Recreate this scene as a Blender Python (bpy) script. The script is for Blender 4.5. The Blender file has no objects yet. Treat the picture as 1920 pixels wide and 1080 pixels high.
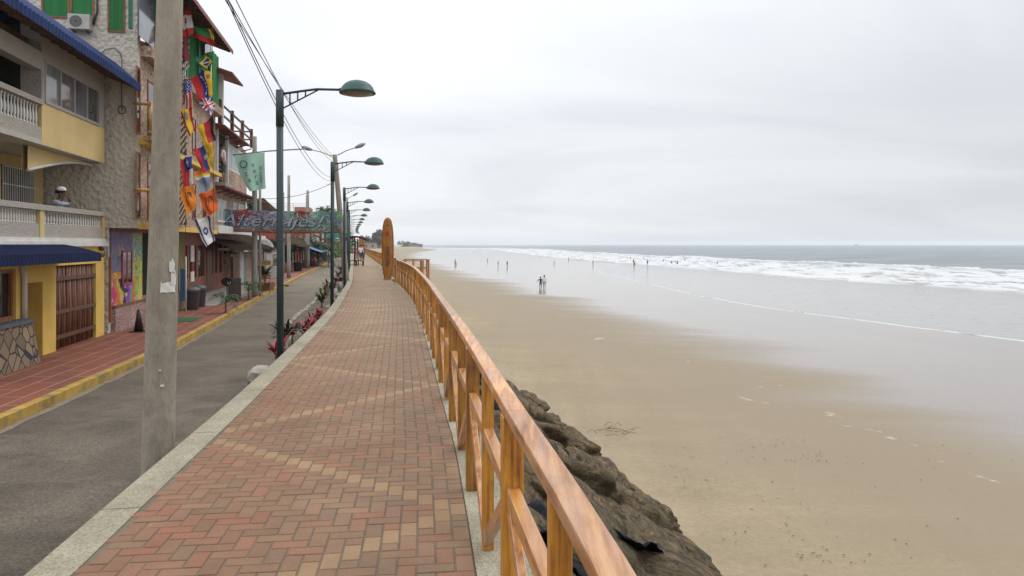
import bpy, math, random
import numpy as np
from mathutils import Vector, Matrix, noise

rnd = random.Random(11)
scene = bpy.context.scene
COL = scene.collection
F0 = 1400.0; CX = 960.0; HY = 458.0; EYE = 1.8

# ------------------------------------------------------------------ helpers
def atpx(px, py, D):
    return Vector(((px-CX)*D/F0, D, EYE-(py-HY)*D/F0))

def curve_fn(pts):
    ys = [p[0] for p in pts]; xs = [p[1] for p in pts]; n = len(pts)
    m = []
    for i in range(n):
        if i == 0: m.append((xs[1]-xs[0])/(ys[1]-ys[0]))
        elif i == n-1: m.append((xs[-1]-xs[-2])/(ys[-1]-ys[-2]))
        else: m.append((xs[i+1]-xs[i-1])/(ys[i+1]-ys[i-1]))
    def f(y):
        if y <= ys[0]: return xs[0]+m[0]*(y-ys[0])
        if y >= ys[-1]: return xs[-1]+m[-1]*(y-ys[-1])
        for i in range(n-1):
            if y <= ys[i+1]: break
        h = ys[i+1]-ys[i]; t = (y-ys[i])/h
        return ((2*t**3-3*t*t+1)*xs[i]+(t**3-2*t*t+t)*h*m[i]+(-2*t**3+3*t*t)*xs[i+1]+(t**3-t*t)*h*m[i+1])
    return f

def sstep(a, b, x):
    t = min(1, max(0, (x-a)/(b-a))); return t*t*(3-2*t)

class MB:
    def __init__(s):
        s.v = []; s.f = []; s.m = []; s.s = []
    def add(s, vs, fs, m=0, smooth=False):
        o = len(s.v); s.v += [tuple(v) for v in vs]
        for f in fs:
            s.f.append([i+o for i in f]); s.m.append(m); s.s.append(smooth)
        return s
    def box(s, x0, y0, z0, x1, y1, z1, m=0):
        if x0 > x1: x0, x1 = x1, x0
        if y0 > y1: y0, y1 = y1, y0
        if z0 > z1: z0, z1 = z1, z0
        return s.add([(x0,y0,z0),(x1,y0,z0),(x1,y1,z0),(x0,y1,z0),(x0,y0,z1),(x1,y0,z1),(x1,y1,z1),(x0,y1,z1)],
              [(0,3,2,1),(4,5,6,7),(0,1,5,4),(1,2,6,5),(2,3,7,6),(3,0,4,7)], m)
    def bar(s, p, q, w, h=None, m=0, up=(0,0,1)):
        h = w if h is None else h
        p = Vector(p); q = Vector(q); d = (q-p).normalized(); u = Vector(up)
        if abs(d.dot(u)) > .95: u = Vector((1,0,0))
        a = d.cross(u).normalized()*w/2; b = a.cross(d).normalized()*h/2
        vs = [p-a-b, p+a-b, p+a+b, p-a+b, q-a-b, q+a-b, q+a+b, q-a+b]
        return s.add(vs, [(0,1,2,3),(7,6,5,4),(0,4,5,1),(1,5,6,2),(2,6,7,3),(3,7,4,0)], m)
    def tube(s, pts, r, n=8, m=0, smooth=True, cap=True):
        pts = [Vector(p) for p in pts]; k = len(pts)
        rs = r if isinstance(r, (list, tuple)) else [r]*k
        vs = []; prev = None
        for i, p in enumerate(pts):
            d = (pts[min(i+1,k-1)]-pts[max(i-1,0)]).normalized()
            if prev is None:
                u = Vector((0,0,1)) if abs(d.z) < .9 else Vector((1,0,0))
                a = d.cross(u).normalized()
            else:
                a = (prev-d*prev.dot(d)).normalized()
            prev = a; b = d.cross(a)
            for j in range(n):
                t = 2*math.pi*j/n
                vs.append(p+(a*math.cos(t)+b*math.sin(t))*rs[i])
        fs = []
        for i in range(k-1):
            for j in range(n):
                fs.append((i*n+j, i*n+(j+1)%n, (i+1)*n+(j+1)%n, (i+1)*n+j))
        s.add(vs, fs, m, smooth)
        if cap:
            o = len(s.v)-len(vs)
            s.f.append([o+j for j in range(n)][::-1]); s.m.append(m); s.s.append(False)
            s.f.append([o+(k-1)*n+j for j in range(n)]); s.m.append(m); s.s.append(False)
        return s
    def lathe(s, prof, n=16, c=(0,0,0), m=0, smooth=True, sx=1, sy=1):
        vs = []
        for r, z in prof:
            for j in range(n):
                t = 2*math.pi*j/n
                vs.append((c[0]+r*sx*math.cos(t), c[1]+r*sy*math.sin(t), c[2]+z))
        fs = []
        for i in range(len(prof)-1):
            for j in range(n):
                fs.append((i*n+j, i*n+(j+1)%n, (i+1)*n+(j+1)%n, (i+1)*n+j))
        s.add(vs, fs, m, smooth); o = len(s.v)-len(vs)
        s.f.append([o+j for j in range(n)][::-1]); s.m.append(m); s.s.append(False)
        s.f.append([o+(len(prof)-1)*n+j for j in range(n)]); s.m.append(m); s.s.append(False)
        return s
    def grid(s, P, nu, nv, m=0, smooth=True):
        """P(i,j)->point, i in 0..nu, j in 0..nv; m may be a function(u,v)"""
        o = len(s.v)
        for i in range(nu+1):
            for j in range(nv+1): s.v.append(tuple(P(i/nu, j/nv)))
        for i in range(nu):
            for j in range(nv):
                a = o+i*(nv+1)+j
                s.f.append([a, a+nv+1, a+nv+2, a+1])
                s.m.append(m((i+.5)/nu, (j+.5)/nv) if callable(m) else m); s.s.append(smooth)
        return s
    def build(s, name, mats, parent=None, org=(0,0,0), bevel=0, solid=0):
        me = bpy.data.meshes.new(name)
        vs = s.v if org == (0,0,0) else [(a-org[0], b-org[1], c-org[2]) for a, b, c in s.v]
        me.from_pydata(vs, [], s.f)
        if not isinstance(mats, (list, tuple)): mats = [mats]
        for m in mats: me.materials.append(m)
        me.polygons.foreach_set('material_index', s.m)
        me.polygons.foreach_set('use_smooth', s.s)
        me.update()
        o = bpy.data.objects.new(name, me); COL.objects.link(o)
        if parent: o.parent = parent
        if solid:
            md = o.modifiers.new('Solid', 'SOLIDIFY'); md.thickness = solid; md.offset = 0
        if bevel:
            md = o.modifiers.new('Bevel', 'BEVEL'); md.width = bevel; md.segments = 2; md.limit_method = 'ANGLE'
        return o

def tag(o, label=None, cat=None, group=None, kind=None):
    if label: o['label'] = label
    if cat: o['category'] = cat
    if group: o['group'] = group
    if kind: o['kind'] = kind
    return o

def thing(name, label, cat, loc=(0,0,0), rotz=0, group=None):
    o = bpy.data.objects.new(name, None); COL.objects.link(o)
    o.location = loc; o.rotation_euler = (0,0,rotz); o.empty_display_size = .3
    return tag(o, label, cat, group)

def copy_tree(o, parent=None):
    c = o.copy(); COL.objects.link(c); c.parent = parent
    for ch in [x for x in o.children]: copy_tree(ch, c)
    return c

# ------------------------------------------------------------------ materials
def newmat(name):
    m = bpy.data.materials.new(name); m.use_nodes = True
    nt = m.node_tree; b = nt.nodes['Principled BSDF']
    return m, nt, b
def N(nt, t, **kw):
    n = nt.nodes.new(t)
    for k, v in kw.items():
        if k in n.inputs.keys(): n.inputs[k].default_value = v
        else: setattr(n, k, v)
    return n
def L(nt, a, b): nt.links.new(a, b)
def c4(c): return (c[0], c[1], c[2], 1)

def mat(name, c1, c2=None, scale=4, rough=.7, bump=.0, bscale=30, stretch=(1,1,1), metal=0, c3=None, dirt=.0, spec=.5, coat=0, dscale=.8):
    m, nt, b = newmat(name)
    if c2 is None: c2 = tuple(x*.8 for x in c1)
    tc = N(nt, 'ShaderNodeTexCoord'); mp = N(nt, 'ShaderNodeMapping'); mp.inputs['Scale'].default_value = stretch
    L(nt, tc.outputs['Object'], mp.inputs[0])
    n1 = N(nt, 'ShaderNodeTexNoise', Scale=scale, Detail=6, Roughness=.6); L(nt, mp.outputs[0], n1.inputs['Vector'])
    rp = N(nt, 'ShaderNodeValToRGB'); e = rp.color_ramp.elements
    e[0].position = .32; e[0].color = c4(c1); e[1].position = .68; e[1].color = c4(c2)
    if c3: x = e.new(.5); x.color = c4(c3)
    L(nt, n1.outputs['Fac'], rp.inputs[0]); out = rp.outputs[0]
    if dirt:
        n2 = N(nt, 'ShaderNodeTexNoise', Scale=dscale, Detail=8, Roughness=.7); L(nt, tc.outputs['Object'], n2.inputs['Vector'])
        mr = N(nt, 'ShaderNodeMapRange'); mr.inputs['From Min'].default_value = .45; mr.inputs['From Max'].default_value = .75
        mr.inputs['To Max'].default_value = dirt; L(nt, n2.outputs['Fac'], mr.inputs[0])
        mx = N(nt, 'ShaderNodeMixRGB', blend_type='MULTIPLY'); mx.inputs[2].default_value = (.42,.38,.33,1)
        L(nt, mr.outputs[0], mx.inputs[0]); L(nt, out, mx.inputs[1]); out = mx.outputs[0]
    L(nt, out, b.inputs['Base Color'])
    b.inputs['Roughness'].default_value = rough; b.inputs['Metallic'].default_value = metal
    b.inputs['Specular IOR Level'].default_value = spec; b.inputs['Coat Weight'].default_value = coat
    b.inputs['Coat Roughness'].default_value = .25
    if bump:
        n3 = N(nt, 'ShaderNodeTexNoise', Scale=bscale, Detail=5, Roughness=.6); L(nt, mp.outputs[0], n3.inputs['Vector'])
        bp = N(nt, 'ShaderNodeBump', Strength=min(1,bump), Distance=.03); L(nt, n3.outputs['Fac'], bp.inputs['Height'])
        L(nt, bp.outputs[0], b.inputs['Normal'])
    return m

def flat(name, c, rough=.6, metal=0, spec=.5):
    return mat(name, tuple(x*1.08 for x in c), tuple(x*.86 for x in c), 7, rough, 0, metal=metal, spec=spec)

_fc = {}
def pal(c, rough=.75):
    k = (round(c[0],3), round(c[1],3), round(c[2],3))
    if k not in _fc: _fc[k] = flat('cloth_%d' % len(_fc), c, rough)
    return _fc[k]

def glass(name, c=(.03,.035,.04), rough=.06):
    m, nt, b = newmat(name)
    tc = N(nt, 'ShaderNodeTexCoord'); n = N(nt, 'ShaderNodeTexNoise', Scale=1.2, Detail=3); L(nt, tc.outputs['Object'], n.inputs['Vector'])
    rp = N(nt, 'ShaderNodeValToRGB'); e = rp.color_ramp.elements
    e[0].position = .4; e[0].color = c4(c); e[1].position = .65; e[1].color = c4(tuple(x*1.8+.01 for x in c)); L(nt, n.outputs['Fac'], rp.inputs[0])
    L(nt, rp.outputs[0], b.inputs['Base Color']); b.inputs['Roughness'].default_value = rough; b.inputs['Specular IOR Level'].default_value = .8
    return m

def stucco(name, c1, c2, scale=7, dist=.05, dirt=.5):
    m, nt, b = newmat(name)
    tc = N(nt, 'ShaderNodeTexCoord')
    v = N(nt, 'ShaderNodeTexVoronoi', Scale=scale, feature='SMOOTH_F1'); v.inputs['Smoothness'].default_value = .6
    nw = N(nt, 'ShaderNodeTexNoise', Scale=scale*.8, Detail=3); L(nt, tc.outputs['Object'], nw.inputs['Vector'])
    mxv = N(nt, 'ShaderNodeMixRGB'); mxv.inputs[0].default_value = .12; L(nt, tc.outputs['Object'], mxv.inputs[1]); L(nt, nw.outputs['Color'], mxv.inputs[2])
    L(nt, mxv.outputs[0], v.inputs['Vector'])
    n2 = N(nt, 'ShaderNodeTexNoise', Scale=scale*2.2, Detail=4); L(nt, tc.outputs['Object'], n2.inputs['Vector'])
    ad = N(nt, 'ShaderNodeMath', operation='MULTIPLY_ADD'); ad.inputs[1].default_value = .5
    L(nt, n2.outputs['Fac'], ad.inputs[0]); L(nt, v.outputs['Distance'], ad.inputs[2])
    bp = N(nt, 'ShaderNodeBump', Strength=1, Distance=dist); L(nt, ad.outputs[0], bp.inputs['Height']); L(nt, bp.outputs[0], b.inputs['Normal'])
    rp = N(nt, 'ShaderNodeValToRGB'); e = rp.color_ramp.elements
    e[0].position = .25; e[0].color = c4(c1); e[1].position = .8; e[1].color = c4(c2)
    n3 = N(nt, 'ShaderNodeTexNoise', Scale=.7, Detail=9, Roughness=.7); L(nt, tc.outputs['Object'], n3.inputs['Vector'])
    L(nt, n3.outputs['Fac'], rp.inputs[0])
    mx = N(nt, 'ShaderNodeMixRGB', blend_type='MULTIPLY'); mx.inputs[0].default_value = dirt*.35
    rp2 = N(nt, 'ShaderNodeValToRGB'); e = rp2.color_ramp.elements; e[0].position = .35; e[0].color = (1,1,1,1); e[1].position = .75; e[1].color = (.5,.45,.4,1)
    L(nt, n2.outputs['Fac'], rp2.inputs[0]); L(nt, rp2.outputs[0], mx.inputs[2]); L(nt, rp.outputs[0], mx.inputs[1])
    L(nt, mx.outputs[0], b.inputs['Base Color']); b.inputs['Roughness'].default_value = .9
    return m

def speckle(name, cols, scale=60, rough=.85, bump=.5, dist=.008, dirt=0):
    """pebbles / exposed aggregate"""
    m, nt, b = newmat(name)
    tc = N(nt, 'ShaderNodeTexCoord')
    v = N(nt, 'ShaderNodeTexVoronoi', Scale=scale); L(nt, tc.outputs['Object'], v.inputs['Vector'])
    sp = N(nt, 'ShaderNodeSeparateColor'); L(nt, v.outputs['Color'], sp.inputs[0])
    rp = N(nt, 'ShaderNodeValToRGB'); rp.color_ramp.interpolation = 'CONSTANT'; e = rp.color_ramp.elements
    e[0].position = 0; e[0].color = c4(cols[0]); e[1].position = .999; e[1].color = c4(cols[-1])
    for i, c in enumerate(cols[1:]):
        x = e.new((i+1)/len(cols)); x.color = c4(c)
    L(nt, sp.outputs[0], rp.inputs[0])
    n = N(nt, 'ShaderNodeTexNoise', Scale=.9, Detail=8, Roughness=.7); L(nt, tc.outputs['Object'], n.inputs['Vector'])
    rp2 = N(nt, 'ShaderNodeValToRGB'); e = rp2.color_ramp.elements; e[0].position = .35; e[0].color = (.62,.6,.56,1); e[1].position = .62; e[1].color = (1.1,1.1,1.1,1)
    L(nt, n.outputs['Fac'], rp2.inputs[0])
    mx = N(nt, 'ShaderNodeMixRGB', blend_type='MULTIPLY'); mx.inputs[0].default_value = .8
    L(nt, rp.outputs[0], mx.inputs[1]); L(nt, rp2.outputs[0], mx.inputs[2]); L(nt, mx.outputs[0], b.inputs['Base Color'])
    bp = N(nt, 'ShaderNodeBump', Strength=bump, Distance=dist); bp.invert = True
    L(nt, v.outputs['Distance'], bp.inputs['Height']); L(nt, bp.outputs[0], b.inputs['Normal'])
    b.inputs['Roughness'].default_value = rough
    return m

def wood(name, base, light, dark, axis='z', coat=.4, rough=.45, worn=0):
    m, nt, b = newmat(name)
    tc = N(nt, 'ShaderNodeTexCoord'); oi = N(nt, 'ShaderNodeObjectInfo')
    mp = N(nt, 'ShaderNodeMapping'); st = {'x':(2.2,30,30),'y':(30,2.2,30),'z':(30,30,2.2)}[axis]
    mp.inputs['Scale'].default_value = st
    mu = N(nt, 'ShaderNodeMath', operation='MULTIPLY'); mu.inputs[1].default_value = 37; L(nt, oi.outputs['Random'], mu.inputs[0])
    va = N(nt, 'ShaderNodeVectorMath', operation='ADD'); L(nt, tc.outputs['Object'], va.inputs[0]); L(nt, mu.outputs[0], va.inputs[1])
    L(nt, va.outputs[0], mp.inputs[0])
    n1 = N(nt, 'ShaderNodeTexNoise', Scale=1, Detail=7, Roughness=.62, Distortion=.15); L(nt, mp.outputs[0], n1.inputs['Vector'])
    rp = N(nt, 'ShaderNodeValToRGB'); e = rp.color_ramp.elements
    e[0].position = .34; e[0].color = c4(dark); e[1].position = .63; e[1].color = c4(light); x = e.new(.5); x.color = c4(base)
    L(nt, n1.outputs['Fac'], rp.inputs[0]); out = rp.outputs[0]
    # knots and stains
    n2 = N(nt, 'ShaderNodeTexNoise', Scale=3.5, Detail=5, Roughness=.7); L(nt, va.outputs[0], n2.inputs['Vector'])
    rp2 = N(nt, 'ShaderNodeValToRGB'); e = rp2.color_ramp.elements; e[0].position = .3; e[0].color = (.38,.3,.26,1); e[1].position = .47; e[1].color = (1,1,1,1)
    L(nt, n2.outputs['Fac'], rp2.inputs[0])
    mx = N(nt, 'ShaderNodeMixRGB', blend_type='MULTIPLY'); mx.inputs[0].default_value = .55; L(nt, out, mx.inputs[1]); L(nt, rp2.outputs[0], mx.inputs[2]); out = mx.outputs[0]
    # per piece tone
    hs = N(nt, 'ShaderNodeHueSaturation'); mr = N(nt, 'ShaderNodeMapRange'); mr.inputs['To Min'].default_value = .68; mr.inputs['To Max'].default_value = 1.25
    L(nt, oi.outputs['Random'], mr.inputs[0]); L(nt, mr.outputs[0], hs.inputs['Value']); L(nt, out, hs.inputs['Color']); out = hs.outputs[0]
    if worn:
        n3 = N(nt, 'ShaderNodeTexNoise', Scale=1.6, Detail=10, Roughness=.72); mp3 = N(nt, 'ShaderNodeMapping'); mp3.inputs['Scale'].default_value = (9,.9,9) if axis == 'y' else (9,9,.9)
        L(nt, va.outputs[0], mp3.inputs[0]); L(nt, mp3.outputs[0], n3.inputs['Vector'])
        rp3 = N(nt, 'ShaderNodeValToRGB'); e = rp3.color_ramp.elements; e[0].position = .42; e[0].color = (0,0,0,1); e[1].position = .6; e[1].color = (worn,)*3+(1,)
        L(nt, n3.outputs['Fac'], rp3.inputs[0])
        m3 = N(nt, 'ShaderNodeMixRGB'); m3.inputs[2].default_value = (.46,.27,.17,1); L(nt, rp3.outputs[0], m3.inputs[0]); L(nt, out, m3.inputs[1]); out = m3.outputs[0]
    L(nt, out, b.inputs['Base Color'])
    b.inputs['Roughness'].default_value = rough; b.inputs['Coat Weight'].default_value = coat; b.inputs['Coat Roughness'].default_value = .3
    bp = N(nt, 'ShaderNodeBump', Strength=.5, Distance=.004); L(nt, n1.outputs['Fac'], bp.inputs['Height']); L(nt, bp.outputs[0], b.inputs['Normal'])
    return m

M = {}
M['conc'] = mat('pole_concrete', (.37,.325,.26), (.24,.21,.165), 7, .9, .9, 45, dirt=.6, stretch=(1,1,.22), dscale=3)
M['conc_grey'] = mat('grey_concrete', (.36,.34,.31), (.26,.25,.23), 3, .9, .4, 40, dirt=.4)
M['kerb'] = speckle('kerb_aggregate', [(.29,.26,.185),(.33,.30,.215),(.235,.205,.145),(.35,.32,.24),(.27,.24,.165)], 85)
M['asphalt'] = None
M['yellow_paint'] = mat('yellow_kerb_paint', (.50,.33,.07), (.24,.185,.11), 3.2, .85, .5, 40, c3=(.44,.28,.05), dirt=.85, dscale=2.2)
M['lampgreen'] = mat('lamp_green_paint', (.010,.070,.056), (.007,.05,.042), 3, .5, .1, 30)
M['polegreen'] = mat('dark_pole_paint', (.018,.042,.048), (.012,.028,.034), 3, .5, .1, 30, dirt=.3)
M['lamplens'] = flat('lamp_lens', (.17,.14,.11), .3)
M['white'] = mat('white_paint', (.68,.67,.63), (.55,.54,.50), 3, .7, .2, 30, dirt=.25)
M['stucco'] = stucco('grey_white_stucco', (.54,.49,.41), (.66,.61,.52), 9, .055, .5)
M['stucco_up'] = stucco('cream_stucco', (.58,.53,.44), (.70,.65,.56), 9, .06, .45)
M['roughcast'] = stucco('roughcast', (.34,.31,.27), (.45,.42,.37), 22, .02)
M['yellow'] = mat('yellow_wall', (.74,.50,.12), (.64,.42,.09), 1.5, .85, .15, 30, dirt=.25)
M['sandyellow'] = mat('pale_yellow_wall', (.64,.48,.22), (.56,.41,.18), 1.2, .85, .15, 30, dirt=.25)
M['soffit'] = mat('soffit_plaster', (.48,.45,.40), (.40,.37,.33), 1.2, .85, .1, 20, dirt=.3)
M['pebble'] = speckle('pebble_dash', [(.46,.32,.24),(.36,.23,.17),(.54,.41,.32),(.40,.30,.23),(.28,.18,.13)], 16, dist=.03, bump=.8)
M['pebblepink'] = speckle('pink_pebble_dash', [(.40,.24,.20),(.30,.17,.15),(.50,.36,.32),(.26,.18,.16)], 30, dist=.02, bump=.8)
M['darkwood'] = wood('dark_wood', (.11,.045,.022), (.18,.075,.035), (.05,.022,.012), 'z', .1, .6)
M['redwood'] = wood('red_brown_wood', (.24,.085,.035), (.33,.13,.055), (.13,.045,.02), 'z', .1, .6)
M['log'] = wood('yellow_log', (.46,.26,.07), (.56,.36,.12), (.25,.11,.03), 'z', .3, .5)
M['bamboo'] = wood('bamboo_slat', (.38,.27,.15), (.52,.40,.26), (.2,.13,.07), 'x', .1, .6)
M['fence'] = wood('varnished_fence_wood', (.40,.165,.013), (.53,.25,.028), (.19,.055,.007), 'z', .3, .45)
M['fencey'] = wood('varnished_rail_wood', (.37,.145,.018), (.50,.23,.045), (.18,.055,.008), 'y', .5, .4, worn=.6)
M['fencetop'] = wood('worn_top_rail_wood', (.42,.17,.035), (.58,.31,.115), (.20,.065,.014), 'y', .35, .5, worn=.65)
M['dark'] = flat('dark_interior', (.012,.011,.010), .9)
M['iron'] = flat('dark_iron', (.05,.045,.04), .5)
M['glass'] = glass('window_glass', (.10,.11,.12))
M['glassdark'] = glass('dark_window_glass', (.02,.018,.016))
M['blue'] = mat('blue_sheet', (.009,.030,.125), (.006,.020,.085), 2, .65, .1, 20, dirt=.2, spec=.2)
M['navy'] = mat('navy_awning_sheet', (.006,.014,.060), (.004,.009,.040), 2, .7, .1, 20, dirt=.2, spec=.2)
M['green_curtain'] = mat('green_curtain', (.03,.22,.06), (.015,.13,.035), 2, .85, .5, 5, stretch=(4,4,.1))
M['green_frame'] = flat('green_frame', (.02,.12,.07), .5)
M['aluminium'] = flat('aluminium', (.32,.30,.28), .45)
M['thatch'] = mat('thatch', (.115,.078,.044), (.022,.015,.009), 6, .95, 1, 14, stretch=(7,2,1.2), c3=(.058,.040,.023), spec=.05)
M['tile_red'] = mat('red_roof_sheet', (.22,.04,.03), (.14,.028,.022), 3, .7, .3, 20, dirt=.3)
M['tile_brown'] = mat('brown_roof_sheet', (.17,.09,.055), (.09,.05,.03), 3, .8, .3, 20, dirt=.3)
M['maroon'] = flat('maroon_paint', (.20,.055,.04), .6)
M['rock'] = None
M['stone'] = mat('bed_stone', (.32,.30,.26), (.22,.20,.17), 4, .9, .6, 14)
M['soil'] = mat('bed_soil', (.16,.13,.10), (.09,.075,.055), 6, .95, .8, 25)
M['black'] = flat('black_plastic', (.012,.012,.014), .4)
M['tarp'] = mat('black_tarp', (.007,.008,.013), (.004,.005,.008), 3, .7, .5, 9, spec=.15)
M['grey_bin'] = mat('grey_bin_plastic', (.12,.12,.125), (.09,.09,.095), 3, .5, .2, 20, dirt=.3)
M['leaf'] = mat('leaf_green', (.045,.10,.018), (.02,.055,.012), 3, .55, 0, c3=(.07,.12,.03))
M['leafdark'] = mat('dark_leaf', (.03,.06,.018), (.014,.032,.012), 3, .6, 0)
M['leafred'] = mat('red_leaf', (.36,.015,.03), (.17,.01,.02), 6, .5, 0, c3=(.28,.02,.03))
M['leafpurple'] = mat('purple_leaf', (.06,.018,.022), (.03,.03,.018), 6, .45, 0)
M['bark'] = mat('bark', (.16,.12,.085), (.09,.07,.05), 5, .9, .6, 20)
M['galv'] = flat('galvanised_steel', (.28,.28,.28), .45, .3)

def leaf_sets():
    pass

# sand ------------------------------------------------------------
def sand_material():
    m, nt, b = newmat('beach_sand')
    at = N(nt, 'ShaderNodeAttribute', attribute_name='shore'); geo = N(nt, 'ShaderNodeNewGeometry')
    P = geo.outputs['Position']
    mpw = N(nt, 'ShaderNodeMapping'); mpw.inputs['Rotation'].default_value = (0,0,-.2); mpw.inputs['Scale'].default_value = (.045,.13,.1); L(nt, P, mpw.inputs[0])
    n1 = N(nt, 'ShaderNodeTexNoise', Scale=1, Detail=5, Roughness=.55); L(nt, mpw.outputs[0], n1.inputs['Vector'])
    w = N(nt, 'ShaderNodeMath', operation='MULTIPLY_ADD'); w.inputs[1].default_value = 15; L(nt, n1.outputs['Fac'], w.inputs[0]); L(nt, at.outputs['Fac'], w.inputs[2])
    w2 = N(nt, 'ShaderNodeMath', operation='SUBTRACT'); w2.inputs[1].default_value = 7.5; L(nt, w.outputs[0], w2.inputs[0])
    def rng(a, b_, src=w2.outputs[0], t0=0, t1=1):
        r = N(nt, 'ShaderNodeMapRange', interpolation_type='SMOOTHSTEP'); r.inputs['From Min'].default_value = a; r.inputs['From Max'].default_value = b_
        r.inputs['To Min'].default_value = t0; r.inputs['To Max'].default_value = t1; L(nt, src, r.inputs[0]); return r.outputs[0]
    wet = rng(12.5, 21.5); damp = rng(-2, 12)
    # dry colour
    n2 = N(nt, 'ShaderNodeTexNoise', Scale=.35, Detail=8, Roughness=.65); mp2 = N(nt, 'ShaderNodeMapping'); mp2.inputs['Scale'].default_value = (.6,1.8,1); mp2.inputs['Rotation'].default_value = (0,0,.5); L(nt, P, mp2.inputs[0]); L(nt, mp2.outputs[0], n2.inputs['Vector'])
    rp = N(nt, 'ShaderNodeValToRGB'); e = rp.color_ramp.elements; e[0].position = .4; e[0].color = (.296,.236,.146,1); e[1].position = .6; e[1].color = (.352,.285,.183,1); L(nt, n2.outputs['Fac'], rp.inputs[0])
    n4 = N(nt, 'ShaderNodeTexNoise', Scale=9, Detail=6, Roughness=.8); L(nt, P, n4.inputs['Vector'])
    mg = N(nt, 'ShaderNodeMixRGB', blend_type='OVERLAY'); mg.inputs[0].default_value = .30; r4 = N(nt, 'ShaderNodeMapRange'); r4.inputs['From Min'].default_value = .36; r4.inputs['From Max'].default_value = .64; r4.inputs['To Min'].default_value = .2; r4.inputs['To Max'].default_value = .8; L(nt, n4.outputs['Fac'], r4.inputs[0]); L(nt, rp.outputs[0], mg.inputs[1]); L(nt, r4.outputs[0], mg.inputs[2])
    md = N(nt, 'ShaderNodeMixRGB'); md.inputs[2].default_value = (.236,.184,.117,1); L(nt, damp, md.inputs[0]); 
    mpt = N(nt, 'ShaderNodeMapping'); mpt.inputs['Rotation'].default_value = (0,0,-.28); mpt.inputs['Scale'].default_value = (1.5,.10,1); L(nt, P, mpt.inputs[0])
    nt_ = N(nt, 'ShaderNodeTexNoise', Scale=.8, Detail=7, Roughness=.6, Distortion=.3); L(nt, mpt.outputs[0], nt_.inputs['Vector'])
    rt_ = N(nt, 'ShaderNodeValToRGB'); e = rt_.color_ramp.elements; e[0].position = .35; e[0].color = (.90,.90,.89,1); e[1].position = .62; e[1].color = (1.05,1.05,1.05,1); L(nt, nt_.outputs['Fac'], rt_.inputs[0])
    mtd = N(nt, 'ShaderNodeMixRGB', blend_type='MULTIPLY'); mtd.inputs[0].default_value = 1; L(nt, mg.outputs[0], mtd.inputs[1]); L(nt, rt_.outputs[0], mtd.inputs[2]); L(nt, mtd.outputs[0], md.inputs[1])
    mw = N(nt, 'ShaderNodeMixRGB'); mw.inputs[2].default_value = (.235,.20,.17,1); L(nt, wet, mw.inputs[0]); L(nt, md.outputs[0], mw.inputs[1])
    # pits, footprints
    vo = N(nt, 'ShaderNodeTexVoronoi', Scale=2.3); L(nt, P, vo.inputs['Vector']); vo.inputs['Randomness'].default_value = 1
    fp = rng(.10, .045, vo.outputs['Distance'])
    n5 = N(nt, 'ShaderNodeTexNoise', Scale=.22, Detail=3); L(nt, P, n5.inputs['Vector']); fz = rng(.50, .58, n5.outputs['Fac'])
    dz = N(nt, 'ShaderNodeMath', operation='MULTIPLY'); L(nt, fp, dz.inputs[0]); L(nt, fz, dz.inputs[1])
    iw = N(nt, 'ShaderNodeMath', operation='SUBTRACT'); iw.inputs[0].default_value = 1; L(nt, damp, iw.inputs[1])
    dz2 = N(nt, 'ShaderNodeMath', operation='MULTIPLY'); L(nt, dz.outputs[0], dz2.inputs[0]); L(nt, iw.outputs[0], dz2.inputs[1])
    mf = N(nt, 'ShaderNodeMixRGB', blend_type='MULTIPLY'); mf.inputs[2].default_value = (.5,.45,.4,1); L(nt, dz2.outputs[0], mf.inputs[0]); L(nt, mw.outputs[0], mf.inputs[1])
    # thin foam remnants at the edge of the wet zone
    sb = N(nt, 'ShaderNodeMath', operation='SUBTRACT'); sb.inputs[1].default_value = 13.0; L(nt, w2.outputs[0], sb.inputs[0])
    ab = N(nt, 'ShaderNodeMath', operation='ABSOLUTE'); L(nt, sb.outputs[0], ab.inputs[0]); fl = rng(.22, .04, ab.outputs[0])
    n6 = N(nt, 'ShaderNodeTexNoise', Scale=1.3, Detail=5, Roughness=.7); L(nt, P, n6.inputs['Vector']); fn = rng(.55, .6, n6.outputs['Fac'])
    fm = N(nt, 'ShaderNodeMath', operation='MULTIPLY'); L(nt, fl, fm.inputs[0]); L(nt, fn, fm.inputs[1])
    fm2 = N(nt, 'ShaderNodeMath', operation='MULTIPLY'); fm2.inputs[1].default_value = .35; L(nt, fm.outputs[0], fm2.inputs[0])
    mo = N(nt, 'ShaderNodeMixRGB'); mo.inputs[2].default_value = (.6,.58,.54,1); L(nt, fm2.outputs[0], mo.inputs[0]); L(nt, mf.outputs[0], mo.inputs[1])
    L(nt, mo.outputs[0], b.inputs['Base Color'])
    r1 = rng(12.5, 21, t0=.0, t1=1.0)
    ra = N(nt, 'ShaderNodeMix', data_type='FLOAT'); ra.inputs[2].default_value = .62; ra.inputs[3].default_value = .10; L(nt, r1, ra.inputs[0])
    rd = N(nt, 'ShaderNodeMix', data_type='FLOAT'); rd.inputs[2].default_value = .95; L(nt, damp, rd.inputs[0]); L(nt, ra.outputs[0], rd.inputs[3])
    L(nt, rd.outputs[0], b.inputs['Roughness']); b.inputs['IOR'].default_value = 1.36
    # bump
    n7 = N(nt, 'ShaderNodeTexNoise', Scale=2.0, Detail=8, Roughness=.7); L(nt, P, n7.inputs['Vector'])
    hs = N(nt, 'ShaderNodeMath', operation='SUBTRACT'); L(nt, n7.outputs['Fac'], hs.inputs[0]); L(nt, dz2.outputs[0], hs.inputs[1])
    st = N(nt, 'ShaderNodeMix', data_type='FLOAT'); st.inputs[2].default_value = .75; st.inputs[3].default_value = .02; L(nt, wet, st.inputs[0])
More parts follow.
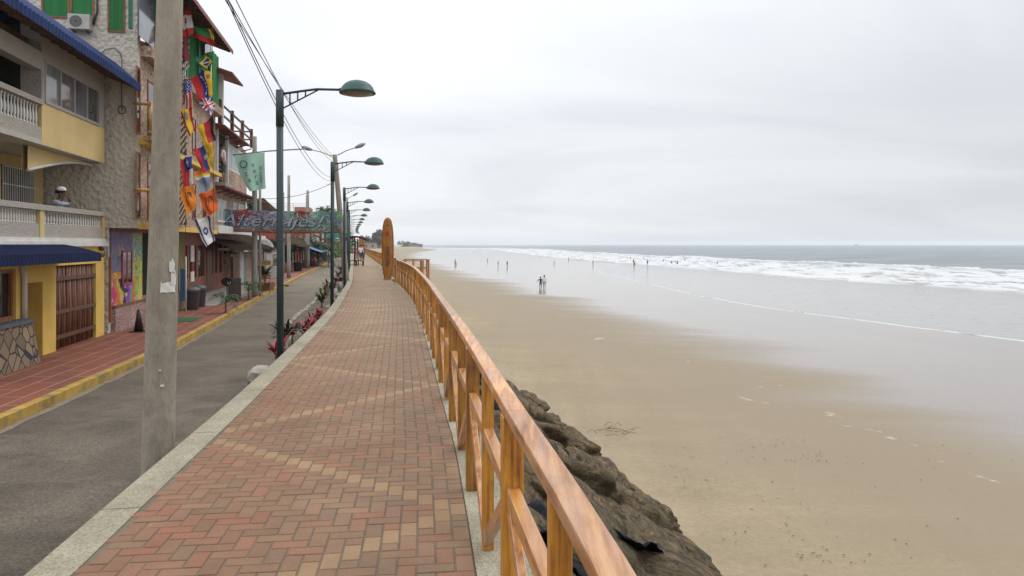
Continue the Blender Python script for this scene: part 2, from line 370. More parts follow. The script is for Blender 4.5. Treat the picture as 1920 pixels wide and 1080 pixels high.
    bp = N(nt, 'ShaderNodeBump', Distance=.06); L(nt, st.outputs[0], bp.inputs['Strength']); L(nt, hs.outputs[0], bp.inputs['Height']); L(nt, bp.outputs[0], b.inputs['Normal'])
    return m

def sea_material():
    m, nt, b = newmat('sea_water')
    at = N(nt, 'ShaderNodeAttribute', attribute_name='shore'); ed = N(nt, 'ShaderNodeAttribute', attribute_name='edge')
    cr = N(nt, 'ShaderNodeAttribute', attribute_name='crest')
    geo = N(nt, 'ShaderNodeNewGeometry'); P = geo.outputs['Position']
    def noi(scale, sx=1, sy=1, det=6, ro=.6, dis=0):
        mp = N(nt, 'ShaderNodeMapping'); mp.inputs['Rotation'].default_value = (0,0,-.19); mp.inputs['Scale'].default_value = (sx,sy,1); L(nt, P, mp.inputs[0])
        n = N(nt, 'ShaderNodeTexNoise', Scale=scale, Detail=det, Roughness=ro, Distortion=dis); L(nt, mp.outputs[0], n.inputs['Vector']); return n.outputs['Fac']
    def rng(a, b_, src, t0=0, t1=1):
        r = N(nt, 'ShaderNodeMapRange', interpolation_type='SMOOTHSTEP'); r.inputs['From Min'].default_value = a; r.inputs['From Max'].default_value = b_
        r.inputs['To Min'].default_value = t0; r.inputs['To Max'].default_value = t1; L(nt, src, r.inputs[0]); return r.outputs[0]
    def mth(op, a, b_):
        x = N(nt, 'ShaderNodeMath', operation=op)
        for i, v in enumerate((a, b_)):
            if isinstance(v, (int, float)): x.inputs[i].default_value = v
            else: L(nt, v, x.inputs[i])
        return x.outputs[0]
    big = noi(.03, 1, .5, 4)
    wv = mth('ADD', at.outputs['Fac'], mth('MULTIPLY', mth('SUBTRACT', big, .5), 26))
    band = mth('MULTIPLY', rng(72, 79, wv), rng(134, 118, wv))
    fz = noi(.30, 1.0, .35, 9, .68, .4)
    foam1 = mth('MULTIPLY', band, rng(.37, .51, fz))
    crestf = mth('MULTIPLY', cr.outputs['Fac'], rng(.38, .5, noi(.55, 1, .5, 7, .7)))
    lip = mth('MULTIPLY', rng(.32, .12, ed.outputs['Fac']), rng(.3, .5, noi(.8, 1, 1, 5)))
    fl = mth('MULTIPLY', mth('MULTIPLY', rng(38, 46, wv), rng(82, 60, wv)), rng(.60, .70, noi(1.6, 1.2, .4, 7, .7)))
    foam = mth('MAXIMUM', mth('MAXIMUM', foam1, crestf), mth('MAXIMUM', mth('MULTIPLY', fl, .55), lip))
    deep = rng(60, 150, wv)
    mx = N(nt, 'ShaderNodeMixRGB'); mx.inputs[1].default_value = (.26,.25,.235,1); mx.inputs[2].default_value = (.17,.20,.215,1); L(nt, deep, mx.inputs[0])
    pat = noi(.02, .35, 2.2, 6, .6)
    mp_ = N(nt, 'ShaderNodeMixRGB', blend_type='MULTIPLY'); mp_.inputs[2].default_value = (.62,.66,.70,1); L(nt, mth('MULTIPLY', rng(.42, .62, pat), deep), mp_.inputs[0]); L(nt, mx.outputs[0], mp_.inputs[1])
    mf = N(nt, 'ShaderNodeMixRGB'); mf.inputs[2].default_value = (.55,.56,.56,1); L(nt, foam, mf.inputs[0]); L(nt, mp_.outputs[0], mf.inputs[1])
    L(nt, mf.outputs[0], b.inputs['Base Color'])
    ro = N(nt, 'ShaderNodeMix', data_type='FLOAT'); L(nt, foam, ro.inputs[0]); L(nt, rng(55, 140, wv, .09, .36), ro.inputs[2]); ro.inputs[3].default_value = .95
    L(nt, ro.outputs[0], b.inputs['Roughness']); b.inputs['IOR'].default_value = 1.333
    h1 = mth('MULTIPLY', noi(1.1, .5, 1.2, 6, .6), 1)
    h2 = mth('ADD', h1, mth('MULTIPLY', noi(.22, .5, 1, 5, .55), 1.6))
    h3 = mth('ADD', mth('MULTIPLY', h2, rng(40, 160, wv, .05, 1)), mth('MULTIPLY', mth('MULTIPLY', foam, fz), .5))
    bp = N(nt, 'ShaderNodeBump', Strength=.8, Distance=.45); L(nt, h3, bp.inputs['Height']); L(nt, bp.outputs[0], b.inputs['Normal'])
    return m

def rock_material():
    m, nt, b = newmat('brown_rock')
    tc = N(nt, 'ShaderNodeTexCoord'); oi = N(nt, 'ShaderNodeObjectInfo')
    mp = N(nt, 'ShaderNodeMapping'); mp.inputs['Scale'].default_value = (1.3,.42,2.2); mp.inputs['Rotation'].default_value = (.15,.25,.25); L(nt, tc.outputs['Object'], mp.inputs[0])
    va = N(nt, 'ShaderNodeVectorMath', operation='ADD'); L(nt, mp.outputs[0], va.inputs[0]); L(nt, oi.outputs['Random'], va.inputs[1])
    n1 = N(nt, 'ShaderNodeTexNoise', Scale=7, Detail=14, Roughness=.78, Distortion=.9); L(nt, va.outputs[0], n1.inputs['Vector'])
    rp = N(nt, 'ShaderNodeValToRGB'); e = rp.color_ramp.elements; e[0].position = .40; e[0].color = (.030,.021,.013,1); e[1].position = .62; e[1].color = (.31,.215,.10,1); x = e.new(.5); x.color = (.135,.088,.040,1)
    L(nt, n1.outputs['Fac'], rp.inputs[0])
    n2 = N(nt, 'ShaderNodeTexNoise', Scale=.9, Detail=5); L(nt, tc.outputs['Object'], n2.inputs['Vector'])
    r2 = N(nt, 'ShaderNodeValToRGB'); e = r2.color_ramp.elements; e[0].position = .5; e[0].color = (0,0,0,1); e[1].position = .7; e[1].color = (.6,.6,.6,1); L(nt, n2.outputs['Fac'], r2.inputs[0])
    mx = N(nt, 'ShaderNodeMixRGB'); mx.inputs[2].default_value = (.085,.072,.028,1); L(nt, r2.outputs[0], mx.inputs[0]); L(nt, rp.outputs[0], mx.inputs[1])
    L(nt, mx.outputs[0], b.inputs['Base Color']); b.inputs['Roughness'].default_value = .85
    bp = N(nt, 'ShaderNodeBump', Strength=1, Distance=.14); L(nt, n1.outputs['Fac'], bp.inputs['Height']); L(nt, bp.outputs[0], b.inputs['Normal'])
    return m

def asphalt_material():
    m, nt, b = newmat('old_asphalt')
    geo = N(nt, 'ShaderNodeNewGeometry'); P = geo.outputs['Position']
    n0 = N(nt, 'ShaderNodeTexNoise', Scale=38, Detail=5, Roughness=.8); L(nt, P, n0.inputs['Vector'])
    n1 = N(nt, 'ShaderNodeTexNoise', Scale=.7, Detail=10, Roughness=.68); L(nt, P, n1.inputs['Vector'])
    rp = N(nt, 'ShaderNodeValToRGB'); e = rp.color_ramp.elements; e[0].position = .38; e[0].color = (.066,.055,.043,1); e[1].position = .62; e[1].color = (.128,.106,.080,1); L(nt, n1.outputs['Fac'], rp.inputs[0])
    mg = N(nt, 'ShaderNodeMixRGB', blend_type='OVERLAY'); mg.inputs[0].default_value = .5; rn0 = N(nt, 'ShaderNodeMapRange'); rn0.inputs['From Min'].default_value = .36; rn0.inputs['From Max'].default_value = .64; L(nt, n0.outputs['Fac'], rn0.inputs[0]); L(nt, rp.outputs[0], mg.inputs[1]); L(nt, rn0.outputs[0], mg.inputs[2])
    # pale sandy streaks
    mp = N(nt, 'ShaderNodeMapping'); mp.inputs['Scale'].default_value = (.5,1.6,1); mp.inputs['Rotation'].default_value = (0,0,.25); L(nt, P, mp.inputs[0])
    n2 = N(nt, 'ShaderNodeTexNoise', Scale=1.3, Detail=12, Roughness=.82, Distortion=.3); L(nt, mp.outputs[0], n2.inputs['Vector'])
    r2 = N(nt, 'ShaderNodeValToRGB'); e = r2.color_ramp.elements; e[0].position = .55; e[0].color = (0,0,0,1); e[1].position = .72; e[1].color = (.45,.45,.45,1); L(nt, n2.outputs['Fac'], r2.inputs[0])
    mx = N(nt, 'ShaderNodeMixRGB'); mx.inputs[2].default_value = (.25,.215,.165,1); L(nt, r2.outputs[0], mx.inputs[0]); L(nt, mg.outputs[0], mx.inputs[1])
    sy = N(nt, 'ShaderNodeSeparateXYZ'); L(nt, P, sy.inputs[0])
    dr = N(nt, 'ShaderNodeMapRange'); dr.inputs['From Min'].default_value = 6; dr.inputs['From Max'].default_value = 34; dr.inputs['To Max'].default_value = .8; L(nt, sy.outputs['Y'], dr.inputs[0])  # lighter with distance: blown sand dust plus surface sheen put into the colour
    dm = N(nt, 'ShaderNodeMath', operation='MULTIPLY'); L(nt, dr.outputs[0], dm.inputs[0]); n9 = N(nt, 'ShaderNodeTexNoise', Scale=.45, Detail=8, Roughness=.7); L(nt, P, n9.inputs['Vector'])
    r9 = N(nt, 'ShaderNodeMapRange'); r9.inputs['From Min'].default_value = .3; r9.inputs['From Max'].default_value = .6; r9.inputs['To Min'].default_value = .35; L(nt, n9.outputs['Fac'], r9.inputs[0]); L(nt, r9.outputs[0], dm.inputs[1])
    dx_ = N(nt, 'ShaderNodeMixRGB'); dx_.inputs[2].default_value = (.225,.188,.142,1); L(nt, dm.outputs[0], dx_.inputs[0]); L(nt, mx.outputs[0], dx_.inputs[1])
    L(nt, dx_.outputs[0], b.inputs['Base Color']); b.inputs['Roughness'].default_value = .95; b.inputs['Specular IOR Level'].default_value = .25
    bp = N(nt, 'ShaderNodeBump', Strength=.35, Distance=.01); L(nt, n0.outputs['Fac'], bp.inputs['Height']); L(nt, bp.outputs[0], b.inputs['Normal'])
    return m

def tile_material():
    """red pavement slabs with pale joints, UV in metres (u across, v along)"""
    m, nt, b = newmat('red_pavement_tiles')
    uv = N(nt, 'ShaderNodeUVMap', uv_map='UVMap'); mp = N(nt, 'ShaderNodeMapping'); mp.inputs['Rotation'].default_value = (0,0,math.pi/2); L(nt, uv.outputs[0], mp.inputs[0])
    br = N(nt, 'ShaderNodeTexBrick', Scale=1); br.offset = .5
    br.inputs['Brick Width'].default_value = 1.25; br.inputs['Row Height'].default_value = .42; br.inputs['Mortar Size'].default_value = .018; br.inputs['Mortar Smooth'].default_value = .1
    br.inputs['Color1'].default_value = (.25,.075,.042,1); br.inputs['Color2'].default_value = (.20,.062,.038,1); br.inputs['Mortar'].default_value = (.30,.20,.14,1)
    L(nt, mp.outputs[0], br.inputs['Vector'])
    n = N(nt, 'ShaderNodeTexNoise', Scale=1.1, Detail=9, Roughness=.7); L(nt, uv.outputs[0], n.inputs['Vector'])
    rp = N(nt, 'ShaderNodeValToRGB'); e = rp.color_ramp.elements; e[0].position = .35; e[0].color = (.75,.73,.7,1); e[1].position = .7; e[1].color = (1.12,1.12,1.12,1); L(nt, n.outputs['Fac'], rp.inputs[0])
    mx = N(nt, 'ShaderNodeMixRGB', blend_type='MULTIPLY'); mx.inputs[0].default_value = 1; L(nt, br.outputs['Color'], mx.inputs[1]); L(nt, rp.outputs[0], mx.inputs[2])
    # cement repairs
    n2 = N(nt, 'ShaderNodeTexNoise', Scale=.45, Detail=4, Roughness=.5); L(nt, uv.outputs[0], n2.inputs['Vector'])
    r2 = N(nt, 'ShaderNodeValToRGB'); e = r2.color_ramp.elements; e[0].position = .66; e[0].color = (0,0,0,1); e[1].position = .70; e[1].color = (.8,.8,.8,1); L(nt, n2.outputs['Fac'], r2.inputs[0])
    m2 = N(nt, 'ShaderNodeMixRGB'); m2.inputs[2].default_value = (.22,.18,.14,1); L(nt, r2.outputs[0], m2.inputs[0]); L(nt, mx.outputs[0], m2.inputs[1])
    L(nt, m2.outputs[0], b.inputs['Base Color']); b.inputs['Roughness'].default_value = .75
    bp = N(nt, 'ShaderNodeBump', Strength=.5, Distance=.01); bp.invert = True; L(nt, br.outputs['Fac'], bp.inputs['Height']); L(nt, bp.outputs[0], b.inputs['Normal'])
    return m

def brick_material():
    m, nt, b = newmat('promenade_pavers')
    at = N(nt, 'ShaderNodeAttribute', attribute_name='tint'); geo = N(nt, 'ShaderNodeNewGeometry')
    n = N(nt, 'ShaderNodeTexNoise', Scale=55, Detail=4, Roughness=.7); L(nt, geo.outputs['Position'], n.inputs['Vector'])
    mx = N(nt, 'ShaderNodeMixRGB', blend_type='OVERLAY'); mx.inputs[0].default_value = .3; L(nt, at.outputs['Color'], mx.inputs[1]); L(nt, n.outputs['Fac'], mx.inputs[2])
    n2 = N(nt, 'ShaderNodeTexNoise', Scale=1.1, Detail=9, Roughness=.7); L(nt, geo.outputs['Position'], n2.inputs['Vector'])
    rp = N(nt, 'ShaderNodeValToRGB'); e = rp.color_ramp.elements; e[0].position = .36; e[0].color = (.82,.80,.77,1); e[1].position = .66; e[1].color = (1.08,1.08,1.08,1); L(nt, n2.outputs['Fac'], rp.inputs[0])
    m2 = N(nt, 'ShaderNodeMixRGB', blend_type='MULTIPLY'); m2.inputs[0].default_value = 1; L(nt, mx.outputs[0], m2.inputs[1]); L(nt, rp.outputs[0], m2.inputs[2])
    L(nt, m2.outputs[0], b.inputs['Base Color']); b.inputs['Roughness'].default_value = .85; b.inputs['Specular IOR Level'].default_value = .3
    bp = N(nt, 'ShaderNodeBump', Strength=.4, Distance=.004); L(nt, n.outputs['Fac'], bp.inputs['Height']); L(nt, bp.outputs[0], b.inputs['Normal'])
    return m

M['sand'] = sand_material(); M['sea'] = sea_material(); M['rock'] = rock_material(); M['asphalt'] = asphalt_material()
M['tiles'] = tile_material(); M['paver'] = brick_material()
M['mortar'] = mat('paver_joint', (.165,.125,.09), (.12,.09,.065), 8, .95)

# ------------------------------------------------------------------ plan curves  (Y, X)
outer = curve_fn([(-3,-1.7),(0,-2.1),(4.05,-2.645),(5.78,-2.874),(8.155,-3.175),(10,-3.43),(11.9,-3.71),(16.9,-4.47),(20.7,-5.08),(28,-6.42),(35,-7.75),(60,-13.0),(168,-35.9),(320,-62)])
inner = lambda y: outer(y)+.25
rbrick = curve_fn([(-3,.56),(1,.13),(4.05,-.194),(5.41,-.355),(6.83,-.537),(8.34,-.769),(10.7,-1.118),(13.9,-1.60),(17,-2.06),(23.1,-3.06),(28.5,-4.12),(35,-5.5),(39,-6.38),(58.6,-10.35),(135,-26.6),(168,-33.4),(320,-60)])
fpath = curve_fn([(-3,.66),(1.6,.228),(3.35,0.0),(5.48,-.29),(7.64,-.60),(9.75,-.915),(11.8,-1.22),(13.9,-1.53),(16,-1.86),(19.1,-2.36),(23,-3.0),(27,-3.75),(31,-4.55),(34.5,-5.28),(39,-6.1),(58.6,-10.1),(135,-26.4),(168,-33.2)])
coast = curve_fn([(-60,8),(-3,.66),(5.48,-.29),(16,-1.86),(34.5,-5.28),(58.6,-10.1),(135,-26.4),(168,-33.2),(300,-57),(480,-78),(760,-96),(900,-130),(1200,-420),(2500,-2600)])
lkerb = curve_fn([(-5,-5.2),(3,-6.2),(10.5,-7.2),(16.3,-8.05),(19.4,-8.55),(43.4,-13.55),(98,-24.3),(200,-45)])
ROADZ, WALKZ = -.80, -.65

def frange(a, b, st):
    o = []; x = a
    while x < b-1e-6: o.append(x); x += st
    o.append(b); return o
def ysamples(a, b, st=.5, gr=1.03):
    o = [a]; s = st
    while o[-1]+s < b: o.append(o[-1]+s); s *= gr
    o.append(b); return o

def strip(name, fa, fb, y0, y1, z, m, zb=None, thick=0, kind='structure', st=.5, gr=1.03, parent=None):
    """sheet or slab between curves fa(y) (left) and fb(y) (right)"""
    ys = ysamples(y0, y1, st, gr); v = []; f = []; uv = []
    zb = z if zb is None else zb; arc = 0; px = None
    for i, y in enumerate(ys):
        a, b = fa(y), fb(y)
        if px is not None: arc += math.hypot(a-px[0], y-px[1])
        px = (a, y)
        v += [(a,y,z),(b,y,zb)]; uv += [(0,arc),(b-a,arc)]
        if thick: v += [(a,y,z-thick),(b,y,zb-thick)]; uv += [(0,arc),(b-a,arc)]
    k = 4 if thick else 2
    for i in range(len(ys)-1):
        a = i*k; c = a+k
        f.append((a, a+1, c+1, c))
        if thick:
            f.append((a+2, a, c, c+2)); f.append((a+1, a+3, c+3, c+1))
    if thick: f.append((0,2,3,1)); e = (len(ys)-1)*k; f.append((e,e+1,e+3,e+2))
    me = bpy.data.meshes.new(name); me.from_pydata(v, [], f); me.materials.append(m)
    ul = me.uv_layers.new(name='UVMap')
    for l in me.loops: ul.data[l.index].uv = uv[l.vertex_index]
    o = bpy.data.objects.new(name, me); COL.objects.link(o)
    if kind: o['kind'] = kind
    return o

def attr(me, name, vals):
    a = me.attributes.new(name, 'FLOAT', 'POINT'); a.data.foreach_set('value', vals)

def fbm(x, y, z=0, o=4):
    return noise.fractal(Vector((x, y, z)), 1.0, 2.0, o)

# ------------------------------------------------------------------ ground and sea
def tz(w):
    pts = [(-1e5,-1.0),(-1.2,-1.0),(-.2,-1.1),(.6,-1.3),(4.2,-3.25),(8,-3.3),(16,-3.52),(30,-3.84),(36,-3.90),(60,-3.92),(84,-3.95),(130,-5.6),(1e6,-8)]
    for i in range(len(pts)-1):
        if w <= pts[i+1][0]:
            t = (w-pts[i][0])/(pts[i+1][0]-pts[i][0]); return pts[i][1]*(1-t)+pts[i+1][1]*t
    return -8
def build_ground():
    ys = [-40,-25,-15,-8,-4]+ysamples(-2, 2600, .8, 1.022)
    ws = [-900,-500,-250,-120,-60,-35,-25,-18,-12,-8,-5,-3,-2,-1.2,-.6,-.2,.2,.6]+frange(1,9,.5)+frange(10,40,1)+frange(42,84,3)+[90,110,130,160,220,300]
    v = []; f = []; sh = []
    for y in ys:
        c = coast(y)
        for w in ws:
            z = tz(w)
            if w > 3.8: z += .025*fbm(w*.35, y*.25)*(1 if w < 14 else .3)
            if y > 420 and w < -20: z += 6*sstep(-20,-200,w)*sstep(420,700,y)*(.6+.6*fbm(w*.01,y*.01))
            v.append((c+w, y, z)); sh.append(w)
    n = len(ws)
    for i in range(len(ys)-1):
        for j in range(n-1): a = i*n+j; f.append((a, a+1, a+n+1, a+n))
    me = bpy.data.meshes.new('beach'); me.from_pydata(v, [], f); me.materials.append(M['sand']); attr(me, 'shore', sh)
    me.polygons.foreach_set('use_smooth', [True]*len(f))
    o = bpy.data.objects.new('beach', me); COL.objects.link(o); o['kind'] = 'structure'
build_ground()

wedge = curve_fn([(-60,41),(20,39.5),(44,37),(62,34.8),(80,35.5),(96,38),(130,44),(160,50),(185,60),(210,71),(240,77),(3000,80)])
def build_sea():
    ys = [-60,-40,-20,-5]+ysamples(8, 9000, .7, 1.0105)
    es = [0,.1,.25,.45,.8,1.4,2.2,3.5]+frange(5,36,2)+frange(37,110,.9)+ysamples(112,9000,2,1.05)
    v = []; f = []; sh = []; ed = []; cr = []
    for y in ys:
        c = coast(y) if y < 1200 else coast(1200)-(y-1200)*1.2
        wob = .55*fbm(y*.08, 3)+.25*fbm(y*.4, 8)
        w0 = wedge(y)+wob
        wc = 124+7*fbm(y*.012, 9)
        A = .55+.55*fbm(y*.02, 4)
        for e in es:
            w = w0+e; h = 0; cf = 0
            if 60 < w < 150:
                h += .20*sstep(70,80,w)*(1-sstep(130,145,w))*(.6+fbm(w*.45, y*.16, 2, 5)*1.6)
                g = math.exp(-((w-wc)/(2.4 if w < wc else 5))**2); h += max(.15,A)*g*1.35
                cf = sstep(.25,.7,g) if w < wc+1 else sstep(.8,1,g)
                w2 = 101+6*fbm(y*.015, 20); g2 = math.exp(-((w-w2)/3)**2); h += .55*g2*max(0,.6+fbm(y*.03,30))
            if w > 130:
                h += .22*sstep(130,160,w)*math.sin((w+8*fbm(y*.01, 11))*.13)*(1-.5*sstep(400,900,w)) + .12*fbm(w*.06, y*.03, 5)
            v.append((c+w, y, (-3.865+h) if e > .05 else tz(w)-.01)); sh.append(w); ed.append(e); cr.append(cf)
    n = len(es)
    for i in range(len(ys)-1):
        for j in range(n-1): a = i*n+j; f.append((a, a+1, a+n+1, a+n))
    me = bpy.data.meshes.new('sea'); me.from_pydata(v, [], f); me.materials.append(M['sea'])
    attr(me, 'shore', sh); attr(me, 'edge', ed); attr(me, 'crest', cr)
    me.polygons.foreach_set('use_smooth', [True]*len(f))
    o = bpy.data.objects.new('sea', me); COL.objects.link(o); o['kind'] = 'structure'
build_sea()

# ------------------------------------------------------------------ road, kerbs, pavements
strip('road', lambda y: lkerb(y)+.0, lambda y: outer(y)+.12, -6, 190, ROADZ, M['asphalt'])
strip('sidewalk', lambda y: lkerb(y)-(4.2 if y < 60 else 5), lambda y: lkerb(y)-.14, -6, 120, WALKZ, M['tiles'], thick=.3)
kb = strip('yellow_kerb', lambda y: lkerb(y)-.137, lambda y: lkerb(y)+.03, -6, 100, WALKZ+.012, M['yellow_paint'], thick=.3)
strip('gutter_strip', lambda y: lkerb(y)+.033, lambda y: lkerb(y)+.17+.08*noise.noise(Vector((y*1.7,0,0))), -6, 90, ROADZ+.012, mat('gutter_dirt', (.25,.20,.14), (.17,.14,.10), 5, .95, .6, 30), thick=.02, st=.3, gr=1.01)
strip('promenade_kerb', outer, inner, -3, 200, .004, M['kerb'], thick=1.0)
strip('fence_kerb', lambda y: rbrick(y)+.004, lambda y: rbrick(y)+.33, -3, 34.9, .002, M['kerb'], thick=1.3)
strip('fence_kerb', lambda y: rbrick(y)+.004, lambda y: rbrick(y)+.33, 38.4, 180, .002, M['kerb'], thick=1.3)
strip('promenade_base', lambda y: inner(y)+.002, lambda y: rbrick(y)+.0, -3, 200, -.0055, M['mortar'], thick=.9)

def kerb_seams():
    m = MB(); y = 3.0
    while y < 60:
        a = Vector((outer(y)+.003, y, .0062)); b = Vector((inner(y)-.003, y+.04, .0062)); m.add([a, b, b+Vector((0,.007,0)), a+Vector((0,.007,0))], [(0,1,2,3)]); y += 2.05
    o = m.build('kerb_seams', M['mortar']); o['kind'] = 'structure'
kerb_seams()
def build_pavers():
    W = .108
    # arc length table of the right edge
    ys = [ -2+.1*i for i in range(0, 900)]
    tab = []; arc = 0; prev = None
    for y in ys:
        p = Vector((rbrick(y), y))
        if prev is not None: arc += (p-prev).length
        tab.append((arc, p)); prev = p
    NT = len(tab)
    step = arc/(NT-1)
    def P(u, v):
        i = min(NT-2, max(0, int(v/step)))
        while i < NT-2 and tab[i+1][0] < v: i += 1
        while i > 0 and tab[i][0] > v: i -= 1
        a, p = tab[i]; b, q = tab[i+1]; t = (v-a)/(b-a); d = (q-p).normalized()
        pt = p.lerp(q, t)
        # smooth the normal
        d2 = (tab[min(NT-1, i+9)][1]-tab[max(0, i-8)][1]).normalized()
        return Vector((pt.x-d2.y*u, pt.y+d2.x*u))
    # v of apex
    vap = next(a for a, p in tab if p.y >= 4.95)
    NU = 25; NV = int((tab[-1][0]-1)/W)
    NV = min(NV, int(next(a for a, p in tab if p.y >= 62)/W))
    j0 = int(vap/W)
    owner = {}
    # zigzag
    for j in range(-200, NV+200): pass
    bricks = []
    tan = set()
    per = 42
    for d in range(-per*2, NV+per):
        # triangle wave: u cell as function of row offset
        ph = (d-j0) % per
        i = ph if ph < 21 else per-ph
        i = min(20, i)
        if (d-j0) % 1 == 0:
            if 0 <= d < NV-1 and (i, d) not in owner and (i, d+1) not in owner and (d, i) :
                bid = len(bricks); bricks.append((i, d, 1, 2, True)); owner[(i,d)] = bid; owner[(i,d+1)] = bid
            elif 0 <= d < NV-1 and (i, d) not in owner:
                bid = len(bricks); bricks.append((i, d, 1, 1, True)); owner[(i,d)] = bid
    for j in range(NV):
        for i in range(NU):
            if (i, j) in owner: continue
            k = (i-j) % 4
            if k in (0, 1):
                a = (i, j) if k == 0 else (i-1, j); cells = [a, (a[0]+1, a[1])]; w, h = 2, 1
            else:
                a = (i, j) if k == 3 else (i, j-1); cells = [a, (a[0], a[1]+1)]; w, h = 1, 2
            free = [c for c in cells if c not in owner and 0 <= c[0] < NU and 0 <= c[1] < NV]
            if len(free) == 2: bricks.append((a[0], a[1], w, h, False))
            else: bricks.append((i, j, 1, 1, False)); free = [(i, j)]
            for c in free: owner[c] = len(bricks)-1
    v = []; f = []; tint = []
    cols = [(.236,.138,.084),(.222,.132,.082),(.240,.138,.086),(.208,.134,.084),(.230,.141,.086),(.252,.126,.076),(.200,.126,.078)]
    r = random.Random(3); g = .0045; bv = .0035
    for (i, j, w, h, t) in bricks:
        u0, u1 = i*W+g, (i+w)*W-g; v0, v1 = j*W+g, (j+h)*W-g
        pc = P((u0+u1)/2, (v0+v1)/2)
        # clip at the left kerb
        lim = inner(pc.y)+.004
        if pc.x-W*w/2*.9 < lim-.05 and pc.x < lim: continue
        if pc.x < lim-.03: continue
        near = pc.y < 26
        zz = r.uniform(-.0012, .0016)
        c = (.300,.190,.105) if t else cols[r.randrange(len(cols))]
        if not t and r.random() < .7:
            wx = min(1, max(0, (u0/2.2-.1)))  # redder towards the planted side
            c = tuple(a*(1-.35*wx)+b*.35*wx for a, b in zip(c, (.27,.108,.066)))
        q = r.uniform(.87, .99); c = tuple(a*q for a in c)
        dust_sheen = .72*sstep(4.5, 22, pc.y)*(1-.45*sstep(1.2, 2.3, u0))+.10*noise.noise(Vector((pc.x*1.2, pc.y*.6, 0)))+.12*sstep(1.6,.6,u0)  # sand dust and specular sheen painted into the tint, stronger farther off
        dust_sheen = min(.85, max(0, dust_sheen)); c = tuple(a*(1-dust_sheen)+b*dust_sheen for a, b in zip(c, (.318,.238,.160) if not t else (.36,.268,.175)))
        def pt(u, vv, z):
            p = P(u, vv); return (max(p.x, lim) if p.x < lim else p.x, p.y, z)
        o = len(v)
        if near:
            v += [pt(u0,v0,zz-.005), pt(u0,v1,zz-.005), pt(u1,v1,zz-.005), pt(u1,v0,zz-.005)]
            v += [pt(u0+bv,v0+bv,zz), pt(u0+bv,v1-bv,zz), pt(u1-bv,v1-bv,zz), pt(u1-bv,v0+bv,zz)]
            fs = [(o+4,o+5,o+6,o+7),(o,o+1,o+5,o+4),(o+1,o+2,o+6,o+5),(o+2,o+3,o+7,o+6),(o+3,o,o+4,o+7)]
        else:
            v += [pt(u0,v0,zz), pt(u0,v1,zz), pt(u1,v1,zz), pt(u1,v0,zz)]; fs = [(o,o+1,o+2,o+3)]
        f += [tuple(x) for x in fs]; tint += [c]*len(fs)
    # far part as plain slabs
    ys2 = ysamples(60.9, 200, 1.5, 1.02)
    for a, b in zip(ys2[:-1], ys2[1:]):
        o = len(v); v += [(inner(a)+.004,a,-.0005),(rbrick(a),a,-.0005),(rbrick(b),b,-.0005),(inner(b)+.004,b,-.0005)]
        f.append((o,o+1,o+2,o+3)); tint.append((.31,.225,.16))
    me = bpy.data.meshes.new('promenade'); me.from_pydata(v, [], f); me.materials.append(M['paver'])
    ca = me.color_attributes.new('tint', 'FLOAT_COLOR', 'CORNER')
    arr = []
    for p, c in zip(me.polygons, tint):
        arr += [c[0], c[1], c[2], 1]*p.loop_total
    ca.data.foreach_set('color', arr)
    o = bpy.data.objects.new('promenade', me); COL.objects.link(o); o['kind'] = 'structure'
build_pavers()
# ------------------------------------------------------------------ fence
def dirat(fn, y): return Vector((fn(y+.2)-fn(y-.2), .4, 0)).normalized()
def pnt(fn, y, off=0, z=0):
    d = dirat(fn, y); return Vector((fn(y)+d.y*off, y-d.x*off, z))

def post_bm(p, d, w, z0, z1):
    m = MB(); m.bar((0,0,0), (0,0,z1-z0), w, w, up=(d.x,d.y,0)); return m

def rail_strip(fn, ya, yb, z0, z1, wd, st=.45):
    ys = frange(ya, yb, st); v = []; f = []
    for y in ys:
        for off, z in ((-wd/2,z0),(wd/2,z0),(wd/2,z1),(-wd/2,z1)):
            q = pnt(fn, y, off, z); v.append(q)
    n = len(ys)
    for i in range(n-1):
        a = i*4
        for j in range(4): f.append((a+j, a+(j+1)%4, a+4+(j+1)%4, a+4+j))
    f += [(3,2,1,0), ((n-1)*4,(n-1)*4+1,(n-1)*4+2,(n-1)*4+3)]
    m = MB(); m.add(v, f); return m

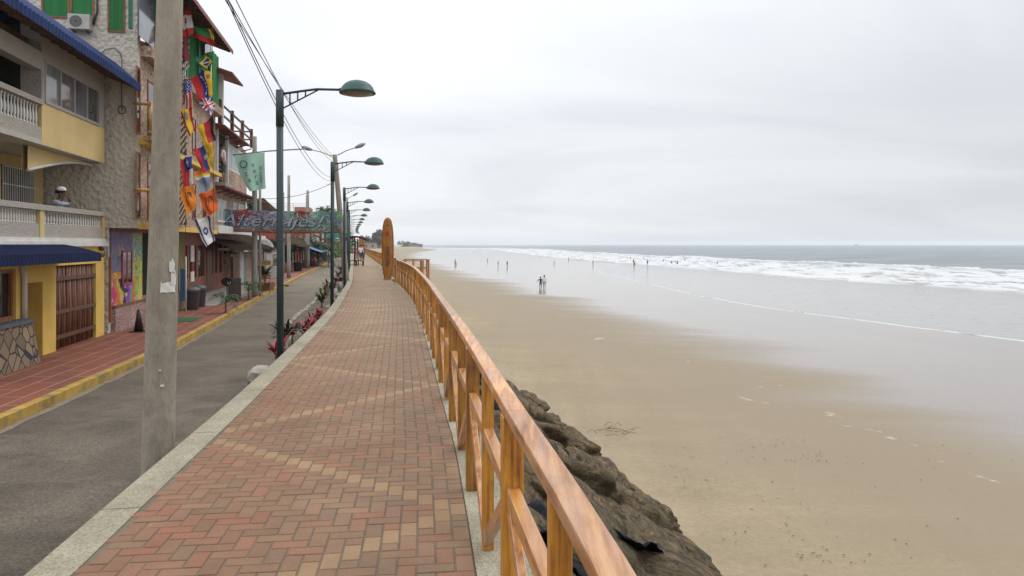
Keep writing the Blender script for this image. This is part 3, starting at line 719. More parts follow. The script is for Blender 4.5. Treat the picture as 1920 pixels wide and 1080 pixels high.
def build_fence(ylist, yend, label, org_y, far=False):
    o = pnt(fpath, org_y, 0, 0)
    t = thing('wooden_fence', label, 'fence', o, 0)
    ocnt = {'post':0, 'baluster':0, 'brace':0}; extra = {k: MB() for k in ocnt}
    def piece(name, mb, p, mt, bevel=.006):
        ocnt[name] += 1
        if ocnt[name] > 98:
            extra[name].add([Vector(v)+p for v in mb.v], mb.f, 0); return
        ob = mb.build(name, mt, t, bevel=0 if far else bevel); ob.location = p-o
    pts = ylist
    for i, y in enumerate(pts):
        j = rnd.uniform(-.012, .012)
        p = pnt(fpath, y, 0, 0); d = dirat(fpath, y)
        piece('post', post_bm(p, d, .095, 0, 1.035), p, M['fence'])
        if i+1 >= len(pts): break
        yn = pts[i+1]; ym = (y+yn)/2; pm = pnt(fpath, ym, 0, 0); dm = dirat(fpath, ym)
        piece('baluster', post_bm(pm, dm, .068, 0, 1.035), pm, M['fence'])
        a = pnt(fpath, y+.05, -.01, .64); b = pnt(fpath, ym-.04, -.012, .07)
        mb = MB(); mb.bar((0,0,0), b-a, .04, .075); piece('brace', mb, a, M['fencey'])
        a = pnt(fpath, yn-.05, -.01, .64); b = pnt(fpath, ym+.04, -.012, .07)
        mb = MB(); mb.bar((0,0,0), b-a, .04, .075); piece('brace', mb, a, M['fencey'])
    for k, mb in extra.items():
        if mb.v:
            ob = mb.build(k, M['fence'], t, org=tuple(o)); ob['kind'] = 'stuff'
    # middle rails bay by bay, sitting just proud of the balusters
    r = rail_strip(fpath, pts[0], pts[-1], .645, .72, .06); r.build('middle_rail', M['fencey'], t, org=tuple(o), bevel=0 if far else .006)
    y = pts[0]-.1; k = 0
    while y < pts[-1]:
        yn = min(pts[-1]+.08, y+4.2)
        if pts[-1]+.08-yn < 1: yn = pts[-1]+.08
        r = rail_strip(fpath, y+.002, yn-.002, 1.036+.001*(k%2), 1.090, .086)
        r.build('top_rail', M['fencetop'], t, org=tuple(o), bevel=0 if far else .008); y = yn; k += 1
    return t
near_posts = [-.9, 1.22, 3.35, 5.48, 7.62, 9.75, 11.8, 13.9, 16, 18.1, 20.2, 22.3, 24.4, 26.5, 28.5, 30.5, 32.5, 34.5]
build_fence(near_posts, 34.5, 'near varnished wooden fence curving along the sea side of the brick promenade', 3.35)
farp = [39+2.1*i for i in range(61)]
build_fence(farp, farp[-1], 'distant varnished wooden fence running on behind the tall surfboard', 39, True)

# landing with small railing beside the gap, stairs to the beach
c0 = pnt(fpath, 36.7, 0, 0)
t = thing('stair_landing', 'small concrete landing with beach steps behind the end of the near fence', 'stairs', c0, 0)
m = MB(); m.box(.15,-1.7,-.18,1.5,1.7,.0); m.build('platform', M['conc_grey'], t)
m = MB(); m.box(.3,-1.5,-3.6,.6,-1.2,-.181); m.box(.3,1.2,-3.6,.6,1.5,-.181); m.build('support', M['conc_grey'], t)
m = MB()
for i in range(17):
    m.box(.2, 1.72+.28*i, -.18*(i+1)-.12, 1.4, 1.72+.28*i+.30, -.18*(i+1))
m.build('steps', M['conc_grey'], t)
for yy in (-1.6, 1.6):
    rt = thing('landing_railing', ('near' if yy < 0 else 'far')+' short wooden railing on the landing by the gap in the fence', 'railing', c0+Vector((.2,yy,0)), 0, 'railings of the beach landing')
    for xx in (0,.42,.84,1.2):
        m = MB(); m.box(xx-.045,-.045,.002,xx+.045,.045,1.0); m.build('post', M['fence'], rt)
    m = MB(); m.box(-.06,-.06,1.001,1.27,.06,1.05); m.build('top_rail', M['fencetop'], rt)
    m = MB(); m.box(-.04,-.07,.55,1.24,-.046,.62); m.build('middle_rail', M['fencey'], rt)
c1 = c0+Vector((1.4,0,0))
rt = thing('landing_railing', 'seaward wooden railing on the outer edge of the landing by the gap in the fence', 'railing', c1, 0, 'railings of the beach landing')
for yy in (-1.35,-.95,-.8,.8,.95,1.35):
    m = MB(); m.box(-.045,yy-.045,.002,.045,yy+.045,1.0); m.build('post', M['fence'], rt)
m = MB(); m.box(-.06,-1.4,1.001,.06,-.7,1.05); m.box(-.06,.7,1.001,.06,1.4,1.05); m.build('top_rail', M['fencetop'], rt)

# ------------------------------------------------------------------ text
def text_mesh(name, body, size, depth, mt, parent, mtx, shear=0, align='CENTER', space=1.0):
    cu = bpy.data.curves.new(name, 'FONT'); cu.body = body; cu.size = size; cu.extrude = depth; cu.shear = shear
    cu.align_x = align; cu.align_y = 'CENTER'; cu.resolution_u = 3; cu.space_line = space
    tmp = bpy.data.objects.new(name, cu); COL.objects.link(tmp)
    bpy.context.view_layer.update()
    dg = bpy.context.evaluated_depsgraph_get()
    me = bpy.data.meshes.new_from_object(tmp.evaluated_get(dg))
    bpy.data.objects.remove(tmp); bpy.data.curves.remove(cu)
    me.transform(mtx); me.materials.clear(); me.materials.append(mt)
    o = bpy.data.objects.new(name, me); COL.objects.link(o); o.parent = parent
    return o
RX = Matrix.Rotation(math.pi/2, 4, 'X')   # text standing up, facing -Y

# ------------------------------------------------------------------ surfboard monument
def surfboard(loc, H, W, label, detail=True):
    t = thing('surfboard_monument', label, 'surfboard', loc, 0, 'surfboard monuments on the promenade')
    prof = [(0,.26),(.03,.30),(.12,.40),(.25,.475),(.42,.5),(.6,.5),(.75,.465),(.85,.415),(.92,.345),(.96,.27),(.985,.17),(.997,.07),(1,.0)]
    n = 12; vs = []; T = .12
    m = MB()
    def outline(i, z): pass
    rows = []
    for zf, hw in prof:
        hw2 = max(hw*W, .004); row = []
        for j in range(n):
            a = 2*math.pi*j/n
            x = hw2*math.copysign(abs(math.cos(a))**.75, math.cos(a)); y = T/2*math.copysign(abs(math.sin(a))**.6, math.sin(a))*(min(1,hw/.2))
            row.append((x, y, zf*H))
        rows.append(row)
    vs = [p for r in rows for p in r]; fs = []
    for i in range(len(rows)-1):
        for j in range(n): fs.append((i*n+j, i*n+(j+1)%n, (i+1)*n+(j+1)%n, (i+1)*n+j))
    m.add(vs, fs, 0, True); m.add(rows[0], [tuple(range(n))[::-1]], 0)
    m.build('board', M['boardwood'], t)
    if detail:
        # dark rim inlay and marks on the street face
        for s in (-1, 1):
            m = MB()
            pts = [(s*(hw*W-.03), -T/2-.002+.018*(1 if hw < .35 else 0), zf*H) for zf, hw in prof if .03 <= zf <= .96]
            for a, b in zip(pts[:-1], pts[1:]): m.bar(a, b, .02, .012, up=(0,1,0))
            m.build('rim_stripe', M['redwood'], t)
        m = MB(); m.box(-.012,-T/2-.006,.25,.012,-T/2+.002,H*.93); m.build('stringer', M['redwood'], t)
        m = MB(); m.box(-.085,-T/2-.010,H*.70,.085,-T/2-.001,H*.765); m.build('red_badge', flat('red_badge', (.42,.03,.02), .5), t)
        m = MB(); m.box(-.085,-T/2-.010,H*.855,.085,-T/2-.001,H*.868); m.box(-.03,-T/2-.010,H*.868,.03,-T/2-.001,H*.885); m.build('carved_mark', M['darkwood'], t)
        mx = Matrix.Translation((.02,-T/2-.008,H*.375)) @ RX @ Matrix.Rotation(math.pi/2, 4, 'Z') @ Matrix.Diagonal((.56,1,1,1))
        text_mesh('carved_lettering', 'MONTAÑITA', .30, .006, M['iron'], t, mx)
    m = MB(); m.box(-W*.32,-.16,-.01,W*.32,.16,.03); m.build('base_plate', M['conc_grey'], t)
    return t
M['boardwood'] = wood('board_wood', (.32,.125,.010), (.40,.165,.016), (.19,.065,.008), 'z', .4, .4)
sb = atpx(727, 525, 37.6); surfboard((sb.x, 37.6, .012), 3.15, .62, 'tall upright wooden surfboard monument with carved lettering beside the fence gap')
sb = atpx(675, 480, 92); surfboard((sb.x+.2, 92, .012), 2.9, .8, 'far smaller-looking surfboard monument beyond the bench canopy', False)

# ------------------------------------------------------------------ street lamps on the kerb
def make_lamp():
    t = thing('street_lamp', '', 'street lamp', (0,0,0), 0, 'green dome street lamps along the promenade kerb')
    m = MB(); m.tube([(0,0,0),(0,0,5.12)], .058, 12); m.tube([(0,0,4.55),(0,0,5.16)], .066, 12); m.build('pole', M['polegreen'], t)
    m = MB(); m.box(-.14,-.14,0,.14,.14,.02); m.build('base_plate', M['polegreen'], t)
    m = MB(); m.tube([(.05,0,5.10),(.45,0,5.155),(.62,0,5.175),(.80,0,5.17),(1.02,0,5.165)], .021, 8)
    m.tube([(.06,0,4.86),(.66,0,5.17)], .013, 6)
    for x in (.17,.30,.43): m.tube([(x,0,4.86+(x-.06)*.517),(x,0,5.10+(x-.05)*.137)], .013, 6)
    m.build('bracket_arm', M['polegreen'], t)
    hd = MB(); c = (1.30,0,0)
    hd.lathe([(.30,5.10),(.305,5.115),(.285,5.14),(.26,5.20),(.215,5.255),(.15,5.295),(.07,5.318),(.001,5.322)], 24, c)
    hd.tube([(1.0,0,5.165),(1.06,0,5.16)], .035, 8)
    hd = hd.build('lamp_shade', M['lampgreen'], t)
    l = MB(); l.lathe([(.001,5.055),(.12,5.062),(.22,5.08),(.265,5.108)], 24, c); l = l.build('lens', M['lamplens'], hd)
    return t
lamp0 = make_lamp()
LY = [12.45, 23.35, 33.9, 45.2, 56, 67, 77.5, 88, 98.5, 109, 119.5, 130, 140.5, 151, 161.5, 172]
ordn = ['nearest', 'second', 'third', 'fourth', 'fifth', 'sixth', 'seventh', 'eighth', 'ninth', 'tenth', 'eleventh', 'twelfth', 'thirteenth', 'fourteenth', 'fifteenth', 'farthest']
for i, y in enumerate(LY):
    o = lamp0 if i == 0 else copy_tree(lamp0)
    o.location = (outer(y)-.085, y+.05, -.78); o.rotation_euler = (0, rnd.uniform(-.004,.004), rnd.uniform(-.03,.03) if i else 0)
    o['label'] = {0:'nearest green dome street lamp, standing against the promenade kerb'}.get(i, '%s green dome street lamp along the promenade kerb counting from the camera' % ordn[i]) if i < 15 else 'farthest green dome street lamp at the distant end of the promenade kerb'

# ------------------------------------------------------------------ concrete pole close to camera
t = thing('utility_pole', 'thick grey concrete utility pole with torn paper notices, closest to the camera', 'utility pole', (-3.285,6.85,-.8), 0)
m = MB(); k = 14
m.tube([(.02+.18*(i/k), 0, 6.9*i/k) for i in range(k+1)], [.147-.050*i/k for i in range(k+1)], 20)
pb = m.build('pole_shaft', M['conc'], t)
def polept(z, ang, r=.004):
    f = (z+.8)/6.9; R_ = .147-.050*f+r; return Vector((.02+.18*f+R_*math.cos(ang), R_*math.sin(ang), z+.8))
m = MB()
def notice(z0, z1, a0, a1, r, jag, seed):
    rr = random.Random(seed)
    js = [rr.uniform(0, jag) for _ in range(9)]
    m.grid(lambda u, v: polept(z0+js[int(u*8)]*(1-v)*.3+(z1-z0-js[int((1-u)*8)]*1.0)*v, a0+(a1-a0)*u, r+.004*math.sin(u*9+v*7)), 8, 4, 0)
notice(1.36, 1.47, -1.25, -.25, .006, .03, 1); notice(1.43, 1.57, -.62, -.2, .008, .05, 2); notice(1.54, 1.68, -.75, -.35, .008, .06, 6)
m.build('torn_notice', mat('notice_paper', (.70,.69,.66), (.58,.57,.54), 8, .8), t)
m = MB()
for z, a, r in ((.52,-1.0,.014),(.66,-1.15,.009)):
    p = polept(z, a, 0); m.lathe([(r,-r),(r*1.4,0),(r,r)], 8, tuple(p))
m.build('cement_blob', M['whitestone'] if 'whitestone' in M else M['soffit'], t)
m = MB()
for z in (5.55, 5.85): m.lathe([(.101,0),(.107,.015),(.107,.05),(.101,.06)], 18, (.02+.18*((z+.8)/6.9)-.003, 0, z+.8))
m.bar((-.55,0,6.72),(.75,0,6.72),.08,.08); m.build('crossarm', M['galv'], t)

# ------------------------------------------------------------------ cordage
def cable(name, a, b, sag, r, mt, label, cat='cable', group=None, n=24):
    a = Vector(a); b = Vector(b); m = MB()
    pts = [a.lerp(b, i/n)-Vector((0,0,sag*4*(i/n)*(1-i/n))) for i in range(n+1)]
    m.tube([p-a for p in pts], r, 5); o = m.build(name, mt); o.location = a
    return tag(o, label, cat, group)

# ------------------------------------------------------------------ other poles
def util_pole(px, pyb, pyt, H, wpx, label, lean=0, mtn='conc_grey', zb=WALKZ, D=None, double=False):
    D = D or (EYE-zb)*F0/(pyb-HY); p = Vector(((px-CX)*D/F0, D, zb)); zt = EYE+(HY-pyt)*D/F0; r = wpx*D/F0/2
    t = thing('utility_pole', label, 'utility pole', p, 0)
    m = MB(); h = zt-zb; m.tube([(lean*i/8, 0, h*i/8) for i in range(9)], [r*(1.1-.35*i/8) for i in range(9)], 10); m.build('pole_shaft', M[mtn], t)
    return t, p, zt
def cobra(t, x0, z0, x1, z1, hl=.55):
    m = MB(); pts = [(x0,0,z0),(x0+(x1-x0)*.5,0,z0+(z1-z0)*.62),(x1,0,z1)]; m.tube(pts, .025, 6); m.build('lamp_arm', M['galv'], t)
    d = Vector((x1-x0,0,z1-z0)).normalized()
    h = MB(); p = Vector((x1,0,z1)); rr = [.05,.09,.11,.09,.03]
    h.tube([p+d*hl*i/4 for i in range(5)], rr, 10); h.build('lamp_head', M['galv'], t)

t1, p1, zt1 = util_pole(477.5, 556, 256, 0, 10.5, 'white-grey concrete pole holding the green banner in front of the shops')
m = MB(); m.tube([(.22,0.1,0),(.22,.1,5.0)], .06, 8); m.build('side_pipe', M['conc_grey'], t1)
D1 = p1.y; za = EYE+(HY-289)*D1/F0+.65; 
A = atpx(437, 291, D1)-p1; B = atpx(572, 279, D1)-p1
m = MB(); m.tube([A, (A+B)/2+Vector((0,0,.05)), B], .035, 7); m.build('flag_boom', M['galv'], t1)
t2, p2, zt2 = util_pole(541.5, 521, 329, 0, 6.5, 'slim grey pole on the red pavement in the middle of the street side')
t3, p3, zt3 = util_pole(577, 503, 357, 0, 6.5, 'pale pole beside the market stall with the blue awning')
t4, p4, zt4 = util_pole(651, 528, 290, 0, 11, 'leaning weathered concrete pole carrying two curved lamp arms', lean=-.62, mtn='conc', zb=-.5, D=37)
zz = zt4-p4.z
lo = lambda px, py: atpx(px, py, 37)-p4
a = lo(623,293); b = lo(585,281); cobra(t4, a.x, a.z, b.x, b.z)
a = lo(633,291); b = lo(666,277); cobra(t4, a.x, a.z, b.x, b.z)
t5, p5, zt5 = util_pole(650.5, 505, 370, 0, 5, 'second lamp-bearing pole farther along the planted kerb', zb=-.5, D=70)
lo = lambda px, py: atpx(px, py, 70)-p5
a = lo(651,374); b = lo(662,367); cobra(t5, a.x, a.z, b.x, b.z)
for i, (px, py, top, w, lb) in enumerate([(532,512,361,3,'thin dark pole behind the nearest street lamp by the roof terrace'),(574.6,500,366,3,'thin dark post at the right end of the roof terrace rail'),(655,482,420,3,'distant thin pole beside the promenade lamps'),(610,480,415,2,'distant thin pole near the end of the street')]):
    util_pole(px, py, top, 0, w, lb, zb=WALKZ)

# power cables from the near pole over the road
pole_top = Vector((-3.285, 6.85, 0))
ends = [(628,296),(628,300),(627,304),(626,332),(627,338)]
starts = [(-.50,5.95),(-.36,5.95),(-.15,5.95),(.10,5.35),(.0,5.6)]
for i, ((px, py), (dx, z)) in enumerate(zip(ends, starts)):
    e = atpx(px, py, 37); s_ = pole_top+Vector((dx, 0, z))
    cable('power_cable', s_, e, .35+.16*i, .008, M['black'], 'thin black power cable running from the near concrete pole to the leaning pole', group='power cables over the street')
cable('power_cable', atpx(612,345,60), atpx(626,338,37), .1, .012, M['black'], 'short slack black cable just left of the leaning pole')
cable('power_cable', atpx(484,372,36), atpx(622,344,37.2), .25, .012, M['black'], 'long low black cable crossing from the white pole to the leaning pole')

# ------------------------------------------------------------------ planting bed
strip('planting_bed', lambda y: outer(y)-.45-.15*math.sin(y*1.3), lambda y: outer(y)-.003, 12.6, 20.6, -.55, M['soil'], zb=-.40, thick=.3)
strip('planting_bed', lambda y: outer(y)-1.25+.12*noise.noise(Vector((y*.7,1,0))), lambda y: outer(y)-.003, 20.9, 110, -.52, M['soil'], zb=-.32, thick=.35)
def stone_mb(sx, sy, sz, seed, sub=3, rough=.28, fr=1.6, cut=True, cutk=.6, fine=0):
    import bmesh
    bm = bmesh.new(); bmesh.ops.create_icosphere(bm, subdivisions=sub, radius=1)
    for v in bm.verts:
        d = v.co.normalized()
        q = 1+rough*noise.fractal(d*fr+Vector((seed*7.3,seed*1.7,0)), 1, 2, 4)
        if cut:
            if fine: q += fine*(1-abs(noise.fractal(Vector((d.x*sx*7, d.y*sy*2.2, d.z*sz*11))+Vector((seed,0,0)), 1, 2.1, 5))*2.2)
        # flatten into blocky facets
            for ax in range(3):
                lim = .72+.1*noise.noise(Vector((seed*3.1+ax, 2, 1)))
                if abs(d[ax]) > lim: q *= 1-(abs(d[ax])-lim)*cutk
        v.co = Vector((d.x*sx*q, d.y*sy*q, d.z*sz*q))
    m = MB(); vs = [tuple(v.co) for v in bm.verts]; m.add(vs, [tuple(x.index for x in f.verts) for f in bm.faces], 0, sub > 2); bm.free(); return m
k = 0
edge_stones = []
y = 21.0
M['whitestone'] = mat('whitewashed_stone', (.40,.37,.32), (.27,.25,.21), 3, .9, .4, 20, dirt=.4)
while y < 62:
    l = rnd.uniform(.35,.6); off = -1.22+rnd.uniform(-.08,.06)
    o = stone_mb(.13, l/2, .16, k, 2, .12).build('edge_stone', M['whitestone'] if k % 3 != 1 else M['stone'])
    o.location = (outer(y)+off, y, -.60); o.rotation_euler = (0,0,math.atan(.2)+rnd.uniform(-.1,.1))
    lb = 'first whitewashed stone at the near end of the long planting bed' if k == 0 else ('whitewashed stone edging the long planting bed beside the road' if k % 3 != 1 else 'bare grey stone edging the long planting bed beside the road')
    tag(o, lb, 'stone', 'edging stones of the planting bed'); y += l+rnd.uniform(.05,.25); k += 1
    if k > 60: break
bedst = [(489,702,.22,.36,'large pale stone at the near end of the planting strip, against the kerb'),(549,640,.12,.14,'white round stone under the purple leaved plant'),(560,632,.11,.12,'small white stone behind the purple leaved plant'),(640,556,.2,.3,'pale block in the bed behind the second street lamp'),(618,580,.16,.2,'grey block in the bed beside the second street lamp'),(628,566,.16,.22,'brownish block in the bed just behind the second street lamp')]
for i, (px, py, a, b, lb) in enumerate(bedst):
    D = (EYE+.42)*F0/(py-HY); p = Vector(((px-CX)*D/F0, D, -.44)); p.x = min(p.x, outer(D)-.32)
    o = stone_mb(a, b, .2, i+90, 2, .15).build('bed_stone', M['whitestone'] if i in (0,1,2,3) else M['stone']); o.location = p; tag(o, lb, 'stone')

# ------------------------------------------------------------------ plants
def blade(m, base, az, ln, w, arch, lift, k=0, n=4):
    d = Vector((math.cos(az), math.sin(az), 0)); sd = Vector((-d.y, d.x, 0)); vs = []
    for i in range(n+1):
        t = i/n; r = ln*math.sin(t*arch)/arch; z = ln*lift*(math.sin(t*arch*.5+.0)) - ln*.55*t*t*arch*.6
        z = ln*(lift*t-(arch*.5)*t*t)
        ww = w*(math.sin(math.pi*(t*.85+.12)))*.5+.002
        c = Vector(base)+d*ln*t*(1-.18*t*arch)+Vector((0,0,z)); vs += [c-sd*ww, c+sd*ww+Vector((0,0,.2*ww))]
    m.add(vs, [(2*i, 2*i+1, 2*i+3, 2*i+2) for i in range(n)], k, True)

def rosette(name, loc, mats, n, ln, w, label, cat='plant', group=None, seed=0, h=0, arch=1.3, lift=1.0):
    r = random.Random(seed); t = thing(name, label, cat, loc, r.uniform(0,6), group)
    m = MB()
    for i in range(n):
        f = i/n; blade(m, (r.uniform(-.04,.04), r.uniform(-.04,.04), h+r.uniform(0,.2)*ln), r.uniform(0,2*math.pi), ln*r.uniform(.65,1.05), w, arch*r.uniform(.7,1.1), lift*r.uniform(.6,1.6), r.randrange(len(mats)))
    m.build('leaves', mats, t)
    if h > .02:
        m = MB(); m.tube([(0,0,-.05),(.01,0,h*.5),(0,0,h+.05)], [.035,.025,.02], 6); m.build('stem', M['bark'], t)
    return t
def bedp(px, py, z=-.42):
    D = (EYE-z)*F0/(py-HY); return Vector(((px-CX)*D/F0, D, z))
LR, LP, LG, LD = M['leafred'], M['leafpurple'], M['leaf'], M['leafdark']
def bedat(y, off, z=-.40): return Vector((outer(y)-off, y, z))
rosette('red_plant', bedat(13.3,.28), [LR], 26, .34, .06, 'small bright red leaved plant beside the foot of the nearest lamp', seed=1, h=.22)
rosette('purple_plant', bedat(14.6,.34), [LP,LD,LP], 44, .50, .055, 'dark purple strap leaved plant between two red ones against the kerb', seed=2, h=.32, arch=1.7)
rosette('purple_plant', bedat(15.5,.30), [LP,LR,LD], 34, .42, .05, 'darker purple plant tinged red, just behind the first purple plant', seed=12, h=.30, arch=1.7)
for i, (y, off) in enumerate([(16.6,.22),(17.3,.3),(18.0,.2),(18.8,.3),(19.6,.22),(20.4,.25)]):
    rosette('red_plant', bedat(y,off), [LR,LR,LP], 46, .25, .035, 'bright red leaved plant in the red row before the second street lamp', group='red plants in the planting strip', seed=20+i, h=.22)
k = 0
y = 26
while y < 96:
    red = rnd.random() < .55
    rosette('red_plant' if red else 'green_plant', bedat(y, rnd.uniform(.25,.9)), [LR,LP] if red else [LG,LD], 34, rnd.uniform(.35,.55), .07, ('red leaved' if red else 'green leaved')+' plant in the long planting bed behind the second street lamp', group=('red' if red else 'green')+' plants of the long planting bed', seed=100+k, h=rnd.uniform(.05,.22))
    y += rnd.uniform(1.6, 3.4); k += 1

def palm(name, loc, H, n, ln, label, group=None, seed=0, lean=0, mats=None, tr=.08, up=1.0):
    r = random.Random(seed); t = thing(name, label, 'palm', loc, 0, group); mats = mats or [LG, LD]
    m = MB(); m.tube([(lean*(i/6)**2, 0, H*i/6) for i in range(7)], [tr*(1.15-.4*i/6) for i in range(7)], 8); m.build('trunk', M['bark'], t)
    m = MB(); top = Vector((lean, 0, H))
    for i in range(n):
        az = 2*math.pi*i/n+r.uniform(-.25,.25); el = r.uniform(-.1,1.1)*up; L_ = ln*r.uniform(.8,1.1); d = Vector((math.cos(az), math.sin(az), 0)); sd = Vector((-d.y,d.x,0))
        pts = []
        for j in range(9):
            q = j/8; pts.append(top+d*L_*q*(math.cos(el)*(1-.15*q)+.1)+Vector((0,0,L_*(math.sin(el)*q-(.55+.2*r.random())*q*q))))
        for j in range(1, 9):
            p = pts[j]; s = L_*.26*math.sin(math.pi*(j/9*.85+.12)); dd = (pts[j]-pts[j-1]).normalized()
            for sg in (-1,1):
                for q2 in (0,.5):
                    b0 = p-dd*L_/8*q2; tip = b0+sd*sg*s*.9+dd*s*.55-Vector((0,0,s*.35*r.uniform(.3,1.5)))
                    w = dd*L_*.028; m.add([b0-w, b0+w, tip+w*.15, tip-w*.15], [(0,1,2,3)], r.randrange(len(mats)))
        m.tube(pts, [.018*ln*(1-.8*j/8) for j in range(9)], 4, 0)
    m.build('crown', mats, t); return t

def crown_tree(name, loc, H, R_, label, group=None, seed=0, mats=None, n=900, cat='tree', leaf=.25, trunk=True, zs=.7):
    r = random.Random(seed); t = thing(name, label, cat, loc, r.uniform(0,6), group); mats = mats or [LG, LD, LD]
    if trunk:
        m = MB(); m.tube([(0,0,0),(.04*R_,0,H*.35),(0,.05*R_,H*.7)], [R_*.09,R_*.07,R_*.03], 7)
        for i in range(5):
            a = r.uniform(0,6.3); m.tube([(0,0,H*.35),(math.cos(a)*R_*.5,math.sin(a)*R_*.5,H*r.uniform(.6,.85))], [R_*.05,R_*.015], 5)
        m.build('trunk', M['bark'], t)
    m = MB(); cl = []
    for i in range(14):
        a = r.uniform(0,6.3); q = math.sqrt(r.random())*R_*.75; cl.append((Vector((math.cos(a)*q, math.sin(a)*q, H-R_*zs+r.uniform(-.8,.7)*R_*zs)), R_*r.uniform(.25,.45)))
    for i in range(n):
        c, cr = cl[r.randrange(14)]; d = Vector((r.gauss(0,1), r.gauss(0,1), r.gauss(0,.8))); d.normalize()
        p = c+d*cr*r.uniform(.6,1.1); u = Vector((r.gauss(0,1), r.gauss(0,1), r.gauss(0,1))).normalized(); v = u.cross(d)
        if v.length < .01: continue
        v.normalize(); s = leaf*r.uniform(.6,1.3)
        m.add([p-u*s*.5, p+v*s*.32, p+u*s*.5, p-v*s*.32], [(0,1,2,3)], r.randrange(len(mats)))
    m.build('crown', mats, t); return t

# ------------------------------------------------------------------ riprap below the fence
def slope():
    m = MB(); ys = ysamples(-1, 60, .35, 1.01)
    ws = frange(.36, 4.1, .34)
    v = []; f = []
    for y in ys:
        sc = 1 if y < 24.5 else max(.55, 1-(y-24.5)/9)
        for w in ws:
            z = -.25-(w-.36)/3.7*3.15+.22*fbm(w*1.1, y*1.1, 4, 5)-(0 if y < 14 else min(.7,(y-14)*.09))
            v.append((fpath(y)+.1+w*sc, y, z))
    n = len(ws)
    for i in range(len(ys)-1):
        for j in range(n-1): a = i*n+j; f.append((a,a+1,a+n+1,a+n))
    m.add(v, f, 0, True); o = m.build('embankment', M['rock']); o['kind'] = 'structure'
slope()
def rock(p, s, rot, seed, label, group=None, sub=4):
    o = stone_mb(s[0], s[1], s[2], seed, sub, .30, 1.5, True, .45, .07).build('boulder', M['rock']); o.location = p; o.rotation_euler = rot
    return tag(o, label, 'boulder', group)
def rp(px, py, z):
    D = (EYE-z)*F0/(py-HY); return Vector(((px-CX)*D/F0, D, z))
big = [(1212,1045,-2.95,(.62,1.35,.55),(.15,.35,.62),'largest brown boulder at the lower right foot of the rock slope'),
 (1155,955,-2.95,(.60,1.25,.50),(.1,.35,.6),'long brown boulder just above the largest one, pointing to the sand'),
 (1070,845,-3.0,(.45,.95,.42),(.1,.2,.55),'dark rounded boulder sticking out onto the sand'),
 (1020,800,-2.9,(.45,.8,.38),(.1,.2,.5),'smaller dark boulder immediately beyond the rounded one on the sand'),
 (990,762,-2.95,(.4,.8,.36),(.1,.2,.4),'farthest boulder showing beyond the top rail'),
 (1100,985,-2.2,(.75,1.2,.45),(.25,.42,.5),'flat olive brown boulder in the middle of the rock slope'),
 (1040,885,-2.3,(.55,1.1,.42),(.2,.4,.5),'ridged brown boulder against the top rail'),
 (1040,1060,-1.5,(.7,1.2,.4),(.2,.5,.4),'brown boulder seen through the near fence bay'),
 (1190,1090,-2.4,(.8,1.3,.5),(.25,.42,.5),'brown boulder beside the dark tarpaulin at the bottom edge')]
for i, (px, py, z, s, rot, lb) in enumerate(big): rock(rp(px,py,z), (s[0]*1.12,s[1]*1.12,s[2]), rot, i+1, lb, None, 5)
k = 20
for row, (w, z) in enumerate([(3.9,-3.05),(3.0,-2.45),(2.1,-1.75),(1.2,-1.05),(.7,-.6)]):
    y = 2.2+row*.4
    while y < (40 if row == 0 else 25):
        sz = rnd.uniform(.42,.7)*(1.0 if row < 3 else .75)
        ww = w*(1 if y < 22 else max(.45,1-(y-22)/8)); z_ = z-(0 if y < 14 else min(.7,(y-14)*.09))
        if not (row == 0 and y < 20):
            rock(Vector((fpath(y)+ww+rnd.uniform(-.2,.2), y, z_+rnd.uniform(-.12,.08))), (sz, sz*rnd.uniform(1.3,2.1), sz*.55), (rnd.uniform(-.3,.3), .45+rnd.uniform(-.2,.2), rnd.uniform(-.2,.9)), k, 'ordinary brown boulder packed in the rock slope below the fence', 'boulders of the rock slope', 3)
        y += rnd.uniform(1.2,2.0)*(1 if y < 26 else 1.6); k += 1

def tarp(c, lx, ly, rot, seed, label):
    m = MB(); r = random.Random(seed)
    def P(u, v):
        x = (u-.5)*lx; y = (v-.5)*ly; q = noise.fractal(Vector((x*2.2+seed, y*1.6, 0)), 1, 2, 4)
        edge = .12*noise.noise(Vector((u*5, v*5, seed)))
        return (x+edge, y+edge, .16*q+.06*abs(math.sin(x*7+q*3)))
    m.grid(P, 26, 34, 0); o = m.build('dark_tarpaulin', M['tarp'], solid=.006); o.location = c; o.rotation_euler = rot
    return tag(o, label, 'tarpaulin', 'dark sheeting laid on the rocks')
tarp(rp(1135,1040,-1.62)+Vector((-.05,0,.22)), .5, 1.7, (-.05,.62,.5), 1, 'crumpled dark blue-black sheeting on the rocks right of the top rail')
tarp(rp(1040,1050,-.62)+Vector((0,.1,.12)), 1.0, 1.5, (0,.55,.3), 2, 'crumpled black sheeting behind the near bay of the fence')
tarp(rp(928,770,-.5)+Vector((-.12,0,.05)), .6, 1.9, (0,.65,.15), 3, 'black sheeting bunched behind the second fence bay')
tarp(rp(893,715,-.4)+Vector((-.15,0,.05)), .6, 1.9, (0,.6,.15), 4, 'black sheeting behind the third fence bay')

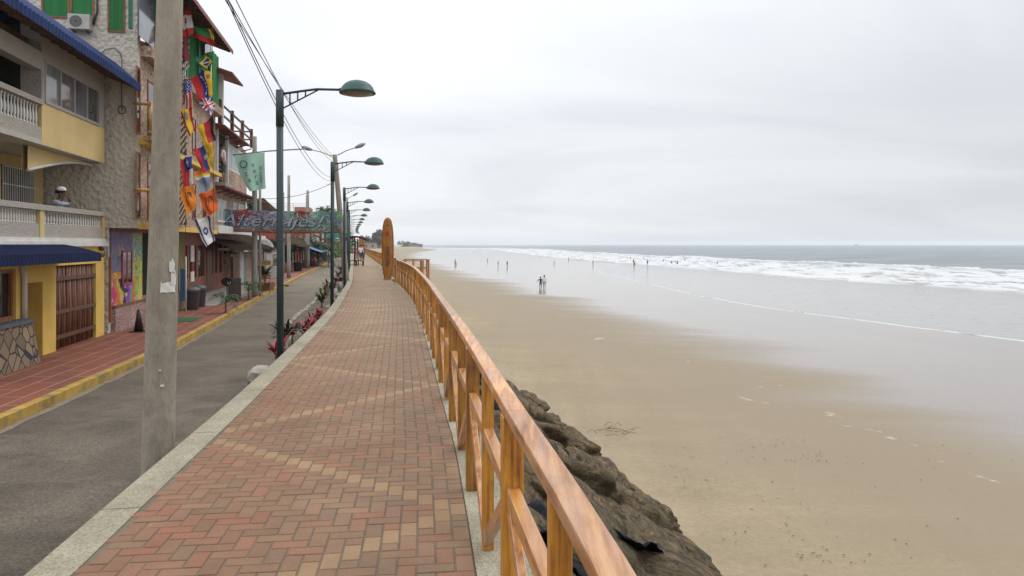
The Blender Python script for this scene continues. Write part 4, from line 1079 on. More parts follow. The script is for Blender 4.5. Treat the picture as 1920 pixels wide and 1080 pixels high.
# driftwood and debris on the sand
p = rp(1150,808,-3.22); t = thing('driftwood', 'small tangle of brown twigs and seaweed lying on the dry sand', 'driftwood', p, 0)
m = MB(); r = random.Random(5)
for i in range(16):
    a = r.uniform(-.6,.6)+(math.pi if r.random() < .5 else 0); x = r.gauss(0,.28); y = r.gauss(0,.22); l = r.uniform(.15,.5)
    m.tube([(x,y,.02),(x+math.cos(a)*l*.5,y+math.sin(a)*l*.5,.02+r.uniform(.02,.09)),(x+math.cos(a)*l,y+math.sin(a)*l,.015)], [.009,.007,.003], 5)
m.build('twigs', mat('twig', (.27,.17,.11), (.18,.11,.07), 6, .9), t)
m = MB(); r = random.Random(9)
for i in range(190):
    cl = [(1300,860,60,16),(1450,830,60,12),(1530,860,50,10),(1300,905,60,10),(1490,1005,90,26),(1560,1040,60,20),(1620,880,150,40),(1400,950,160,60)][r.randrange(8)]
    px = r.gauss(cl[0], cl[2]); py = r.gauss(cl[1], cl[3])
    if py < 700: continue
    D = 5.05*F0/(py-HY); x = (px-CX)*D/F0; w = x-coast(D)
    if not 4.6 < w < 15: continue
    z = tz(w)+.02; s = r.uniform(.006,.02)
    m.add([(x-s*1.6,D,z),(x,D-s,z+s*.3),(x+s*1.6,D,z),(x,D+s,z+s*.3),(x,D,z+s*.9)], [(0,1,4),(1,2,4),(2,3,4),(3,0,4)])
tag(m.build('beach_debris', mat('debris', (.13,.085,.055), (.07,.05,.035), 9, .9)), 'scattered bits of dark weed and shell on the dry sand', 'debris', kind='stuff')
# ------------------------------------------------------------------ street frame: s along the street, t into the block, z up
CORN = Vector((-11.03, 20.2, 0)); AX = Vector((-.1857, 1, 0)).normalized(); NX = Vector((-AX.y, AX.x, 0)); ROT = math.atan2(AX.y, AX.x)
def S(px, t=0):
    k = (px-CX)/F0; return (k*(CORN.y+t*NX.y)-CORN.x-t*NX.x)/(AX.x-k*AX.y)
def Zs(s, py, t=0):
    D = CORN.y+s*AX.y+t*NX.y; return EYE-(py-HY)*D/F0
def Z(px, py, t=0): return Zs(S(px, t), py, t)
def G(s, t, z): 
    v = CORN+AX*s+NX*t; return Vector((v.x, v.y, z))
class Bld:
    def __init__(b, name, label, cat, s0, t0=0, z0=WALKZ, group=None):
        b.o = (s0, t0, z0); b.t = thing(name, label, cat, G(s0,t0,z0), ROT, group)
    def part(b, name, mb, mt, parent=None, bevel=0, solid=0):
        return mb.build(name, mt, parent or b.t, org=b.o, bevel=bevel, solid=solid)
def BX(*a, m=0):
    x = MB(); x.box(*a, m=m); return x

# ================= building 1: yellow house with balconies
B = Bld('yellow_house', 'yellow and grey roughcast house with two balustraded balconies under a blue roof edge', 'house', 0)
sL = -9.5; s1 = S(180); s2 = S(105); s3 = S(80); s4 = S(45); s5 = S(30)
m = MB()
m.box(s1,0,WALKZ,-.004,.3,1.30); m.box(s3,0,WALKZ,s2,.3,1.30)
m.box(s4,0,.98,s3-.003,.3,1.30); m.box(s5-.0,0,WALKZ,s4,.3,1.30); m.box(sL,0,WALKZ,s5-2.2,.3,1.30); m.box(s5-2.2,0,WALKZ,s5-.002,.3,.27); 
m.box(sL,-.0,1.303,-.004,.3,1.745)
m.build
B.part('ground_wall', m, M['yellow'])
B.part('inner_wall', BX(sL,1.25,WALKZ,-.01,8.5,1.74), M['yellow'])
B.part('entrance_side', BX(s3+.002,.3,WALKZ,s3+.2,1.24,1.3), M['yellow'])
# gate of split cane
g = MB(); ng = 15; r = random.Random(2)
for i in range(ng):
    x = s2+.04+(s1-s2-.08)*(i+.5)/ng; dx = r.uniform(-.03,.03)
    g.tube([(x,.08,WALKZ+.03),(x+dx*.5,.06,.3),(x+dx,.08,1.28)], [.042,.045,.04], 7, m=i%2)
gate = B.part('gate', g, [M['darkwood'],M['redwood']])
g = MB()
for z in (WALKZ+.25,.18,.95): g.box(s2+.01,.0,z,s1-.01,.045,z+.09)
B.part('cross_slat', g, M['darkwood'], gate)
B.part('gate_recess', BX(s2,.31,WALKZ,s1,.36,1.3), M['dark'])
# shop window at the left
w = MB(); w.box(s5-2.2,.05,.27,s5-2.12,.12,1.30); w.box(s5-.08,.05,.27,s5-.003,.12,1.30); w.box(s5-2.119,.05,.27,s5-.081,.12,.35); w.box(s5-2.119,.05,1.22,s5-.081,.12,1.30); w.box(s5-1.1,.06,.351,s5-1.05,.11,1.219)
wf = B.part('window', w, M['redwood']); B.part('pane', BX(s5-2.12,.13,.28,s5-.01,.14,1.3), M['glassdark'], wf)
B.part('window_sill', BX(s5-2.3,-.30,.20,S(66,-.3),.0-.003,.275), mat('slate_slab', (.10,.11,.13),(.07,.08,.10),4,.7))
# stone clad plinth
mm, nt, b = newmat('crazy_stone')
tc = N(nt, 'ShaderNodeTexCoord'); vo = N(nt, 'ShaderNodeTexVoronoi', Scale=3.6, feature='DISTANCE_TO_EDGE'); L(nt, tc.outputs['Object'], vo.inputs['Vector'])
v2 = N(nt, 'ShaderNodeTexVoronoi', Scale=3.6); L(nt, tc.outputs['Object'], v2.inputs['Vector']); sp = N(nt, 'ShaderNodeSeparateColor'); L(nt, v2.outputs['Color'], sp.inputs[0])
rp_ = N(nt, 'ShaderNodeValToRGB'); e = rp_.color_ramp.elements; e[0].color = (.16,.115,.07,1); e[1].color = (.29,.21,.125,1); L(nt, sp.outputs[0], rp_.inputs[0])
r3 = N(nt, 'ShaderNodeValToRGB'); e = r3.color_ramp.elements; e[0].position = .035; e[0].color = (0,0,0,1); e[1].position = .05; e[1].color = (1,1,1,1); L(nt, vo.outputs['Distance'], r3.inputs[0])
mx = N(nt, 'ShaderNodeMixRGB'); mx.inputs[1].default_value = (.025,.028,.05,1); L(nt, r3.outputs[0], mx.inputs[0]); L(nt, rp_.outputs[0], mx.inputs[2]); L(nt, mx.outputs[0], b.inputs['Base Color']); b.inputs['Roughness'].default_value = .85
bp = N(nt, 'ShaderNodeBump', Strength=.8, Distance=.03); L(nt, r3.outputs[0], bp.inputs['Height']); L(nt, bp.outputs[0], b.inputs['Normal'])
pl = MB(); se = S(66,-.3); pl.add([(s5-2.3,-.26,.2),(se-.02,-.26,.2),(se-.02,-.003,.2),(s5-2.3,-.003,.2),(s5-2.3,-.36,WALKZ),(se+.10,-.36,WALKZ),(se+.10,-.003,WALKZ),(s5-2.3,-.003,WALKZ)],[(0,1,2,3),(4,5,1,0),(5,6,2,1),(4,0,3,7)]); B.part('stone_plinth', pl, mm)
p = MB(); sx = S(40); p.tube([(sx,-.06,.22),(sx,-.06,1.15),(sx-.06,-.03,1.36)], .055, 8); B.part('downpipe', p, M['white'])
# floor slab moulding
m = MB(); m.box(sL,-.10,1.75,0,.3,1.86); m.box(sL,-.05,1.861,0-.01,.3,1.95); B.part('moulding', m, M['white'])
B.part('balcony_floor', BX(sL,.301,1.75,-.01,8.4,1.93), M['soffit'])
m = MB(); m.box(sL,-.0,1.951,-.012,.14,2.25); B.part('balcony_parapet', m, M['roughcast'])
m = MB(); pils = [S(78), -.0]
for x0_, x1_ in ((S(78)-.12,S(78)+.1),(-.16,-.005),(S(78)-3.9,S(78)-3.7)): B.part('balcony_pilaster', BX(x0_,-.02,1.952,x1_,.16,2.549), M['sandyellow'])
B.part('balcony_handrail', BX(sL,-.05,2.55,.0,.19,2.67), M['roughcast'])
def baluster(s, t, z0, z1):
    h = z1-z0; return MB().lathe([(.036,0),(.036,h*.08),(.018,h*.14),(.034,h*.32),(.030,h*.5),(.016,h*.74),(.024,h*.80),(.018,h*.86),(.036,h*.92),(.036,h)], 8, (s,t,z0))
r0 = S(78)+.17; n = 23
for i in range(n): B.part('balcony_baluster', baluster(r0+(-.22-r0)*i/(n-1), .07, 2.251, 2.549), M['white'])
r1 = S(-30); 
n = 20
for i in range(n): B.part('balcony_baluster', baluster(r1+(S(78)-.2-r1)*i/(n-1), .07, 2.251, 2.549), M['white'])
# recessed wall of the lower balcony, with grille
tb = 1.5; a0, a1 = S(2,tb), S(64,tb); zw0, zw1 = 2.75, Zs(S(40,tb),315,tb)
m = MB(); m.box(sL,tb,1.95,a0,tb+.25,3.98); m.box(a1,tb,1.95,-.02,tb+.25,3.98); m.box(a0+.001,tb,1.95,a1-.001,tb+.25,zw0); m.box(a0+.001,tb,zw1,a1-.001,tb+.25,3.98)
B.part('balcony_back_wall', m, M['sandyellow'])
w = MB(); gr = MB()
w.box(a0,tb+.12,zw0,a1,tb+.14,zw1); wf = B.part('window', w, M['glassdark'])
for i in range(15):
    x = a0+(a1-a0)*(i+.5)/15; gr.box(x-.012,tb-.03,zw0,x+.012,tb-.008,zw1)
for z in (zw0+.02,(zw0+zw1)/2,zw1-.05): gr.box(a0,tb-.045,z,a1,tb-.031,z+.03)
B.part('window_grille', gr, M['white'], wf)
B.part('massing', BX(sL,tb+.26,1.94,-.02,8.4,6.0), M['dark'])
# first-floor projecting bay and soffit
s6 = S(78)
B.part('bay_floor', BX(sL,0,3.985,-.005,tb+.25,4.10), M['soffit'])
m = MB(); m.box(s6,.0-.003,4.0,0,.2,4.92); B.part('bay_apron', m, M['sandyellow'])
w0, w1 = S(84), S(186); zb_, zt_ = 4.92, 5.90
m = MB(); m.box(s6,0,4.921,w0,.2,zt_); m.box(w1,0,4.921,0,.2,zt_); m.box(s6,0,zt_+.001,0,.2,6.68); m.box(-.2,.201,4.0,0,tb,6.68); m.box(s6,.201,4.0,s6+.2,.42,6.68)
B.part('bay_wall', m, M['roughcast'])
w = MB(); 
w.box(w0+.002,-.03,zb_+.002,w1-.002,.1,zb_+.07); w.box(w0+.002,-.02,zt_-.07,w1-.002,.1,zt_-.002)
nx = 4
for i in range(nx+1):
    x = w0+.03+(w1-w0-.06)*i/nx; w.box(x-.028,-.015,zb_+.071,x+.028,.09,zt_-.071)
wf = B.part('window', w, M['aluminium'])
mp_ = [glass('pane_pale', (.16,.17,.17), .1), glass('pane_pink', (.14,.11,.11), .08), glass('pane_mid', (.10,.10,.115), .05), glass('pane_dark', (.05,.05,.045), .05)]
for i in range(nx):
    xa = w0+.03+(w1-w0-.06)*i/nx+.028; xb = w0+.03+(w1-w0-.06)*(i+1)/nx-.028
    B.part('pane', BX(xa,.03+.01*(i%2),zb_+.071,xb,.05+.01*(i%2),zt_-.071), mp_[i], wf)
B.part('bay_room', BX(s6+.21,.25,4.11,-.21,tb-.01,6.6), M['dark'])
# corbel bracket under the bay
m = MB()
pts = [(S(82,0)+.0,4.0-.002),(-.03,3.98)]
k = 12
for i in range(k):
    f0, f1 = i/k, (i+1)/k; x0 = s6+.05+(-.08-s6-.05)*f0; x1 = s6+.05+(-.08-s6-.05)*f1
    z0 = 3.98-.50*(1-math.sin(f0*math.pi/2)); z1 = 3.98-.50*(1-math.sin(f1*math.pi/2))
    m.add([(x0,.3,z0-.06),(x1,.3,z1-.06),(x1,.3,3.979),(x0,.3,3.979),(x0,.42,z0-.06),(x1,.42,z1-.06),(x1,.42,3.979),(x0,.42,3.979)],[(0,1,2,3),(5,4,7,6),(0,4,5,1)])
B.part('arched_bracket', m, M['sandyellow'])
m = MB(); m.tube([(s6+.05+(-.13-s6)*i/10,.29,3.98-.50*(1-math.sin(i/10*math.pi/2))-.05) for i in range(11)], .035, 6); B.part('bracket_moulding', m, M['white'])
# upper balcony left of the bay
B.part('upper_balcony_parapet', BX(sL,0,4.101,s6-.003,.14,4.36), M['roughcast'])
B.part('upper_handrail', BX(sL,-.05,4.85,s6-.003,.19,4.96), M['roughcast'])
ua = S(-40); n = 19
for i in range(n): B.part('upper_baluster', baluster(ua+(s6-.12-ua)*i/(n-1), .07, 4.361, 4.849), M['white'])
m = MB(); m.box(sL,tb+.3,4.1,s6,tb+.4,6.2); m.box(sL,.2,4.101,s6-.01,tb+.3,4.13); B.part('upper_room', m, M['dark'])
B.part('lintel', BX(sL,.0,5.62,s6-.003,.25,6.02), M['roughcast'])
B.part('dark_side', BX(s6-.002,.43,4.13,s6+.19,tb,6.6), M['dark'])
B.part('ceiling', BX(sL,.26,6.2,s6-.003,tb+.3,6.3), M['darkwood'])
# roof: ribbed blue sheet edge with rafters
re = .35
m = MB()
def rib(u, v):
    s = sL+(re-sL)*u; ph = math.sin((s)*2*math.pi/.17)
    t = -.82+.62*v; z = 6.22+.55*v+.020*ph; return (s, t, z)
m.grid(rib, 420, 3, 0)
def rib2(u, v):
    s = sL+(re-sL)*u; ph = math.sin((s)*2*math.pi/.17); return (s, -.82-.012*ph, 6.22+.02*ph*(1-v)-.19*v)
m.grid(rib2, 420, 1, 0)
m.grid(lambda u, v: (sL+(re-sL)*u, -.2+8*v, 6.77+1.0*v), 20, 2)
rf = B.part('roof', m, M['blue'])
for i in range(19):
    x = re-.25-i*.50; q = MB(); q.add([(x-.04,-.80,6.05),(x+.04,-.80,6.05),(x+.04,.0,6.36),(x-.04,.0,6.36),(x-.04,-.80,6.15),(x+.04,-.80,6.15),(x+.04,.0,6.68),(x-.04,.0,6.68)],[(0,1,2,3),(4,7,6,5),(0,4,5,1),(1,5,6,2),(2,6,7,3),(3,7,4,0)])
    B.part('rafter', q, M['darkwood'], rf)
m = MB(); m.add([(sL,-.79,6.16),(re-.02,-.79,6.16),(re-.02,.0,6.69),(sL,.0,6.69)],[(0,1,2,3)]); B.part('soffit_board', m, M['darkwood'], rf)
# two round lamps on the corner pillar
for zz, cc in ((Z(185,466),M['iron']),(Z(188,478),M['darkwood'])):
    B.part('wall_light', MB().lathe([(.001,-.07),(.05,-.05),(.065,0),(.05,.05),(.001,.07)], 10, (S(186),-.07,zz)), cc)
B.part('ceiling_light', MB().lathe([(.001,-.08),(.07,-.06),(.09,-.01),(.09,0)], 10, (S(78,.7),.7,3.984)), M['iron'])
# blue awning
A_ = Bld('shop_awning', 'dark blue ribbed awning with hanging edge over the yellow ground floor', 'awning', S(155,-.5), 0, 1.2)
m = MB(); e0 = sL; e1 = S(150,-.45)
def aw(u, v):
    s = e0+(e1-e0)*u; t = -.02-.86*v; z = 1.80-.10*v-.10*v*v+.012*math.sin(s*2*math.pi/.14); return (s, t, z)
m.grid(aw, 460, 6, 0)
m.grid(lambda u, v: (e0+(e1-e0)*u, -.88-.02*v+.012*math.sin((e0+(e1-e0)*u)*2*math.pi/.14), 1.60-.19*v), 460, 2, 0)
m.add([(e1,-.12,1.79),(e1,-.45,1.73),(e1,-.88,1.60),(e1,-.90,1.41),(e1,-.02,1.45)],[(0,1,2,3,4)])
A_.part('canopy', m, M['navy']); 
m = MB(); m.tube([(e1-.03,-.03,1.46),(e1-.03,-.86,1.43)], .015, 6); A_.part('support_arm', m, M['iron'])

# ================= building 2: white stucco tower, brown front
TP = -.75; s_b = .30; sE = S(404,TP)
B = Bld('stucco_building', 'tall rough stucco building with brown pebble front, log balconies and green curtained top floor', 'building', s_b)
m = MB(); m.box(s_b,TP,2.36,s_b+.25,9,7.0); B.part('side_wall', m, M['stucco'])
B.part('upper_side_wall', BX(s_b,TP,7.001,s_b+.25,9,9.9), M['stucco_up'])
B.part('lower_side_wall', BX(s_b,0,WALKZ,s_b+.25,9,2.359), M['stucco'])
B.part('side_ledge', BX(s_b-.03,TP-.02,2.25,s_b+.9,TP+.9,2.358), M['stucco'])
# side windows with green curtains
def sidewin(pa, pb, pyt, pyb, nm):
    # px -> t on plane s=s_b
    def T(px):
        k = (px-CX)/F0; X0 = CORN.x+AX.x*s_b; Y0 = CORN.y+AX.y*s_b
        return (k*Y0-X0)/(NX.x-k*NX.y)
    ta, tb2 = T(pa), T(pb); D = CORN.y+AX.y*s_b+NX.y*(ta+tb2)/2
    z0 = EYE-(pyb-HY)*D/F0; z1 = EYE-(pyt-HY)*D/F0; x = s_b-.03
    w = MB(); f = .05
    for (u0,v0,u1,v1) in ((ta,z0,tb2,z0+f),(ta,z1-f,tb2,z1),(ta,z0+f,ta-f,z1-f),(tb2+f,z0+f,tb2,z1-f)): w.box(x,u0,v0,s_b+.02,u1,v1)
    wf = B.part('window', w, M['redwood']); B.part('curtain', BX(s_b-.012,tb2+f,z0+f,s_b-.004,ta-f,z1-f), M['green_curtain'], wf)
sidewin(78, 131, -60, 34, 0); sidewin(131.5, 177, -60, 35, 0); sidewin(202, 235, -80, 61, 0)
# upper front wall with window openings
zF = [2.36, 4.72, 7.05]
m = MB(); m.box(s_b+.25,TP,2.36,sE,TP+.25,7.04); m.box(sE-.25,TP+.25,2.36,sE,9,9.9); B.part('front_wall', m, M['pebble'])
for k, z in enumerate((2.22, 4.58)):
    mb = BX(s_b+.04,TP-.25,z,sE,TP-.002,z+.14) if k else BX(s_b+.04,TP-.10,z-.0,sE,TP-.002,z+.16)
    B.part('floor_beam', mb, M['yellow'])
B.part('top_beam', BX(s_b+.25,TP-.30,7.05,sE,TP+.26,7.36), M['pebble'])
def fwin(pa, pb, z0, z1, t=TP, frame=M['redwood'], pane=M['glassdark'], Bd=None, fw=.05, split=0):
    Bd = Bd or B; a, b_ = S(pa,t), S(pb,t); w = MB()
    w.box(a,t-.03,z0,b_,t-.002,z0+fw); w.box(a,t-.03,z1-fw,b_,t-.002,z1); w.box(a,t-.03,z0+fw,a+fw,t-.002,z1-fw); w.box(b_-fw,t-.03,z0+fw,b_,t-.002,z1-fw)
    for i in range(1, split+1):
        x = a+(b_-a)*i/(split+1); w.box(x-fw/2,t-.025,z0+fw,x+fw/2,t-.002,z1-fw)
    wf = Bd.part('window', w, frame); Bd.part('pane', BX(a+fw,t-.012,z0+fw,b_-fw,t-.004,z1-fw), pane, wf); return wf
for z in (2.5, 4.86):
    fwin(254, 262, z, z+1.85); fwin(276, 289, z, z+1.7); fwin(360, 366, z+.2, z+1.5); fwin(380,386,z+.3,z+1.4)
# log balconies
def logbal(pa, pb, z):
    a, b_ = S(pa,TP-.2), S(pb,TP-.2); t0 = TP-.42
    m = MB()
    m.box(a,t0-.05,z-.12,b_,TP-.26,z)
    for x in (a+.08, (a+b_)/2, b_-.08): m.tube([(x,t0,z),(x,t0,z+.95)], .07, 8)
    for x in (a+.18,a+.34): m.tube([(x,t0,z+.05),(x,t0,z+.85)], .045, 7)
    m.tube([(a,t0,z+.88),(b_,t0,z+.88)], .05, 8); m.tube([(a,t0,z+.12),(b_,t0,z+.12)], .045, 8)
    for x0, x1 in ((a+.4,(a+b_)/2-.05),((a+b_)/2+.05,b_-.1)):
        m.tube([(x0,t0,z+.15),(x1,t0,z+.85)], .03, 6); m.tube([(x0,t0,z+.85),(x1,t0,z+.15)], .03, 6)
    m.tube([(a+.05,t0,z+.88),(a+.05,TP,z+.88)], .045, 8); m.tube([(b_-.05,t0,z+.88),(b_-.05,TP,z+.88)], .045, 8)
    B.part('log_balcony', m, M['log'])
logbal(264, 292, 4.75); logbal(265, 294, 2.40)
# slatted cane screens on the far balconies
for k, (z0, z1) in enumerate(((2.45,4.5),(4.8,6.95),(7.4,9.2))):
    a, b_ = S(333,TP-.3), S(356,TP-.3); m = MB(); q = MB()
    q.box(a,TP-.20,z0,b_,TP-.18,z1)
    i = 0; z = z0-.3
    while z < z1-.15:
        za, zb2 = z, z+.75; x0, x1 = a+.03, b_-.03
        if za < z0: x0 += (x1-x0)*(z0-za)/.75; za = z0
        if zb2 > z1: x1 = x0+(x1-x0)*(z1-za)/(zb2-za); zb2 = z1
        m.bar((x0,TP-.28,za),(x1,TP-.28,zb2),.03,.085); z += .21
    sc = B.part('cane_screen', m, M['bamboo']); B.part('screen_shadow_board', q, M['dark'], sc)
# top floor veranda: green curtains, glass, posts
zt0, zt1 = 7.37, 9.5
m = MB(); m.grid(lambda u, v: (s_b+.3+(sE-s_b-.4)*u, TP-.12+.035*math.sin(u*150)+.0*v, zt0+(zt1-zt0)*v), 300, 1, 0); B.part('curtain', m, M['green_curtain'])
for pa, pb in ((262,290),(345,352),(385,397)):
    a, b_ = S(pa,TP-.28), S(pb,TP-.28); w = MB(); w.box(a,TP-.27,zt0,b_,TP-.25,zt1); B.part('glass_panel', w, M['glass'])
for px in (249.5, 297, 352, 375, 397):
    a = S(px,TP-.3); B.part('veranda_post', BX(a-.05,TP-.29,zt0,a+.06,TP-.20,zt1), M['white'] if px > 390 else M['green_frame'])
# roof with corrugated underside
m = MB(); rs, rE, rt = s_b-.3, S(436,-1.9), -1.9
zr = Zs(rE, 95, rt)
def roofp(u, v):
    s = rs+(rE-rs)*u; return (s, rt+5.5*v, zr+1.9*v+.03*math.sin((s)*2*math.pi/.32))
m.grid(roofp, 330, 4, 0); rf = B.part('roof', m, M['tile_brown'], solid=.03)
for i in range(22):
    x = rs+.3+(rE-rs-.5)*i/21; B.part('rafter', MB().bar((x,rt+.05,zr-.08),(x,rt+1.5,zr+.43),.07,.09), M['darkwood'], rf)
B.part('fascia', BX(rs,rt-.03,zr-.14,rE,rt-.002,zr-.0), M['maroon'], rf)
# ground floor: mural wall, doorway, shopfront
ma, mb_ = S(207), S(266); z0m, z1m = .08, 2.15
mcols = [(.42,.20,.30),(.10,.12,.28),(.05,.30,.12),(.55,.40,.05),(.55,.15,.03),(.50,.03,.15),(.25,.04,.35),(.03,.28,.42),(.22,.45,.06),(.20,.16,.24),(.45,.40,.34),(.10,.09,.14),(.55,.48,.12),(.02,.02,.03)]
mm_ = [pal(c, .6) for c in mcols]
def mural(u, v):
    a = noise.fractal(Vector((u*5, v*5, 1)), 1, 2, 3); b_ = noise.noise(Vector((u*13, v*13, 4)))
    if v < .36:
        k = int((u*9+a*1.2+(v-.18)*2*math.sin(u*7)))
        if b_ > .38: return 10
        return [5,4,3,13,6,7,4,8,12,3][k % 10]
    if u > .66: return [12,8,3,2,10,7][int(abs(a*5+b_*3+v*6)) % 6]
    if v > .82: return [9,1,9,6,1,0][int(abs(a*6+b_*3+u*5)) % 6]
    if v < .44: return [4,3,4,12][int(abs(a*5+b_*4)) % 4]
    return [9,9,1,9,11,2,3,0][int(abs(a*7+b_*4+v*5)) % 8]
m = MB(); m.grid(lambda u, v: (ma+(mb_-ma)*u, -.012, z0m+(z1m-z0m)*v), 62, 56, mural, smooth=False); B.part('mural', m, mm_)
B.part('mural_wall', BX(S(205),.0,.05,mb_,.25,2.36), M['redwood'])
B.part('pebble_plinth', BX(S(208),-.12,WALKZ,S(333),.2,.049), M['pebblepink'])
B.part('plinth_cap', BX(S(207),-.15,.0501,S(333),-.013,.08), M['redwood'])
fwin(228, 247, .62, 1.62, t=-.02, frame=flat('magenta_frame', (.35,.02,.08), .5), pane=M['glassdark'], fw=.06, split=1)
B.part('shutter', BX(s_b+.02,-.06,-.35,S(205),.0-.003,1.45), M['redwood'])
B.part('door_recess', BX(mb_+.01,.6,.05,S(333),.7,2.36), M['dark'])
B.part('eave_board', BX(S(205),-.06,2.16,S(333),-.003,2.24), M['maroon'])
B.part('green_column', BX(S(334),-.02,WALKZ,S(344),.3,2.36), mat('green_brown_paint', (.10,.17,.03),(.22,.10,.03), 3, .7))
fz = -.30
B.part('shop_floor', BX(S(333),-.0,WALKZ,sE,3,fz), M['conc_grey'])
m = MB(); m.box(S(346),.02,fz,S(399),.25,.45); m.box(S(346),.02,1.75,S(399),.25,2.36)
for px in (346, 353.5, 362, 370, 385, 396.5): a = S(px); m.box(a,.03,.45,a+.28 if px != 385 else a+.4,.24,1.75)
B.part('shopfront_frame', m, mat('shopfront_red', (.23,.07,.04),(.16,.045,.028), 2, .6))
B.part('shop_glass', BX(S(346),.12,.45,S(399),.14,1.75), glass('shop_glass', (.05,.055,.06), .05))
m = MB(); 
for pxa, pxb, za, zb2 in ((358,364,1.1,1.75),(358,364,.3,.7)): m.box(S(pxa),-.0-.01,za,S(pxb),.028,zb2)
B.part('poster', m, M['white'])
B.part('interior', BX(S(346),1.2,fz,S(440),1.3,2.3), M['dark'])

# hanging things on building 2: air conditioner on side wall
def Tside(px):
    k = (px-CX)/F0; X0 = CORN.x+AX.x*s_b; Y0 = CORN.y+AX.y*s_b; return (k*Y0-X0)/(NX.x-k*NX.y)
ta, tb2 = Tside(134), Tside(175); D = 20.3; z0 = EYE-(58-HY)*D/F0; z1 = EYE-(30-HY)*D/F0
AC = Bld('air_conditioner', 'white outdoor air conditioner unit mounted under the green side windows', 'air conditioner', s_b, ta, z0)
AC.part('casing', BX(s_b-.28,tb2,z0,s_b-.03,ta,z1), mat('ac_white', (.50,.49,.45), (.42,.41,.37), 4, .5), bevel=.012)
fan = MB(); fc = (s_b-.285, tb2+(ta-tb2)*.62, (z0+z1)/2)
def ring(mb, c, r0, r1, x, mi=0, n=24):
    vs = []; 
    for i in range(n):
        a = 2*math.pi*i/n; vs += [(x, c[1]+r0*math.cos(a), c[2]+r0*math.sin(a)), (x, c[1]+r1*math.cos(a), c[2]+r1*math.sin(a))]
    mb.add(vs, [(2*i, 2*i+1, (2*i+3) % (2*n), (2*i+2) % (2*n)) for i in range(n)], mi)
fan.add([(s_b-.283, fc[1]+.155*math.cos(2*math.pi*i/24), fc[2]+.155*math.sin(2*math.pi*i/24)) for i in range(24)], [tuple(range(24))])
fp = AC.part('fan_opening', fan, M['iron'])
g = MB()
for r_ in (.04,.075,.11,.15): ring(g, fc, r_, r_+.012, s_b-.288)
AC.part('fan_grille', g, M['aluminium'], fp)
AC.part('bracket', BX(s_b-.30,ta-.12,z0-.05,s_b-.01,ta-.09,z0-.002), M['iron']); AC.part('bracket', BX(s_b-.30,tb2+.09,z0-.05,s_b-.01,tb2+.12,z0-.002), M['iron'])
c = [G(s_b-.06, Tside(x), EYE-(y-HY)*20.3/F0) for x, y in ((176,45),(184,20),(183,-30))]
m = MB(); m.tube([p-c[0] for p in c], .03, 6); o = m.build('pipe', M['iron']); o.location = c[0]; tag(o, 'dark insulated pipe rising beside the air conditioner', 'pipe')
c = [G(s_b-.05, Tside(x), EYE-(y-HY)*20.3/F0) for x, y in ((192,98),(200,90),(215,87),(226,95),(230,110),(229,150),(230,205))]
m = MB(); m.tube([p-c[0] for p in c], .012, 5); o = m.build('loose_cable', M['iron']); o.location = c[0]; tag(o, 'loose looped cable hanging down the stucco side wall', 'cable')
m = MB(); p = G(s_b-.04, Tside(230), EYE-(203-HY)*20.3/F0)
m.tube([(.0, .10*math.cos(a/12*2*math.pi), .11*math.sin(a/12*2*math.pi)) for a in range(13)], .012, 5); o = m.build('cable_coil', M['iron']); o.location = p; o.rotation_euler = (0,0,ROT); tag(o, 'small oval coil of cable on the stucco side wall', 'cable')

# ================= building 3: narrow guest house with terrace roof
TQ = -.55; q0 = sE+.05; q1 = S(461,TQ)
B = Bld('guest_house', 'narrow brown three storey guest house with pale blinds and a railed roof terrace', 'building', q0, 0)
zt = Zs(q1, 283, TQ); zm = Zs(q1, 372, TQ); zf = Zs(S(440,TQ), 438, TQ)
B.part('ground_wall', BX(q0,.02,fz,S(440),.25,.45), mat('shop_red2', (.24,.075,.045),(.17,.05,.03), 2, .7))
m = MB(); 
for px in (401, 409, 417.5, 427, 436): a = S(px); m.box(a,.03,.451,a+.42,.24,2.0)
m.box(q0,.02,2.001,S(440),.25,zf-.1); B.part('shopfront_frame', m, M['shop'] if 'shop' in M else mat('shop_red3', (.22,.08,.05),(.15,.05,.035), 2, .7))
B.part('shop_glass', BX(q0,.12,.451,S(440),.14,2.0), glass('shop_glass2', (.05,.05,.055), .06))
B.part('door', BX(S(388.5),-.0,fz,S(396),.02,1.7), M['darkwood'])
B.part('white_fascia', BX(q0-.2,TQ-.35,zf-.05,S(465,TQ),TQ-.1,zf+.28), M['white'])
B.part('shop_floor', BX(q0+.01,-.05,WALKZ,S(440),3,fz-.002), M['conc_grey'])
m = MB(); m.box(q0,TQ,zf-.1,q1,TQ+.25,zm); m.box(q0,TQ+.2505,zm-.1,q1,8,zm); B.part('first_floor_wall', m, M['pebble'])
m = MB(); m.box(q0,TQ,zm+.14,q1,TQ+.25,zt); m.box(q1-.25,TQ+.251,zf,q1,8,zt); B.part('second_floor_wall', m, mat('brown_wall', (.30,.22,.17),(.22,.16,.125), 1.5, .85, .2, 30, dirt=.4))
for pa, pb, z0, z1 in ((407,424,zf+.45,zm-.45),(436,443,zf+.4,zm-.4),(446,457,zf+.4,zm-.4)):
    fwin(pa, pb, z0, z1, t=TQ, frame=M['white'], pane=mat('blind', (.34,.42,.41),(.24,.30,.30), 1.2, .4, stretch=(8,8,.1)), split=1, fw=.09)
zw = Zs(S(428,TQ),275,TQ)
fwin(427, 455, zm+1.05, zt-.25, t=TQ, frame=M['white'], pane=mat('blind2', (.40,.47,.46),(.26,.33,.33), 1.2, .4, stretch=(8,8,.1)), split=3, fw=.09)
B.part('brick_apron', BX(S(426.5,TQ),TQ-.04,zm+.15,q1-.02,TQ-.003,zm+1.04), M['pebble'])
B.part('balcony_recess', BX(S(407,TQ),TQ-.02,zm+.15,S(424,TQ),TQ-.004,zt-.1), M['dark'])
